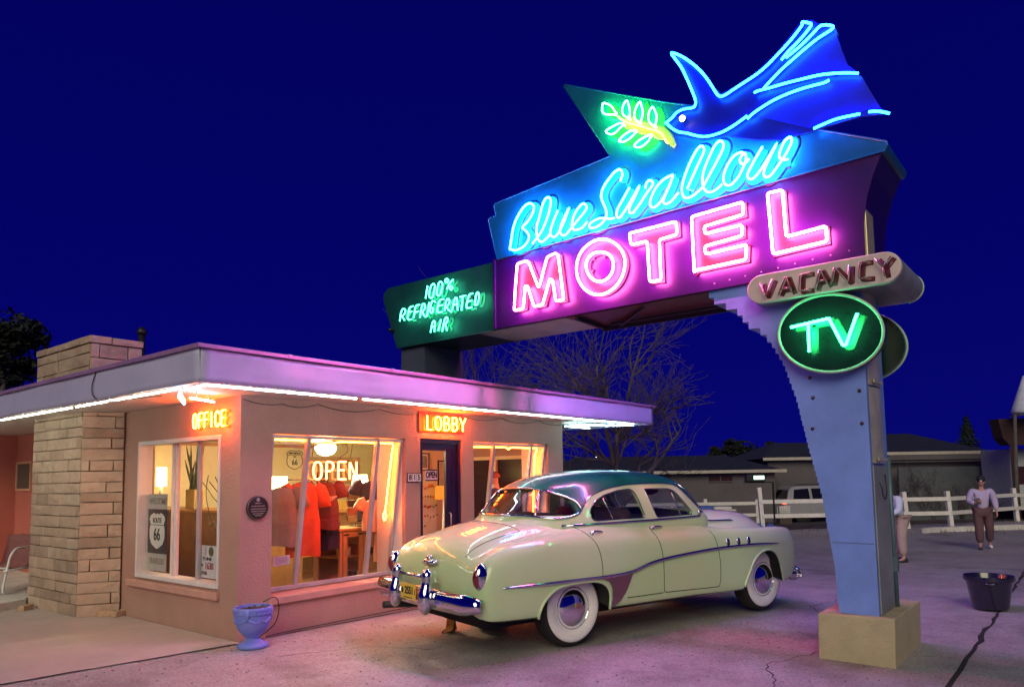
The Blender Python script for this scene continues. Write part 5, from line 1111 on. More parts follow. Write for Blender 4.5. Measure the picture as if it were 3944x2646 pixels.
# porch slab and the white tube chair
b = MB(); b.prism([(-1.45, 3.94, -.02), (-.50, 4.45, -.02), (-.42, 4.6, -.02), (.62, 4.6, -.02), (.62, 8.6, -.02), (-1.45, 8.6, -.02)], (0, 0, .13)); tag(b.build('porch_slab', m_kerb, bevel=.01), kind='structure')
ch = thing('lawn_chair', 'white tubular metal lawn chair half hidden by the stone pillar', 'chair', (-.5, 5.2, .11))
E_ = Vector((.82, .57, 0)); Wd = Vector((-.57, .82, 0)); A0 = Vector((-.608, 5.003, .11))
for s in (0, .56):
    o = A0+Wd*s-E_*s*.35; b = MB()
    P = [o+E_*.62+Vector((0, 0, .04)), o+E_*.10+Vector((0, 0, .025)), o+Vector((0, 0, .04)), o+E_*.02+Vector((0, 0, .16)), o+E_*.125+Vector((0, 0, .54)), o+E_*.22+Vector((0, 0, .635)), o+E_*.75+Vector((0, 0, .635))]
    b.tube(fillet(P, .09, 5, False), .016, 10); b.build('side_frame', m_white, ch)
b = MB()
for t, z in ((.08, .37), (.62, .34)): b.tube([A0+E_*t+Vector((0, 0, z)), A0+E_*t+Wd*.56+Vector((0, 0, z))], .014, 8)
b.tube([A0+E_*.02+Vector((0, 0, .335)), A0+E_*.66+Vector((0, 0, .335))], .018, 8); b.build('cross_bar', m_white, ch)
rows = [[A0+E_*u+Wd*(.05+.46*k/6)+Vector((0, 0, z+.012*math.cos(k*2))) for k in range(7)] for u, z in ((.08, .36), (.25, .335), (.42, .325), (.56, .345), (.62, .42), (.68, .6), (.74, .8))]
b = MB(); b.grid(rows); o = b.build('seat_shell', M('chair_dark_red', (.18, .05, .05), .5), ch); so_ = o.modifiers.new('s', 'SOLIDIFY'); so_.thickness = .01  # seat in plain dark red
# ------------------------------------------------------------------ fences across the street side
m_fwhite = M('fence_white', (.72, .70, .66), .6, var=.12, scale=4, bump=.1)
def fence(pts, label, lean=.09, hs=None):
    P0 = Vector(fl(*pts[0])); o = thing('rail_fence', label, 'fence', P0)
    for i, (f, l) in enumerate(pts):
        p = Vector(fl(f, l)); h = hs[i] if hs else 1.2; top = p+LT*lean+Vector((0, 0, h)); b = MB(); b.bar(p+Vector((0, 0, -.2)), top, .15, .13, up=LT); b.build('post', m_fwhite, o, bevel=.01)
        if i:
            q = Vector(fl(*pts[i-1]))
            for z in (.95, .48):
                b = MB(); b.bar(q+LT*lean*z+Vector((0, 0, z))-FW*.08, p+LT*lean*z+Vector((0, 0, z))-FW*.08, .05, .13); b.build('rail', m_fwhite, o, bevel=.006)
    return o
fence([(24.4, -8.23), (24.4, -11.1), (24.4, -13.0)], 'white two rail fence beginning left of the sign pole under the lantern', hs=[1.42, 1.2, 1.2])
fence([(24.5, -13.02), (24.5, -14.5), (27.0, -18.4), (29.5, -22.2)], 'white two rail fence behind the walking person on the right', hs=[1.15, 1.2, 1.2, 1.2])
fence([(30, -4.5), (30, -7.8), (30, -9.9)], 'low white fence far off beyond the sedan bonnet', 0, [1.1, 1.15, 1.1])
ln = thing('post_lantern', 'black box lantern with a bright pale green face on the end fence post', 'lantern', fl(24.3, -8.0))
c = Vector(fl(24.3, -7.98)); zg = c.z
b = MB(); b.obox((c.x, c.y, 1.47), LT*.30, FW*.14, (0, 0, .10)); b.obox((c.x, c.y, 1.58), LT*.26, FW*.12, (0, 0, .03)); b.build('housing', m_black, ln, bevel=.02)
b = MB(); b.obox((c.x, c.y, 1.50)-FW*.143-LT*.09 if False else Vector((c.x, c.y, 1.50))-FW*.145-LT*.10, LT*.17, FW*.004, (0, 0, .06)); b.build('lit_face', NEON('lantern_face', (.55, 1, .72), 2.2), ln)
b = MB(); d = Vector((c.x, c.y, 0)); b.bar(d+LT*.36+Vector((0, 0, 1.355)), d-LT*.62+Vector((0, 0, 1.34)), .05); b.bar(d-LT*.60+Vector((0, 0, 1.34)), d-LT*.60+Vector((0, 0, zg)), .05); b.build('bracket', m_black, ln)
m_bluebag = M('blue_tarp', (.05, .12, .45), .6, var=.3, scale=8)
for l, r, lab in ((-8.02, .16, 'small blue bundle left of the end fence post'), (-8.40, .19, 'larger blue bundle right of the end fence post')):
    q = fl(24.2, l); b = MB(); b.ball((q[0], q[1], q[2]+.10), (r, r, .12), 10, 6); b.ball((q[0]+.05, q[1]+.03, q[2]+.19), (r*.6, r*.6, .06), 8, 5); tag(b.build('blue_bundle', m_bluebag), lab, 'bundle', 'blue bundles by the fence post')
cr_ = thing('lattice_crate', 'white lattice plastic crate on the ground behind the fence', 'crate', fl(26.5, -9.75))
q = Vector(fl(26.5, -9.75)); b = MB()
for k in range(6):
    t = -.17+.34*k/5
    b.bar(q+LT*t+Vector((0, 0, .33)), q+LT*t+Vector((0, 0, .70)), .025); b.bar(q+LT*.17+Vector((0, 0, .34+.07*k)), q-LT*.17+Vector((0, 0, .34+.07*k)), .025)
    b.bar(q+LT*t+FW*.3+Vector((0, 0, .33)), q+LT*t+FW*.3+Vector((0, 0, .70)), .025)
for t in (-.17, .17): b.bar(q+LT*t+Vector((0, 0, .345)), q+LT*t+FW*.3+Vector((0, 0, .345)), .03); b.bar(q+LT*t+Vector((0, 0, .69)), q+LT*t+FW*.3+Vector((0, 0, .69)), .03)
b.build('lattice', m_fwhite, cr_)
b = MB(); b.obox(q+FW*.15+Vector((0, 0, .15)), LT*.22, FW*.2, (0, 0, .16)); b.build('stand', m_dirt, cr_, bevel=.02)
tb = thing('garden_table', 'long low table with pale blue and white covers beyond the sedan bonnet', 'table', fl(27.5, -7.5))
q = Vector(fl(27.5, -7.45)); zt = .30
b = MB(); b.obox((q.x, q.y, zt), LT*.75, FW*.35, (0, 0, .03)); b.build('table_top', m_fwhite, tb, bevel=.01)
for a in (-.65, .65):
    for d in (-.28, .28): b = MB(); p = q+LT*a+FW*d; b.bar((p.x, p.y, q.z), (p.x, p.y, zt), .05); b.build('leg', m_black, tb)
b = MB(); b.obox((q.x, q.y, zt+.10)-LT*0 if False else Vector((q.x, q.y, zt+.10))+LT*.35, LT*.28, FW*.25, (0, 0, .07)); b.build('blue_cover', m_bluebag, tb, bevel=.03)
b = MB(); b.obox(Vector((q.x, q.y, zt+.08))-LT*.30, LT*.32, FW*.25, (0, 0, .05)); b.build('white_cover', m_fwhite, tb, bevel=.03)
# ------------------------------------------------------------------ houses and sheds beyond the fence
m_hwall = M('far_house_wall', (.11, .10, .115), .9, var=.15, scale=1.5, bump=.2); m_hroof = M('far_house_roof', (.020, .022, .035), .75, var=.3, scale=3, bump=.3, bscale=8); m_htrim = M('far_eave_trim', (.46, .43, .38), .7)
m_hwin = M('far_window', (.05, .018, .02), .2)
def house(name, label, f0, f1, l0, l1, ze, zr, over=.4, hip=1.2, win=(), door=None, fade=None):
    o = thing(name, label, 'house', fl((f0+f1)/2, (l0+l1)/2)); zg = min(fl(f0, l0)[2], fl(f0, l1)[2])-.3
    def P(f, l, z): q = fl(f, l); return (q[0], q[1], z)
    b = MB(); b.prism([P(f0, l0, zg), P(f0, l1, zg), P(f1, l1, zg), P(f1, l0, zg)], (0, 0, ze-zg)); w = b.build('wall', m_hwall, o)
    fm = (f0+f1)/2; b = MB(); z0 = ze+.02
    vs = [P(f0-over, l0+over, z0), P(f0-over, l1-over, z0), P(f1+over, l1-over, z0), P(f1+over, l0+over, z0), P(fm, l0-hip, zr), P(fm, l1+hip, zr)]
    b.add(vs, [(0, 1, 5, 4), (1, 2, 5), (2, 3, 4, 5), (3, 0, 4), (3, 2, 1, 0)]); b.build('roof', m_hroof, o)
    b = MB(); a, c = Vector(P(f0-over-.03, l0+over, z0-.02)), Vector(P(f0-over-.03, l1-over, z0-.02)); b.bar(a, c, .06, .14); b.build('eave_board', m_htrim, o)
    for la, lb, za, zb_ in win:
        b = MB(); b.prism([P(f0-.03, la, za), P(f0-.03, lb, za), P(f0-.03, lb, zb_), P(f0-.03, la, zb_)], FW*.02); wn = b.build('window', m_hwin, o)
        b = MB(); m = (la+lb)/2; b.bar(P(f0-.04, m, za), P(f0-.04, m, zb_), .05); b.bar(P(f0-.04, la, za-.02), P(f0-.04, lb, za-.02), .05); b.build('window_frame', m_hwall, wn)
    return o
house('house', 'long low house with a dark roof and one slit window beyond the bare tree', 34.4, 42, -2.0, -12.25, 1.74, 2.6, win=[(-9.15, -10.25, 1.30, 1.55)])
house('house', 'taller pale house end half hidden behind the sign pole', 36.3, 43, -12.6, -17.2, 2.32, 3.25, .35, 1.5, win=[(-15.1, -15.7, .9, 1.6)])
h3 = house('house', 'dark roofed house with a long pale eave right of the sign pole', 34.4, 45, -17.4, -22.1, 2.45, 3.65, .3, .6)
b = MB(); q0, q1 = Vector(fl(34.0, -17.4)), Vector(fl(34.0, -22.1)); q0.z = q1.z = 2.25; b.bar(q0, q1, .1, .22); q0.z = q1.z = 2.06; b.bar(q0, q1, .05, .05); b.build('porch_beam', m_hwall, h3)
b = MB(); q0, q1 = Vector(fl(33.6, -17.6)), Vector(fl(33.6, -23.2)); q0.z = q1.z = .55; b.bar(q0, q1, .1, 2.5); tag(b.build('yard_wall', M('yard_wall_grey', (.09, .10, .12), .9, var=.2, scale=2, bump=.3)), 'plain dark grey yard wall behind the bare shrubs', 'wall')
cn = thing('roadside_canopy', 'tall dark red brown canopy on posts at the right edge', 'canopy', fl(30, -21.5)); m_cnp = M('canopy_red_brown', (.045, .018, .018), .8, var=.3)
def Pz(f, l, z): q = fl(f, l); return Vector((q[0], q[1], z))
b = MB(); b.prism([Pz(30, -19.95, 3.70), Pz(30, -23.5, 3.72), Pz(30, -23.5, 2.62), Pz(30, -20.35, 2.62), Pz(30, -20.1, 2.9)], FW*.6); b.build('roof_box', m_cnp, cn)
for l, f in ((-20.55, 30.1), (-23.4, 30.1)): b = MB(); b.bar(Pz(f, l, -.8), Pz(f, l, 2.63), .22); b.build('post', m_cnp, cn)
up_ = thing('timber_pole', 'weathered timber pole standing before the dark canopy', 'pole', fl(29, -19.85)); b = MB(); b.tube([Pz(29, -19.72, -.8), Pz(29, -19.84, 1.5), Pz(29, -19.96, 3.8)], [.085, .075, .06], 10); b.build('shaft', M('grey_timber', (.10, .085, .08), .9, var=.3, bump=.4), up_)
b = MB(); b.bar(Pz(29, -19.7, 3.72), Pz(29, -20.2, 3.74), .05); b.build('bracket', m_black, up_)
ls_ = thing('cone_shade', 'pale cone shaped shade above the dark canopy at the right edge', 'lamp shade', Pz(29.2, -20.25, 3.8)); c = Pz(29.2, -20.62, 3.86)
b = MB(); b.lathe([(.08, 1.5), (.52, .24), (.58, .06), (.54, 0), (.40, -.05), (.25, -.04)], c, 28); b.build('shade', M('milky_metal', (.62, .66, .78), .45, var=.15), ls_); b = MB(); b.lathe([(.0, -.05), (.34, -.05), (.36, -.03)], c, 24); b.build('cover_glass', M('frosted_cover', (.7, .72, .85), .2, coat=1), ls_)
b = MB(); b.tube([c+Vector((0, 0, 1.0)), c+Vector((0, 0, 1.3))], .03, 8); b.bar(c+Vector((0, 0, -.3)), c+Vector((0, 0, -.04)), .06); b.build('stem', m_black, ls_)
tr_ = thing('box_trailer', 'pale box trailer parked under the dark canopy at the right edge', 'trailer', fl(32.5, -22.5)); m_tr = M('trailer_white', (.40, .42, .46), .5, var=.15)
b = MB(); b.prism([Pz(31.2, -21.15, -.05), Pz(31.2, -25, -.05), Pz(31.2, -25, 2.5), Pz(31.2, -21.15, 2.5)], FW*2); b.build('box', m_tr, tr_, bevel=.04)
for l in (-22.3, -24.0): b = MB(); b.lathe([(.0, .1), (.36, .1), (.38, 0), (.36, -.1), (0, -.1)], Pz(31.3, l, -.34), 20, FW); b.build('wheel', c_tyre, tr_)
b = MB(); b.prism([Pz(31.17, -21.4, 1.0), Pz(31.17, -22.3, 1.0), Pz(31.17, -22.3, 1.75), Pz(31.17, -21.4, 1.75)], FW*.02); b.build('window', m_hwin, tr_)
# white car parked beyond the fence: body lofted from a side outline
sv = thing('parked_suv', 'white estate car with lit red tail lamps parked beyond the fence', 'car', fl(33.5, -14.2)); m_suv = M('suv_white', (.30, .30, .34), .3, coat=.8)
zg = fl(33.5, -14)[2]
def sv_p(u, v, z): q = Pz(33+v+.95, -12.15-u, zg+z); return q   # u forward to the right, v away from the camera
PR = [(.0, .45), (.0, .95), (.12, 1.12), (.30, 1.62), (.55, 1.73), (2.6, 1.74), (3.3, 1.16), (4.5, 1.02), (4.62, .75), (4.55, .4)]
rows = []
for v, s_ in ((-.93, .0), (-.95, .0), (-.90, .0), (-.72, .0), (.0, .0), (.72, 0), (.90, 0), (.95, 0), (.93, 0)): pass
b = MB()
def suv_w(z): return .93 if z < 1.1 else .93-(z-1.1)*.36
L = fillet([(q[0], 0, q[1]) for q in PR], .12, 3, True)
for v in (-1, 1): pass
Lp = [sv_p(q.x, -suv_w(q.z), q.z) for q in L]; Rp = [sv_p(q.x, suv_w(q.z), q.z) for q in L]; n = len(L)
b.add(Lp+Rp, [(i, (i+1) % n, n+(i+1) % n, n+i) for i in range(n)]+[tuple(range(n)), tuple(range(n, 2*n))[::-1]], 0, False); b.build('body', m_suv, sv, bevel=.04)
m_sglass = M('suv_dark_glass', (.01, .01, .014), .08)
for W_ in ([(.40, 1.16), (.50, 1.58), (1.15, 1.62), (1.15, 1.16)], [(1.27, 1.16), (1.27, 1.62), (2.0, 1.62), (2.0, 1.16)], [(2.1, 1.16), (2.1, 1.62), (2.5, 1.62), (3.1, 1.18)]):
    b = MB(); b.prism([sv_p(q[0], -suv_w(q[1])-.006, q[1]) for q in W_], FW*.012); b.build('side_window', m_sglass, sv)
b = MB(); b.prism([sv_p(.135, v, 1.18) for v in (-.78, .78)]+[sv_p(.285, v, 1.56) for v in (.62, -.62)], -LT*-.02); b.build('rear_window', m_sglass, sv)
for v in (-.80, .80): b = MB(); b.obox(sv_p(.02, v, 1.02), LT*.06, FW*.14, (0, 0, .08)); b.build('tail_lamp', NEON('tail_glow', (1, .10, .03), 2.5) if v < 0 else bpy.data.materials['tail_glow'], sv, bevel=.02)
for u in (.85, 3.7):
    for v in (-.80, .80): b = MB(); b.lathe([(0, .1), (.2, .11), (.33, .11), (.36, .0), (.33, -.11), (0, -.1)], sv_p(u, v, .36), 24, FW); b.build('wheel', c_tyre, sv)
b = MB(); b.tube([sv_p(.6, -.62, 1.76), sv_p(.8, -.62, 1.80), sv_p(2.4, -.62, 1.80), sv_p(2.6, -.62, 1.76)], .02, 6); b.build('roof_rail', m_black, sv)
# distant street lamp
sl_ = thing('street_lamp', 'tiny far street lamp shining beside the bare tree', 'street lamp', fl(42, -4.78)); q = Pz(42, -4.78, 0)
b = MB(); b.tube([(q.x, q.y, -.8), (q.x, q.y, 2.68)], .04, 8); b.build('mast', m_black, sl_); b = MB(); b.ball((q.x, q.y, 2.62)+FW*0 if False else Vector((q.x, q.y, 2.62))-FW*.1, .085, 10, 8); b.build('lamp_globe', NEON('far_lamp', (1, .9, .7), 12.), sl_)
# ------------------------------------------------------------------ trees
m_bark = M('bare_bark', (.095, .075, .08), .9, var=.25, scale=8, bump=.5, bscale=20)
m_darkleaf = M('dark_foliage', (.009, .014, .010), .8, var=.4, scale=2); m_darkleaf2 = M('evergreen_foliage', (.016, .03, .02), .8, var=.4, scale=2)
def bare_tree(name, label, base, h, r0, seed, lean=(0, 0), depth=6, spread=.55, group=None, thin=.0045, forks=3, kill=.0, flat=.0):
    rnd = random.Random(seed); o = thing(name, label, 'tree', base, group); T = MB(); Bm = MB()
    def grow(p, d, L, r, lv):
        n = 4; pts = [p]; rr = [r]; q = p.copy(); dd = d.copy()
        for k in range(n):
            dd = (dd+Vector((rnd.gauss(0, .13), rnd.gauss(0, .13), rnd.gauss(0, .10)+.02))*(1 if lv else .35)).normalized(); q = q+dd*L/n; pts.append(q.copy()); rr.append(max(thin*.8, r*(1-.42*(k+1)/n)))
        (T if lv == 0 else Bm).tube(pts, rr, 8 if lv < 2 else 5 if lv < 4 else 3)
        if lv >= depth: return
        m = forks if lv < 3 else rnd.choice((2, 3, 3))
        for k in range(m):
            t = 1.0 if k == 0 else rnd.uniform(.35, .95); i = min(n, int(t*n)); pp = pts[i]
            ax = Vector((rnd.gauss(0, 1), rnd.gauss(0, 1), rnd.gauss(0, .5))); ax = (ax-dd*ax.dot(dd)).normalized()
            a = rnd.uniform(.25, spread+.25) if k else rnd.uniform(.05, .4)
            nd = (dd*math.cos(a)+ax*math.sin(a)); nd.z = nd.z*(1-flat)+.10*(1-flat)-.03*lv*flat; nd.normalize()
            grow(pp, nd, L*rnd.uniform(.62, .86), max(thin, rr[i]*(rnd.uniform(.6, .78) if k else .88)), lv+1)
    d0 = Vector((lean[0], lean[1], 1)).normalized()
    grow(Vector(base)-Vector((0, 0, .2)), d0, h, r0, 0)
    t = T.build('trunk', m_bark, o, recalc=False); c = Bm.build('branches', m_bark, o, recalc=False); return o
GB = 'bare winter trees behind the office'
q = fl(19, -2.80); bare_tree('bare_tree', 'bare winter tree with wide branches behind the sedan roof', (q[0], q[1], q[2]), 2.5, .17, 9, (-.02, .02), 6, .55, GB, .007, 4, flat=.2)
q = fl(21, -1.6); bare_tree('bare_tree', 'bare winter tree rising behind the right end of the office roof', (q[0], q[1], q[2]), 2.3, .10, 21, (.04, .02), 6, .6, GB, .008, 3, flat=.3)
q = fl(24, 1.9); bare_tree('bare_tree', 'tall thin bare tree behind the side sign box', (q[0], q[1], q[2]), 2.9, .12, 33, (.0, .0), 6, .6, GB, .006, 3)
q = fl(23, .3); bare_tree('bare_tree', 'low bushy bare tree just above the office roof line', (q[0], q[1], q[2]), 2.3, .09, 45, (.05, .12), 6, .8, GB, .006, 3, flat=.3)
m_bark_shrub = m_bark
for i, (f, l, h, sd, lab) in enumerate(((27.5, -14.6, .75, 3, 'dense bare shrub right beside the sign pole'), (28, -15.9, .8, 5, 'wide bare shrub in the middle of the dark yard wall'), (28.5, -17.3, .7, 8, 'thin bare shrub left of the walking person'), (29, -18.9, .6, 12, 'low bare shrub right of the walking person'))):
    q = fl(f, l); bare_tree('bare_shrub', lab, q, h, .035, sd, (.1*(-1)**i, .05), 5, .9, 'bare shrubs behind the white fence', .006, 4)
def leafy(name, label, base, blobs, seed, mat, n=900, leaf=.13, trunk=.12, group='dark trees on the skyline'):
    rnd = random.Random(seed); o = thing(name, label, 'tree', base, group); b = MB(); B = Vector(base)
    for (c, r) in blobs:
        c = Vector(c); r = Vector(r); clumps = [(Vector((rnd.gauss(0, .5), rnd.gauss(0, .5), rnd.gauss(0, .5)))) for _ in range(14)]
        for k in range(n//len(blobs)):
            cl = rnd.choice(clumps); d = cl+Vector((rnd.gauss(0, .22), rnd.gauss(0, .22), rnd.gauss(0, .20)))
            if d.length > 1.15: d *= 1.1/d.length
            p = c+Vector((d.x*r.x, d.y*r.y, d.z*r.z)); a = Vector((rnd.gauss(0, 1), rnd.gauss(0, 1), rnd.gauss(0, 1))).normalized(); e_ = a.orthogonal().normalized(); s = leaf*rnd.uniform(.6, 1.4)
            b.add([p-a*s, p+e_*s*.5, p+a*s, p-e_*s*.5], [(0, 1, 2, 3)])
    b.build('crown', mat, o, recalc=False)
    t = MB(); top = sum((Vector(c) for c, r in blobs), Vector())/len(blobs); t.tube([B-Vector((0, 0, .3)), B.lerp(top, .5), top], [trunk, trunk*.8, trunk*.35], 8)
    for c, r in blobs: t.tube([B.lerp(top, .45), Vector(c)], [trunk*.5, trunk*.2], 6)
    t.build('trunk', m_bark, o, recalc=False); return o
q = Vector(fl(22, 15.9)); leafy('dark_tree', 'big dark leafy tree at the left edge behind the chimney', q, [(q+Vector((0, 0, 6.2)), (1.35, 1.35, 1.0)), (q-LT*.9+Vector((0, 0, 6.4)), (.75, .75, .5)), (q-LT*.55+Vector((0, 0, 5.4)), (.8, .8, .55)), (q+LT*1.2+Vector((0, 0, 6.3)), (1.4, 1.4, 1.2))], 4, m_darkleaf, 5200, .11, .2)
for l, z, w, sd, lab in ((-12.9, 3.3, .9, 7, 'smallest dark tree left above the far roof'), (-14.4, 3.75, 1.25, 8, 'widest dark tree above the far roof'), (-16.5, 3.5, .8, 9, 'dark tree above the far roof next to the sign pole')):
    q = Vector(fl(46, l)); leafy('dark_tree', lab, q, [(q*1+Vector((0, 0, z-1.1-q.z)), (w, w, .9)), (q+LT*w*.4+Vector((0, 0, z-.5-q.z)), (w*.6, w*.6, .5)), (q-LT*w*.6+Vector((0, 0, z-1.2-q.z)), (w*.7, w*.7, .6))], sd, m_darkleaf, 2600, .13)
q = Vector(fl(47, -29.2)); o = thing('conifer', 'dark pointed conifer above the far roof on the right', 'tree', q, 'dark trees on the skyline'); b = MB(); rnd = random.Random(2)
for k in range(3200):
    t = rnd.random()**.7; z = 5.1-t*4.6; r = (.06+t*1.9)*rnd.uniform(.4, 1.0)*(1+.14*math.sin(z*9)); a = rnd.uniform(0, 6.3); p = Vector((q.x+r*math.cos(a), q.y+r*math.sin(a), z-r*.25)); d = Vector((math.cos(a), math.sin(a), -.5)).normalized(); e_ = d.cross(Vector((0, 0, 1))).normalized(); s = rnd.uniform(.1, .22)
    b.add([p-d*s, p+e_*s*.35, p+d*s, p-e_*s*.35], [(0, 1, 2, 3)])
b.build('crown', m_darkleaf2, o, recalc=False); t = MB(); t.tube([q-Vector((0, 0, .3)), Vector((q.x, q.y, 4.9))], [.16, .02], 8); t.build('trunk', m_bark, o)
# dry weeds on the verge
gb = MB(); rnd = random.Random(8)
for k in range(2600):
    f = rnd.uniform(21.6, 31); l = rnd.uniform(-24, 4); q = Vector(fl(f, l)); h = rnd.uniform(.04, .16); a = rnd.uniform(0, 6.3); d = Vector((math.cos(a), math.sin(a), 0)); tip = q+d*h*.5+Vector((0, 0, h)); e_ = Vector((-d.y, d.x, 0))*.012
    gb.add([q-e_, q+e_, tip], [(0, 1, 2)])
tag(gb.build('dry_weeds', M('dry_grass', (.16, .12, .07), .9, var=.3), recalc=False), kind='stuff')
# ------------------------------------------------------------------ inside the lobby
n_shade = NEON('lamp_shade_glow', (1.0, .76, .30), 11.)
n_bowl = NEON('bowl_glow', (1.0, .84, .46), 260.)
n_bulb = NEON('bulb_glow', (1.0, .80, .42), 130.)
n_oshade = NEON('orange_shade_glow', (1.0, .30, .03), .8)
m_card = M('postcard', (.5, .30, .22), .6, var=.5, scale=25)
fan = thing('ceiling_fan', 'brown ceiling fan with a bright glass lamp bowl seen through the big show window', 'ceiling fan', (2.30, 1.6, 2.41))
b = MB(); b.tube([(2.30, 1.6, 2.42), (2.30, 1.6, 2.24)], .02, 8); b.lathe([(.03, .14), (.11, .12), (.13, .06), (.10, 0)], (2.30, 1.6, 2.12), 20); b.build('motor', M('fan_brown', (.10, .05, .02), .4), fan)
for k in range(4):
    a = .55+k*PI/2; d = Vector((math.cos(a), math.sin(a), 0)); e_ = Vector((-d.y, d.x, .18)); c = Vector((2.30, 1.6, 2.20)); b = MB(); b.obox(c+d*.42, d*.30, e_*.065, (0, 0, .004)); b.bar(c+d*.08, c+d*.16, .03); b.build('blade', M('fan_blade', (.16, .08, .03), .5) if k == 0 else bpy.data.materials['fan_blade'], fan, bevel=.003)
b = MB(); b.lathe([(.14, .0), (.15, -.03), (.11, -.10), (.05, -.125), (0, -.13)], (2.30, 1.6, 2.13), 24); b.build('lamp_bowl', n_bowl, fan)
def table_lamp(x, y, z0, z1, h0, r0, r1, label, mat=n_shade, base=None):
    o = thing('table_lamp', label, 'lamp', (x, y, h0), 'lit shaded lamps in the lobby')
    b = MB(); b.lathe([(r0, z0), (r1, z1)], (x, y, 0), 28); s = b.build('shade', mat, o); m = s.modifiers.new('s', 'SOLIDIFY'); m.thickness = .004
    b = MB(); b.ball((x, y, (z0+z1)/2-.02), .035, 10, 8); b.build('bulb', n_bulb, o)
    b = MB(); b.lathe([(.07, h0), (.075, h0+.02), (.03, h0+.05), (.045, h0+.10), (.05, (h0+z0)/2), (.02, z0-.02), (.012, z1-.03)], (x, y, 0), 16); b.build('base', base or m_white, o); return o
table_lamp(2.20, 2.62, 1.49, 1.71, 1.19, .145, .13, 'lit cream lamp on the left counter in the big show window')
table_lamp(4.12, 3.05, 1.47, 1.73, 1.12, .16, .12, 'lit cream lamp on the back counter beside the postcard rack')
table_lamp(1.20, 4.21, 1.60, 1.88, 1.275, .075, .07, 'tall lit cream lamp standing inside the side window')
table_lamp(4.62, 1.50, 1.30, 1.525, .09, .155, .14, 'orange shaded floor lamp seen through the lobby door', n_oshade)
def counter(name, label, x0, x1, y0, y1, z, panels=3):
    o = thing(name, label, 'counter', ((x0+x1)/2, (y0+y1)/2, .08))
    b = MB(); b.box(x0+.02, x1-.02, y0+.02, y1-.02, .081, z-.04); b.build('body', m_wood, o, bevel=.006); b = MB(); b.box(x0-.02, x1+.02, y0-.02, y1+.02, z-.039, z); b.build('top', m_wood2, o, bevel=.008); return o
counter('counter', 'orange wood counter at the left of the lobby', 1.55, 2.45, 2.3, 2.95, 1.19)
counter('counter', 'dark wood reception counter across the back of the lobby', 3.3, 4.6, 3.0, 3.6, 1.12)
counter('counter', 'tall brown wood desk front behind the side window', .90, 1.45, 2.0, 4.5, 1.275)
# clothes
def shirt(p, d, w, h, mat, label, sleeves=True, seed=1, group='shirts hung in the show window'):
    """p: top centre, d: direction across the shoulders"""
    p = Vector(p); d = Vector(d).normalized(); nn = Vector((-d.y, d.x, 0)); o = thing('hanging_shirt', label, 'shirt', p-Vector((0, 0, h)), group); rnd = random.Random(seed); ph = rnd.uniform(0, 6)
    rows = []
    for i in range(15):
        t = i/14; hw = w*(.22+.30*min(1, t/.10)) if t < .12 else w*(.50-.05*math.sin(min(1, (t-.12)/.4)*PI)+.05*t); row = []
        for k in range(36):
            a = 2*PI*k/36; c, s = math.cos(a), math.sin(a); f = 1+.14*t*math.sin(a*7+ph+t*2)+.05*t*math.sin(a*13+ph*2); th = (.05+.05*min(1, t*3))*f
            q = p+d*(c*hw)+nn*(s*th)+Vector((0, 0, -t*h+.012*math.sin(a*3+ph)*t)); row.append(q)
        rows.append(row)
    b = MB(); b.grid(rows, closed=True); b.build('body', mat, o)
    if sleeves:
        for s in (-1, 1):
            b = MB(); pts = [p+d*s*w*.36+Vector((0, 0, -.05*h)), p+d*s*w*.52+Vector((0, 0, -.10*h)), p+d*s*w*.62+Vector((0, 0, -.22*h)), p+d*s*w*.66+Vector((0, 0, -.34*h))]
            b.tube(pts, [.07, .085, .085, .09], 12, sec=(1, .62), up=nn); b.build('sleeve', mat, o)
    b = MB(); b.tube([p+d*-w*.36+Vector((0, 0, -.03)), p+Vector((0, 0, .02)), p+d*w*.36+Vector((0, 0, -.03))], .006, 6); b.tube([p+Vector((0, 0, .02)), p+Vector((0, 0, .06)), p+nn*.02+Vector((0, 0, .075))], .003, 5); b.build('hanger', m_black, o); return o
m_sg = M('grey_cotton', (.20, .15, .16), .9, var=.2, scale=5); m_so = M('orange_red_cotton', (.62, .07, .02), .9, var=.1, scale=5); m_sm = M('maroon_cotton', (.13, .025, .03), .9, var=.2, scale=5); m_sn = M('navy_cotton', (.03, .02, .05), .9); m_sp = M('peach_cotton', (.62, .33, .22), .9, var=.1, scale=5)
dv = (.80, -.60, 0)
shirt((1.27, 1.12, 1.56), (.62, -.78, 0), .40, .74, m_sg, 'grey shirt hanging leftmost on the rack in the big show window', seed=1)
shirt((1.50, 1.0, 1.62), dv, .40, .94, m_so, 'long bright orange red shirt in the middle of the rack', seed=2)
rs = shirt((1.84, 1.02, 1.62), dv, .36, .62, m_sm, 'maroon shirt hanging rightmost on the rack', seed=3)
b = MB()
for k in range(3): b.bar((1.78, .915, 1.42-.022*k), (1.90-.02*k, .825+.015*k, 1.43-.022*k), .004, .012)
b.build('chest_print', m_paper, rs)
shirt((1.66, 1.16, 1.02), dv, .34, .34, m_sn, 'dark navy shirt hanging low behind the orange one', False, seed=4)
shirt((2.00, 1.12, 1.12), dv, .30, .40, m_sn, 'dark navy shirt hanging low under the maroon one', False, seed=6)
shirt((2.44, .72, 1.37), (.75, -.66, 0), .30, .42, m_sp, 'peach blouse hanging by the right edge of the big show window', seed=5)
shirt((2.52, .66, .95), (.75, -.66, 0), .20, .42, m_sp, 'long peach garment hanging under the peach blouse', False, seed=7)
shirt((2.62, .95, 1.62), (.75, -.66, 0), .40, .55, m_sn, 'dark jacket hanging behind the peach blouse', seed=9)
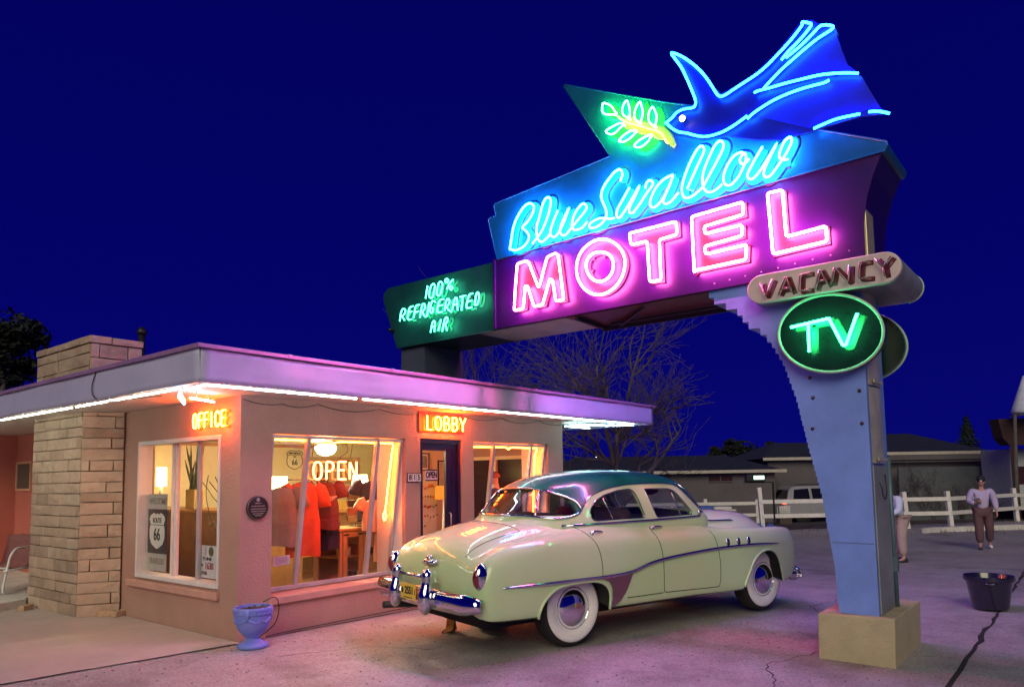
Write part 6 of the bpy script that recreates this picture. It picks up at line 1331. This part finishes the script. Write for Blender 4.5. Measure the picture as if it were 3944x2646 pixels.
rk = thing('clothes_rack', 'chrome single pole clothes rack in the big show window', 'clothes rack', (1.72, 1.05, .08)); b = MB(); b.tube([(1.72, 1.05, .09), (1.72, 1.05, 1.66)], .014, 8); b.build('pole', m_chrome, rk)
b = MB(); b.tube([(1.72+.42*math.cos(k*PI/12), 1.05+.42*math.sin(k*PI/12)*.4, 1.66) for k in range(24)], .010, 6, True); b.tube([(1.30, 1.05, 1.66), (2.14, 1.05, 1.66)], .008, 6); b.build('ring', m_chrome, rk)
b = MB(); b.lathe([(0, .03), (.04, .03), (.16, .012), (.17, 0), (0, 0)], (1.72, 1.05, .081), 24); b.build('foot', m_chrome, rk)
cb_ = thing('display_cabinet', 'orange pine display cabinet with glazed doors and black hinges', 'cabinet', (2.45, 1.25, .08))
b = MB(); b.box(2.04, 2.90, .95, 1.50, .955, .99); b.build('top', m_wood2, cb_, bevel=.006)
for x in (2.07, 2.83):
    for y in (.98, 1.45): b = MB(); b.box(x, x+.04, y, y+.04, .081, .954); b.build('leg', m_wood2, cb_)
b = MB(); b.box(2.08, 2.86, 1.44, 1.46, .25, .95); b.box(2.09, 2.86, 1.0, 1.43, .25, .27); b.box(2.09, 2.86, 1.02, 1.43, .58, .60); b.build('shelf', m_wood, cb_)
for x0, x1 in ((2.115, 2.46), (2.475, 2.82)):
    b = MB(); b.box(x0, x0+.07, .962, .985, .26, .94); b.box(x1-.07, x1, .962, .985, .26, .94); b.box(x0+.07, x1-.07, .962, .985, .87, .94); b.box(x0+.07, x1-.07, .962, .985, .26, .33); dr = b.build('door', m_wood2, cb_, bevel=.003)
    b = MB()
    for z in (.905, .295):
        for x in (x0+.05, x1-.05): b.ball((x, .960, z), (.055, .004, .013), 10, 6)
    b.build('hinge', m_black, dr)
    g = MB(); g.add([(x0+.07, .975, .33), (x1-.07, .975, .33), (x1-.07, .975, .87), (x0+.07, .975, .87)], [(0, 1, 2, 3)]); g.build('pane', m_glass, dr)
rnd = random.Random(14); GB_ = 'folded goods in the display cabinet'; pal = [M('goods_red', (.3, .04, .03), .8), M('goods_cream', (.5, .42, .28), .8), M('goods_dark', (.05, .04, .05), .8)]
for i in range(6):
    x = 2.18+.11*i; z = .60 if i % 2 else .27; b = MB(); b.box(x-.05, x+.05, 1.08, 1.28, z+.001, z+.06+.1*rnd.random()); tag(b.build('folded_goods', pal[i % 3], bevel=.012), ('red', 'cream', 'dark')[i % 3]+' folded goods on the '+('upper' if i % 2 else 'lower')+' shelf of the display cabinet', 'goods', GB_)
sp_ = thing('postcard_rack', 'revolving postcard rack on top of the pine cabinet', 'postcard rack', (2.55, 1.25, .991)); b = MB(); b.tube([(2.55, 1.25, .992), (2.55, 1.25, 1.60)], .012, 8); b.lathe([(.12, 0), (.12, .012), (0, .02)], (2.55, 1.25, .992), 20); b.build('stand', m_chrome, sp_)
mc = [M('card_red', (.55, .14, .08), .5, var=.4, scale=30), M('card_dark', (.06, .03, .04), .5, var=.5, scale=30), M('card_cream', (.55, .42, .26), .5, var=.3, scale=30)]
for lv in range(5):
    for k in range(4):
        a = k*PI/2+.62; d = Vector((math.cos(a), math.sin(a), 0)); e_ = Vector((-d.y, d.x, 0)); c = Vector((2.55, 1.25, 1.10+.105*lv))+d*.10; b = MB(); b.obox(c, e_*.075, d*.004, Vector((0, 0, .044))+d*.012); b.build('card', mc[(lv+k) % 3], sp_)
b = MB()
for lv in range(5): b.tube([(2.55+.115*math.cos(.62+k*PI/2+PI/4)*1.2, 1.25+.115*math.sin(.62+k*PI/2+PI/4)*1.2, 1.055+.105*lv) for k in range(4)], .004, 5, True)
b.build('wire_tier', m_steel, sp_)
# highway shield sign and pictures on the walls
sh_ = thing('shield_sign', 'cream highway shield sign reading 66 on the back wall of the lobby', 'sign', (3.85, 4.59, 2.03)); b = MB(); shield(b, 4.595, 3.85, 2.03, .36, .36, ax='x'); s_ = b.build('plate', M('shield_cream', (.70, .64, .46), .5), sh_)
b = MB(); S_ = [(0, -.5), (.16, -.45), (.36, -.36), (.47, -.2), (.48, .02), (.42, .2), (.5, .32), (.43, .42), (.33, .46), (.22, .5), (.1, .45), (0, .49)]; S_ = S_+[(-q[0], q[1]) for q in S_[-2:0:-1]]; b.tube([(3.85+q[0]*.35, 4.586, 2.03+q[1]*.35) for q in S_], .006, 5, True); b.box(3.70, 4.0, 4.586, 4.5885, 2.115, 2.122); b.build('border', m_ink, s_)
for tx, sz, z in (('NEW MEXICO', .048, 2.15), ('U S', .05, 2.085), ('66', .15, 1.98)): text_mesh(tx, sz, m_ink, (3.85, 4.586, z), (1, 0, 0), (0, 0, 1), s_, 'lettering', .002, sx=.85)
def picture(x0, x1, z0, z1, y, label, art):
    o = thing('framed_picture', label, 'picture', ((x0+x1)/2, y, z0), 'framed pictures on the lobby wall'); b = MB(); w = .022
    b.box(x0, x0+w, y-.02, y-.001, z0, z1); b.box(x1-w, x1, y-.02, y-.001, z0, z1); b.box(x0+w, x1-w, y-.02, y-.001, z1-w, z1); b.box(x0+w, x1-w, y-.02, y-.001, z0, z0+w); b.build('frame', m_black, o)
    b = MB(); b.box(x0+w, x1-w, y-.012, y-.002, z0+w, z1-w); mt_ = b.build('mount', m_paper, o); b = MB(); b.box(x0+w+.03, x1-w-.03, y-.0145, y-.0125, z0+w+.03, z1-w-.03); b.build('print', art, mt_)
m_art = M('grey_landscape', (.25, .25, .22), .7, var=.6, scale=9); m_art2 = M('pale_print', (.55, .52, .40), .7, var=.2, scale=14)
picture(4.62, 5.06, 1.78, 2.10, 2.30, 'black framed grey landscape seen through the lobby door', m_art); picture(5.28, 5.62, 1.42, 1.97, 2.30, 'tall black framed pale print at the right of the lobby door view', m_art2)
picture(4.27, 4.50, 1.65, 1.95, 2.30, 'small dark framed picture left of the lobby door view', m_art)
picture(2.95, 3.25, 1.85, 2.2, 4.60, 'dark picture at the left of the lobby back wall', pal[2]); picture(4.35, 4.6, 1.5, 1.8, 4.60, 'small picture low on the lobby back wall', m_art)
fr_ = thing('sticker_fridge', 'cream fridge covered in round and square stickers inside the lobby door', 'fridge', (4.45, 1.95, .08)); b = MB(); b.box(4.20, 4.66, 1.68, 2.25, .081, 1.60); b.build('cabinet', M('fridge_cream', (.72, .66, .50), .35), fr_, bevel=.03); rnd = random.Random(22)
b = MB(); b.tube([(4.25, 1.68, .7), (4.25, 1.645, .75), (4.25, 1.645, 1.1), (4.25, 1.68, 1.15)], .012, 6); b.build('handle', m_chrome, fr_)
sm = [M('sticker_'+n, c, .5) for n, c in (('red', (.5, .03, .03)), ('black', (.03, .03, .03)), ('orange', (.6, .2, .03)), ('grey', (.3, .3, .3)), ('green', (.1, .2, .08)))]
for i in range(26):
    x = 4.29+.065*(i % 6)+rnd.uniform(-.015, .015); z = 1.52-.14*(i//6)-rnd.uniform(0, .04)-(i//6)*.02; b = MB(); r = rnd.uniform(.014, .028)
    if rnd.random() < .6: b.lathe([(0, .002), (r, .002), (r, 0)], (x, 1.679, z), 14, (0, -1, 0))
    else: b.box(x-r, x+r, 1.6765, 1.679, z-r*rnd.uniform(.4, 1), z+r*.6)
    b.build('sticker', rnd.choice(sm), fr_)
b = MB(); b.box(4.44, 4.46, 1.6765, 1.679, 1.50, 1.55); b.box(4.51, 4.53, 1.6765, 1.679, 1.50, 1.55); b.ball((4.485, 1.678, 1.525), (.012, .002, .014), 8, 5); b.build('flag_sticker', sm[0], fr_)
# shelves of small goods
def goods_shelf(label, x0, x1, y0, y1, zs, seed, ax='x'):
    o = thing('souvenir_shelf', label, 'shelf', ((x0+x1)/2, (y0+y1)/2, zs[0])); rnd = random.Random(seed)
    gm = [M('goods_%d' % k, c, .6) if 'goods_%d' % k not in bpy.data.materials else bpy.data.materials['goods_%d' % k] for k, c in enumerate(((.5, .45, .3), (.25, .06, .04), (.08, .10, .12), (.55, .35, .08), (.12, .2, .12), (.6, .58, .5), (.05, .04, .04)))]
    for z in zs:
        b = MB(); b.box(x0, x1, y0, y1, z, z+.02); b.build('board', m_wood2, o); t = 0; L = (x1-x0) if ax == 'x' else (y1-y0)
        while t < L-.1:
            w = rnd.uniform(.05, .13); h = rnd.uniform(.06, .2); b = MB(); r = min(w, .09)/2
            c = (x0+t+w/2, (y0+y1)/2, z+.021) if ax == 'x' else ((x0+x1)/2, y0+t+w/2, z+.021)
            if rnd.random() < .45: b.lathe([(0, 0), (r, 0), (r*1.05, h*.6), (r*.5, h*.8), (r*.4, h), (0, h)], c, 12)
            else: b.box(c[0]-w*.45, c[0]+w*.45, c[1]-.05, c[1]+.05, c[2], c[2]+h) if ax == 'x' else b.box(c[0]-.05, c[0]+.05, c[1]-w*.45, c[1]+w*.45, c[2], c[2]+h)
            b.build('goods', rnd.choice(gm), o); t += w+rnd.uniform(.01, .04)
    return o
goods_shelf('long shelf of small souvenirs on the back wall of the lobby', 2.6, 4.1, 4.40, 4.59, (.75, 1.08, 1.42), 3)
goods_shelf('row of small goods on the left lobby counter', 1.6, 2.1, 2.35, 2.5, (1.191,), 8)
goods_shelf('row of small goods on the back reception counter', 3.35, 4.0, 3.05, 3.2, (1.121,), 11)
goods_shelf('two low shelves of goods behind the clothes rack', 2.6, 3.3, 2.75, 2.95, (.45, .80), 15)
# pennants under the ceiling
for i in range(7):
    x = 3.1+.2*i; b = MB(); b.prism([(x, 2.6, 2.40), (x+.16, 2.6, 2.40), (x+.08, 2.6, 2.18)], (0, .004, 0)); tag(b.build('pennant', M('pennant_cream', (.5, .4, .25), .8, var=.5, scale=20) if i == 0 else bpy.data.materials['pennant_cream']), 'pointed cream pennant in the row hung under the lobby ceiling', 'pennant', 'pennants under the lobby ceiling')
# potted plant and dry branches in the side window
pt = thing('potted_plant', 'tall striped plant in a tan square pot on the desk in the side window', 'potted plant', (1.08, 2.95, 1.276)); b = MB(); b.prism([(1.0, 2.84, 1.276), (1.16, 2.84, 1.276), (1.16, 3.08, 1.276), (1.0, 3.08, 1.276)], (0, 0, .27)); b.build('pot', M('tan_pot', (.45, .33, .12), .6, var=.2), pt, bevel=.01)
m_lf = M('snake_leaf', (.10, .16, .06), .5, var=.6, scale=22); rnd = random.Random(31)
for i in range(16):
    a = rnd.uniform(-1.0, 1.0); c = Vector((1.08+rnd.uniform(-.05, .05), 2.96+rnd.uniform(-.08, .08), 1.53)); h = rnd.uniform(.38, .66); ln_ = Vector((rnd.uniform(-.06, .06), a*.26, h)); b = MB(); b.tube([c, c+ln_*.4+Vector((0, a*-.02, 0)), c+ln_*.75, c+ln_], [.016, .03, .026, .004], 8, sec=(1, .25), up=(1, 0, 0)); b.build('leaf', m_lf, pt)
db = thing('dry_branch_display', 'curling black twigs standing at the right of the side window', 'decoration', (.55, 1.15, .09)); rnd = random.Random(5)
b = MB(); b.lathe([(0, 0), (.10, 0), (.13, .25), (.09, .48), (.10, .5), (.08, .5)], (.55, 1.15, .081), 18); b.build('vase', m_black, db)
b = MB()
for i in range(12):
    p = Vector((.55, 1.15, .55)); P = [p]; d = Vector((rnd.uniform(-.1, .1), rnd.uniform(-.25, .25), 1)).normalized()
    for k in range(9): d = (d+Vector((rnd.gauss(0, .12), rnd.gauss(0, .35), rnd.gauss(.05, .2)))).normalized(); p = p+d*.15; p.x = min(p.x, .64); p.y = min(1.7, max(.8, p.y)); P.append(p)
    b.tube(smooth_path(P, 3), .0055, 5)
b.build('twigs', m_black, db)
# ------------------------------------------------------------------ people
m_skin = M('skin', (.46, .24, .17), .55, var=.06); m_hair = M('dark_hair', (.015, .010, .010), .6); m_hairred = M('auburn_hair', (.14, .035, .02), .55)
def skin_mesh(name, nodes, edges, mat, parent, sub=2, local=True):
    me = bpy.data.meshes.new(name); me.from_pydata([n[0] for n in nodes], edges, []); o = bpy.data.objects.new(name, me); C.objects.link(o); me.materials.append(mat)
    sk = o.modifiers.new('skin', 'SKIN'); sk.use_smooth_shade = True; sk.branch_smoothing = .6
    if not me.skin_vertices: me.skin_vertices.new() if hasattr(me.skin_vertices, 'new') else None
    L = me.skin_vertices[0].data
    for i, n in enumerate(nodes): r = n[1]; L[i].radius = r if isinstance(r, tuple) else (r, r)
    L[0].use_root = True
    s = o.modifiers.new('sub', 'SUBSURF'); s.levels = sub; s.render_levels = sub
    dg = bpy.context.evaluated_depsgraph_get(); m2 = bpy.data.meshes.new_from_object(o.evaluated_get(dg)); o.modifiers.clear(); o.data = m2; m2.name = name
    for p in m2.polygons: p.use_smooth = True
    if parent: put(o, parent, local)
    return o
def chain(parts):
    """parts: dict name -> (pos, r, parent name)"""
    keys = list(parts); idx = {k: i for i, k in enumerate(keys)}
    return [(parts[k][0], parts[k][1]) for k in keys], [(idx[k], idx[parts[k][2]]) for k in keys if parts[k][2]]
def hand(P, side, wrist, d, palm, tag_, curl=.35):
    """five fingers from the palm; d: direction of the hand, palm: direction the palm faces"""
    w = Vector(wrist); d = Vector(d).normalized(); pn = Vector(palm).normalized(); ac = d.cross(pn).normalized()*side
    k = tag_; P[k+'palm'] = (w+d*.055, (.026, .016), tag_+'wrist'); P[k+'knuckle'] = (w+d*.095, (.030, .013), k+'palm')
    for i, (o, L) in enumerate(((.028, .066), (.010, .076), (-.009, .071), (-.027, .056))):
        a = w+d*.098+ac*o; b_ = a+(d*math.cos(curl)+pn*math.sin(curl))*L*.5; c = b_+(d*math.cos(curl*2.6)+pn*math.sin(curl*2.6))*L*.5
        P[k+'f%d' % i] = (a+d*.008, .0095, k+'knuckle'); P[k+'g%d' % i] = (b_, .009, k+'f%d' % i); P[k+'h%d' % i] = (c, .0075, k+'g%d' % i)
    a = w+d*.045+ac*.034; P[k+'t0'] = (a, .011, k+'palm'); P[k+'t1'] = (a+d*.03+ac*.016+pn*.014, .010, k+'t0'); P[k+'t2'] = (a+d*.055+ac*.014+pn*.028, .008, k+'t1')
def person(label, loc, rz, J, tops, pants, shoes, hair, skin=m_skin, cap=None, extra=None, scale=1.0):
    o = thing('person', label, 'person', loc, rz=rz); o.scale = (scale,)*3
    J = {k: Vector(v) for k, v in J.items()}
    P = {}
    P['pelvis'] = (J['pelvis'], .10, None); P['waist'] = (J['pelvis'].lerp(J['chest'], .45), .09, 'pelvis'); P['chest'] = (J['chest'], .085, 'waist'); P['neckb'] = (J['neck'], .052, 'chest')
    up = (J['head']-J['neck']).normalized(); fw = J['face'].normalized()
    P['neckt'] = (J['neck']+up*.055, .052, 'neckb'); P['jaw'] = (J['head']-up*.055+fw*.018, (.068, .075), 'neckt'); P['skull'] = (J['head']+up*.015, (.076, .092), 'jaw'); P['crown'] = (J['head']+up*.075-fw*.01, (.06, .07), 'skull')
    for s, n in ((1, 'l'), (-1, 'r')):
        P[n+'sh'] = (J[n+'sh'], .042, 'chest'); P[n+'el'] = (J[n+'el'], .034, n+'sh'); P[n+'wrist'] = (J[n+'wr'], .027, n+'el')
        hand(P, s if n == 'l' else -s, J[n+'wr'], J.get(n+'hd', J[n+'wr']-J[n+'el']), J.get(n+'pn', Vector((0, -s, 0))), n, .75 if n+'grip' in J else .4)
        P[n+'hip'] = (J[n+'hip'], .088, 'pelvis'); P[n+'kn'] = (J[n+'kn'], .055, n+'hip'); P[n+'an'] = (J[n+'an'], .036, n+'kn'); P[n+'toe'] = (J[n+'toe'], .03, n+'an')
    nd, ed = chain(P); body = skin_mesh('body', nd, ed, skin, o)
    # face
    hc = J['head']; sd = up.cross(fw).normalized(); b = MB()
    for s in (-1, 1): b.ball(hc+fw*.083+sd*s*.030+up*.012-fw*.006, .009, 8, 6)
    b.build('eyes', m_white, o, local=True); b = MB()
    for s in (-1, 1): b.ball(hc+fw*.083+sd*s*.030+up*.012, .0068, 6, 4); b.tube([hc+fw*.09+sd*s*.045+up*.033, hc+fw*.096+sd*s*.018+up*.034], .004, 5)
    b.build('pupils_and_brows', m_hair, o, local=True)
    b = MB(); b.tube([hc+fw*.088+up*.01, hc+fw*.105-up*.018, hc+fw*.09-up*.026], [.008, .015, .010], 8)
    for s in (-1, 1): b.ball(hc+sd*s*.080-fw*.005-up*.0, (.012, .02, .03), 8, 6)
    b.build('nose_and_ears', skin, o, local=True); b = MB(); b.tube([hc+fw*.082+sd*.024-up*.052, hc+fw*.09-up*.050, hc+fw*.082-sd*.024-up*.052], .006, 6); b.build('mouth', M('lips', (.28, .09, .08), .5) if 'lips' not in bpy.data.materials else bpy.data.materials['lips'], o, local=True)
    # clothes
    T = {'w': (J['pelvis']-Vector((0, 0, .02)), .155, None), 'b': (J['pelvis'].lerp(J['chest'], .5), .158, 'w'), 'c': (J['chest'], .17, 'b'), 'n': (J['neck']-up*.015, .09, 'c')}
    for n in 'lr': T[n+'m'] = (J['chest'].lerp(J[n+'sh'], .55)+Vector((0, 0, .035)), .115, 'c'); T[n+'s'] = (J[n+'sh'], .096, n+'m'); T[n+'e'] = (J[n+'el'], .078, n+'s'); T[n+'w'] = (J[n+'wr'].lerp(J[n+'el'], .10), .052, n+'e')
    nd, ed = chain(T); skin_mesh('sweater', nd, ed, tops, o)
    Q = {'p': (J['pelvis']+Vector((0, 0, .03)), .155, None)}
    for n in 'lr': Q[n+'h'] = (J[n+'hip'], .125, 'p'); Q[n+'t'] = (J[n+'hip'].lerp(J[n+'kn'], .55), .112, n+'h'); Q[n+'k'] = (J[n+'kn'], .10, n+'t'); Q[n+'a'] = (J[n+'an'].lerp(J[n+'kn'], .14), .09, n+'k')
    nd, ed = chain(Q); skin_mesh('trousers', nd, ed, pants, o)
    for n in 'lr':
        a, t = J[n+'an'], J[n+'toe']; f = (t-a); f.z = 0; f.normalize(); b = MB(); e_ = Vector((-f.y, f.x, 0)); z0 = min(a.z, t.z)-.045
        rows = []
        for u, w, h in ((-.09, .02, .05), (-.075, .036, .085), (0, .040, .10), (.07, .045, .075), (.13, .046, .06), (.17, .038, .05), (.19, .015, .035)):
            c = a+f*u; c.z = a.z-.075+(t.z-a.z+.04)*max(0, u)/.19; rows.append([c+e_*w*math.cos(k*PI/6)+Vector((0, 0, max(0, math.sin(k*PI/6))*h-.0)) for k in range(12)])
        b.grid(rows, closed=True); b.add(rows[0]+rows[-1], [tuple(range(12))[::-1], tuple(range(12, 24))]); b.build('shoe', shoes[0] if n == 'l' else shoes[1], o, local=True)
    if cap:
        b = MB(); b.lathe([(.094, -.01), (.097, .02), (.088, .065), (.06, .10), (.02, .112), (0, .113)], hc+up*.035-fw*.005, 20, up); b.build('cap', cap, o, local=True)
        b = MB(); b.obox(hc+fw*.093+up*.055, sd*.022, fw*.003, up*.012); b.build('cap_label', m_white, o, local=True)
        b = MB(); b.ball(hc-fw*.03+up*.0, (.085, .085, .06), 14, 8); b.build('hair', hair, o, local=True)
    else:
        b = MB(); rnd = random.Random(3)
        rows = []
        for i in range(8):
            th = i/7*1.75; row = []
            for k in range(18):
                a = 2*PI*k/18; fr = math.cos(a); lim = th*(1.0 if fr < .3 else .58); r = .098*(1+.05*math.sin(a*5+i)); dirv = up*math.cos(lim)+(fw*fr+sd*math.sin(a))*math.sin(lim); row.append(hc+up*.02-fw*.008+dirv*r)
            rows.append(row)
        b.grid(rows, closed=True); h_ = b.build('hair', hair, o, local=True); s_ = h_.modifiers.new('s', 'SOLIDIFY'); s_.thickness = .02
    if extra: extra(o, J)
    return o
m_lav = M('lavender_knit', (.46, .40, .60), .9, var=.1, scale=15, bump=.2, bscale=120); m_brown = M('plum_brown_cloth', (.115, .06, .065), .85, var=.15, scale=6); m_palej = M('pale_blue_jacket', (.50, .58, .72), .7, var=.1, scale=5); m_khaki = M('khaki_cloth', (.36, .28, .24), .85, var=.1, scale=5)
m_shoew = M('white_shoe', (.72, .70, .70), .5); m_shoed = M('dark_shoe', (.04, .035, .04), .5)
def phone(o, J):
    b = MB(); w = J['rwr']; b.obox(w+Vector((.075, .055, .045)), Vector((0, .035, .008)), Vector((.025, .004, -.02))*.2, Vector((-.03, -.012, .068))); b.build('phone', m_black, o, bevel=.004, local=True)
# local axes of a person: x ahead, y to the person's left
J1 = dict(pelvis=(0, 0, .93), chest=(.02, 0, 1.26), neck=(.035, 0, 1.47), head=(.075, .0, 1.605), face=(.93, -.10, -.36), lsh=(.02, .19, 1.40), lel=(-.03, .265, 1.14), lwr=(.02, .285, .90), lhd=(.1, .02, -1),
 rsh=(.02, -.19, 1.40), rel=(.0, -.275, 1.13), rwr=(.20, -.15, 1.10), rhd=(.55, .55, .25), rpn=(-.2, .5, .6), rgrip=(1, 0, 0), lhip=(0, .10, .90), lkn=(-.02, .125, .50), lan=(-.24, .13, .125), ltoe=(-.12, .14, .07), rhip=(0, -.10, .90), rkn=(.10, -.10, .50), ran=(.08, -.10, .085), rtoe=(.21, -.11, .035))
p1 = (16.35, -4.80); person('person in a lavender sweater and dark cap walking while looking at a phone', (p1[0], p1[1], ground_z(*p1)), math.atan2(CAM.y-p1[1], CAM.x-p1[0])+.12, J1, m_lav, m_brown, (m_shoew, m_shoed), m_hair, cap=M('black_cap', (.012, .012, .014), .8), extra=phone, scale=.99)
J2 = dict(pelvis=(-.06, 0, .90), chest=(.05, 0, 1.22), neck=(.16, 0, 1.41), head=(.27, .0, 1.49), face=(.6, 0, -.75), lsh=(.08, .19, 1.34), lel=(.14, .24, 1.08), lwr=(.33, .16, 1.02), rsh=(.08, -.19, 1.34), rel=(.13, -.24, 1.08), rwr=(.32, -.14, 1.02), rgrip=(1, 0, 0), lgrip=(1, 0, 0), rpn=(0, .5, .6), lpn=(0, -.5, .6),
 lhip=(-.05, .10, .88), lkn=(.0, .11, .48), lan=(-.03, .11, .085), ltoe=(.11, .12, .035), rhip=(-.05, -.10, .88), rkn=(.02, -.11, .48), ran=(-.06, -.11, .085), rtoe=(.08, -.12, .035))
q = fl(14.85, -7.69); person('person in a pale blue jacket and khaki trousers standing half behind the sign pole', q, math.atan2(LT.y, LT.x)+.25, J2, m_palej, m_khaki, (m_shoed, m_shoed), m_hair, scale=.95)
J3 = dict(J2); J3.update(pelvis=(0, 0, .92), chest=(.0, 0, 1.25), neck=(.0, 0, 1.46), head=(.03, 0, 1.585), face=(1, 0, -.15), lsh=(0, .18, 1.38), rsh=(0, -.18, 1.38), lel=(-.02, .23, 1.12), rel=(-.02, -.23, 1.12), lwr=(.16, .16, .98), rwr=(.16, -.16, .98))
person('person with auburn hair standing inside the right show window', (5.12, .78, .081), R(120), J3, m_sn, m_sm, (m_shoed, m_shoed), m_hairred, scale=.98)
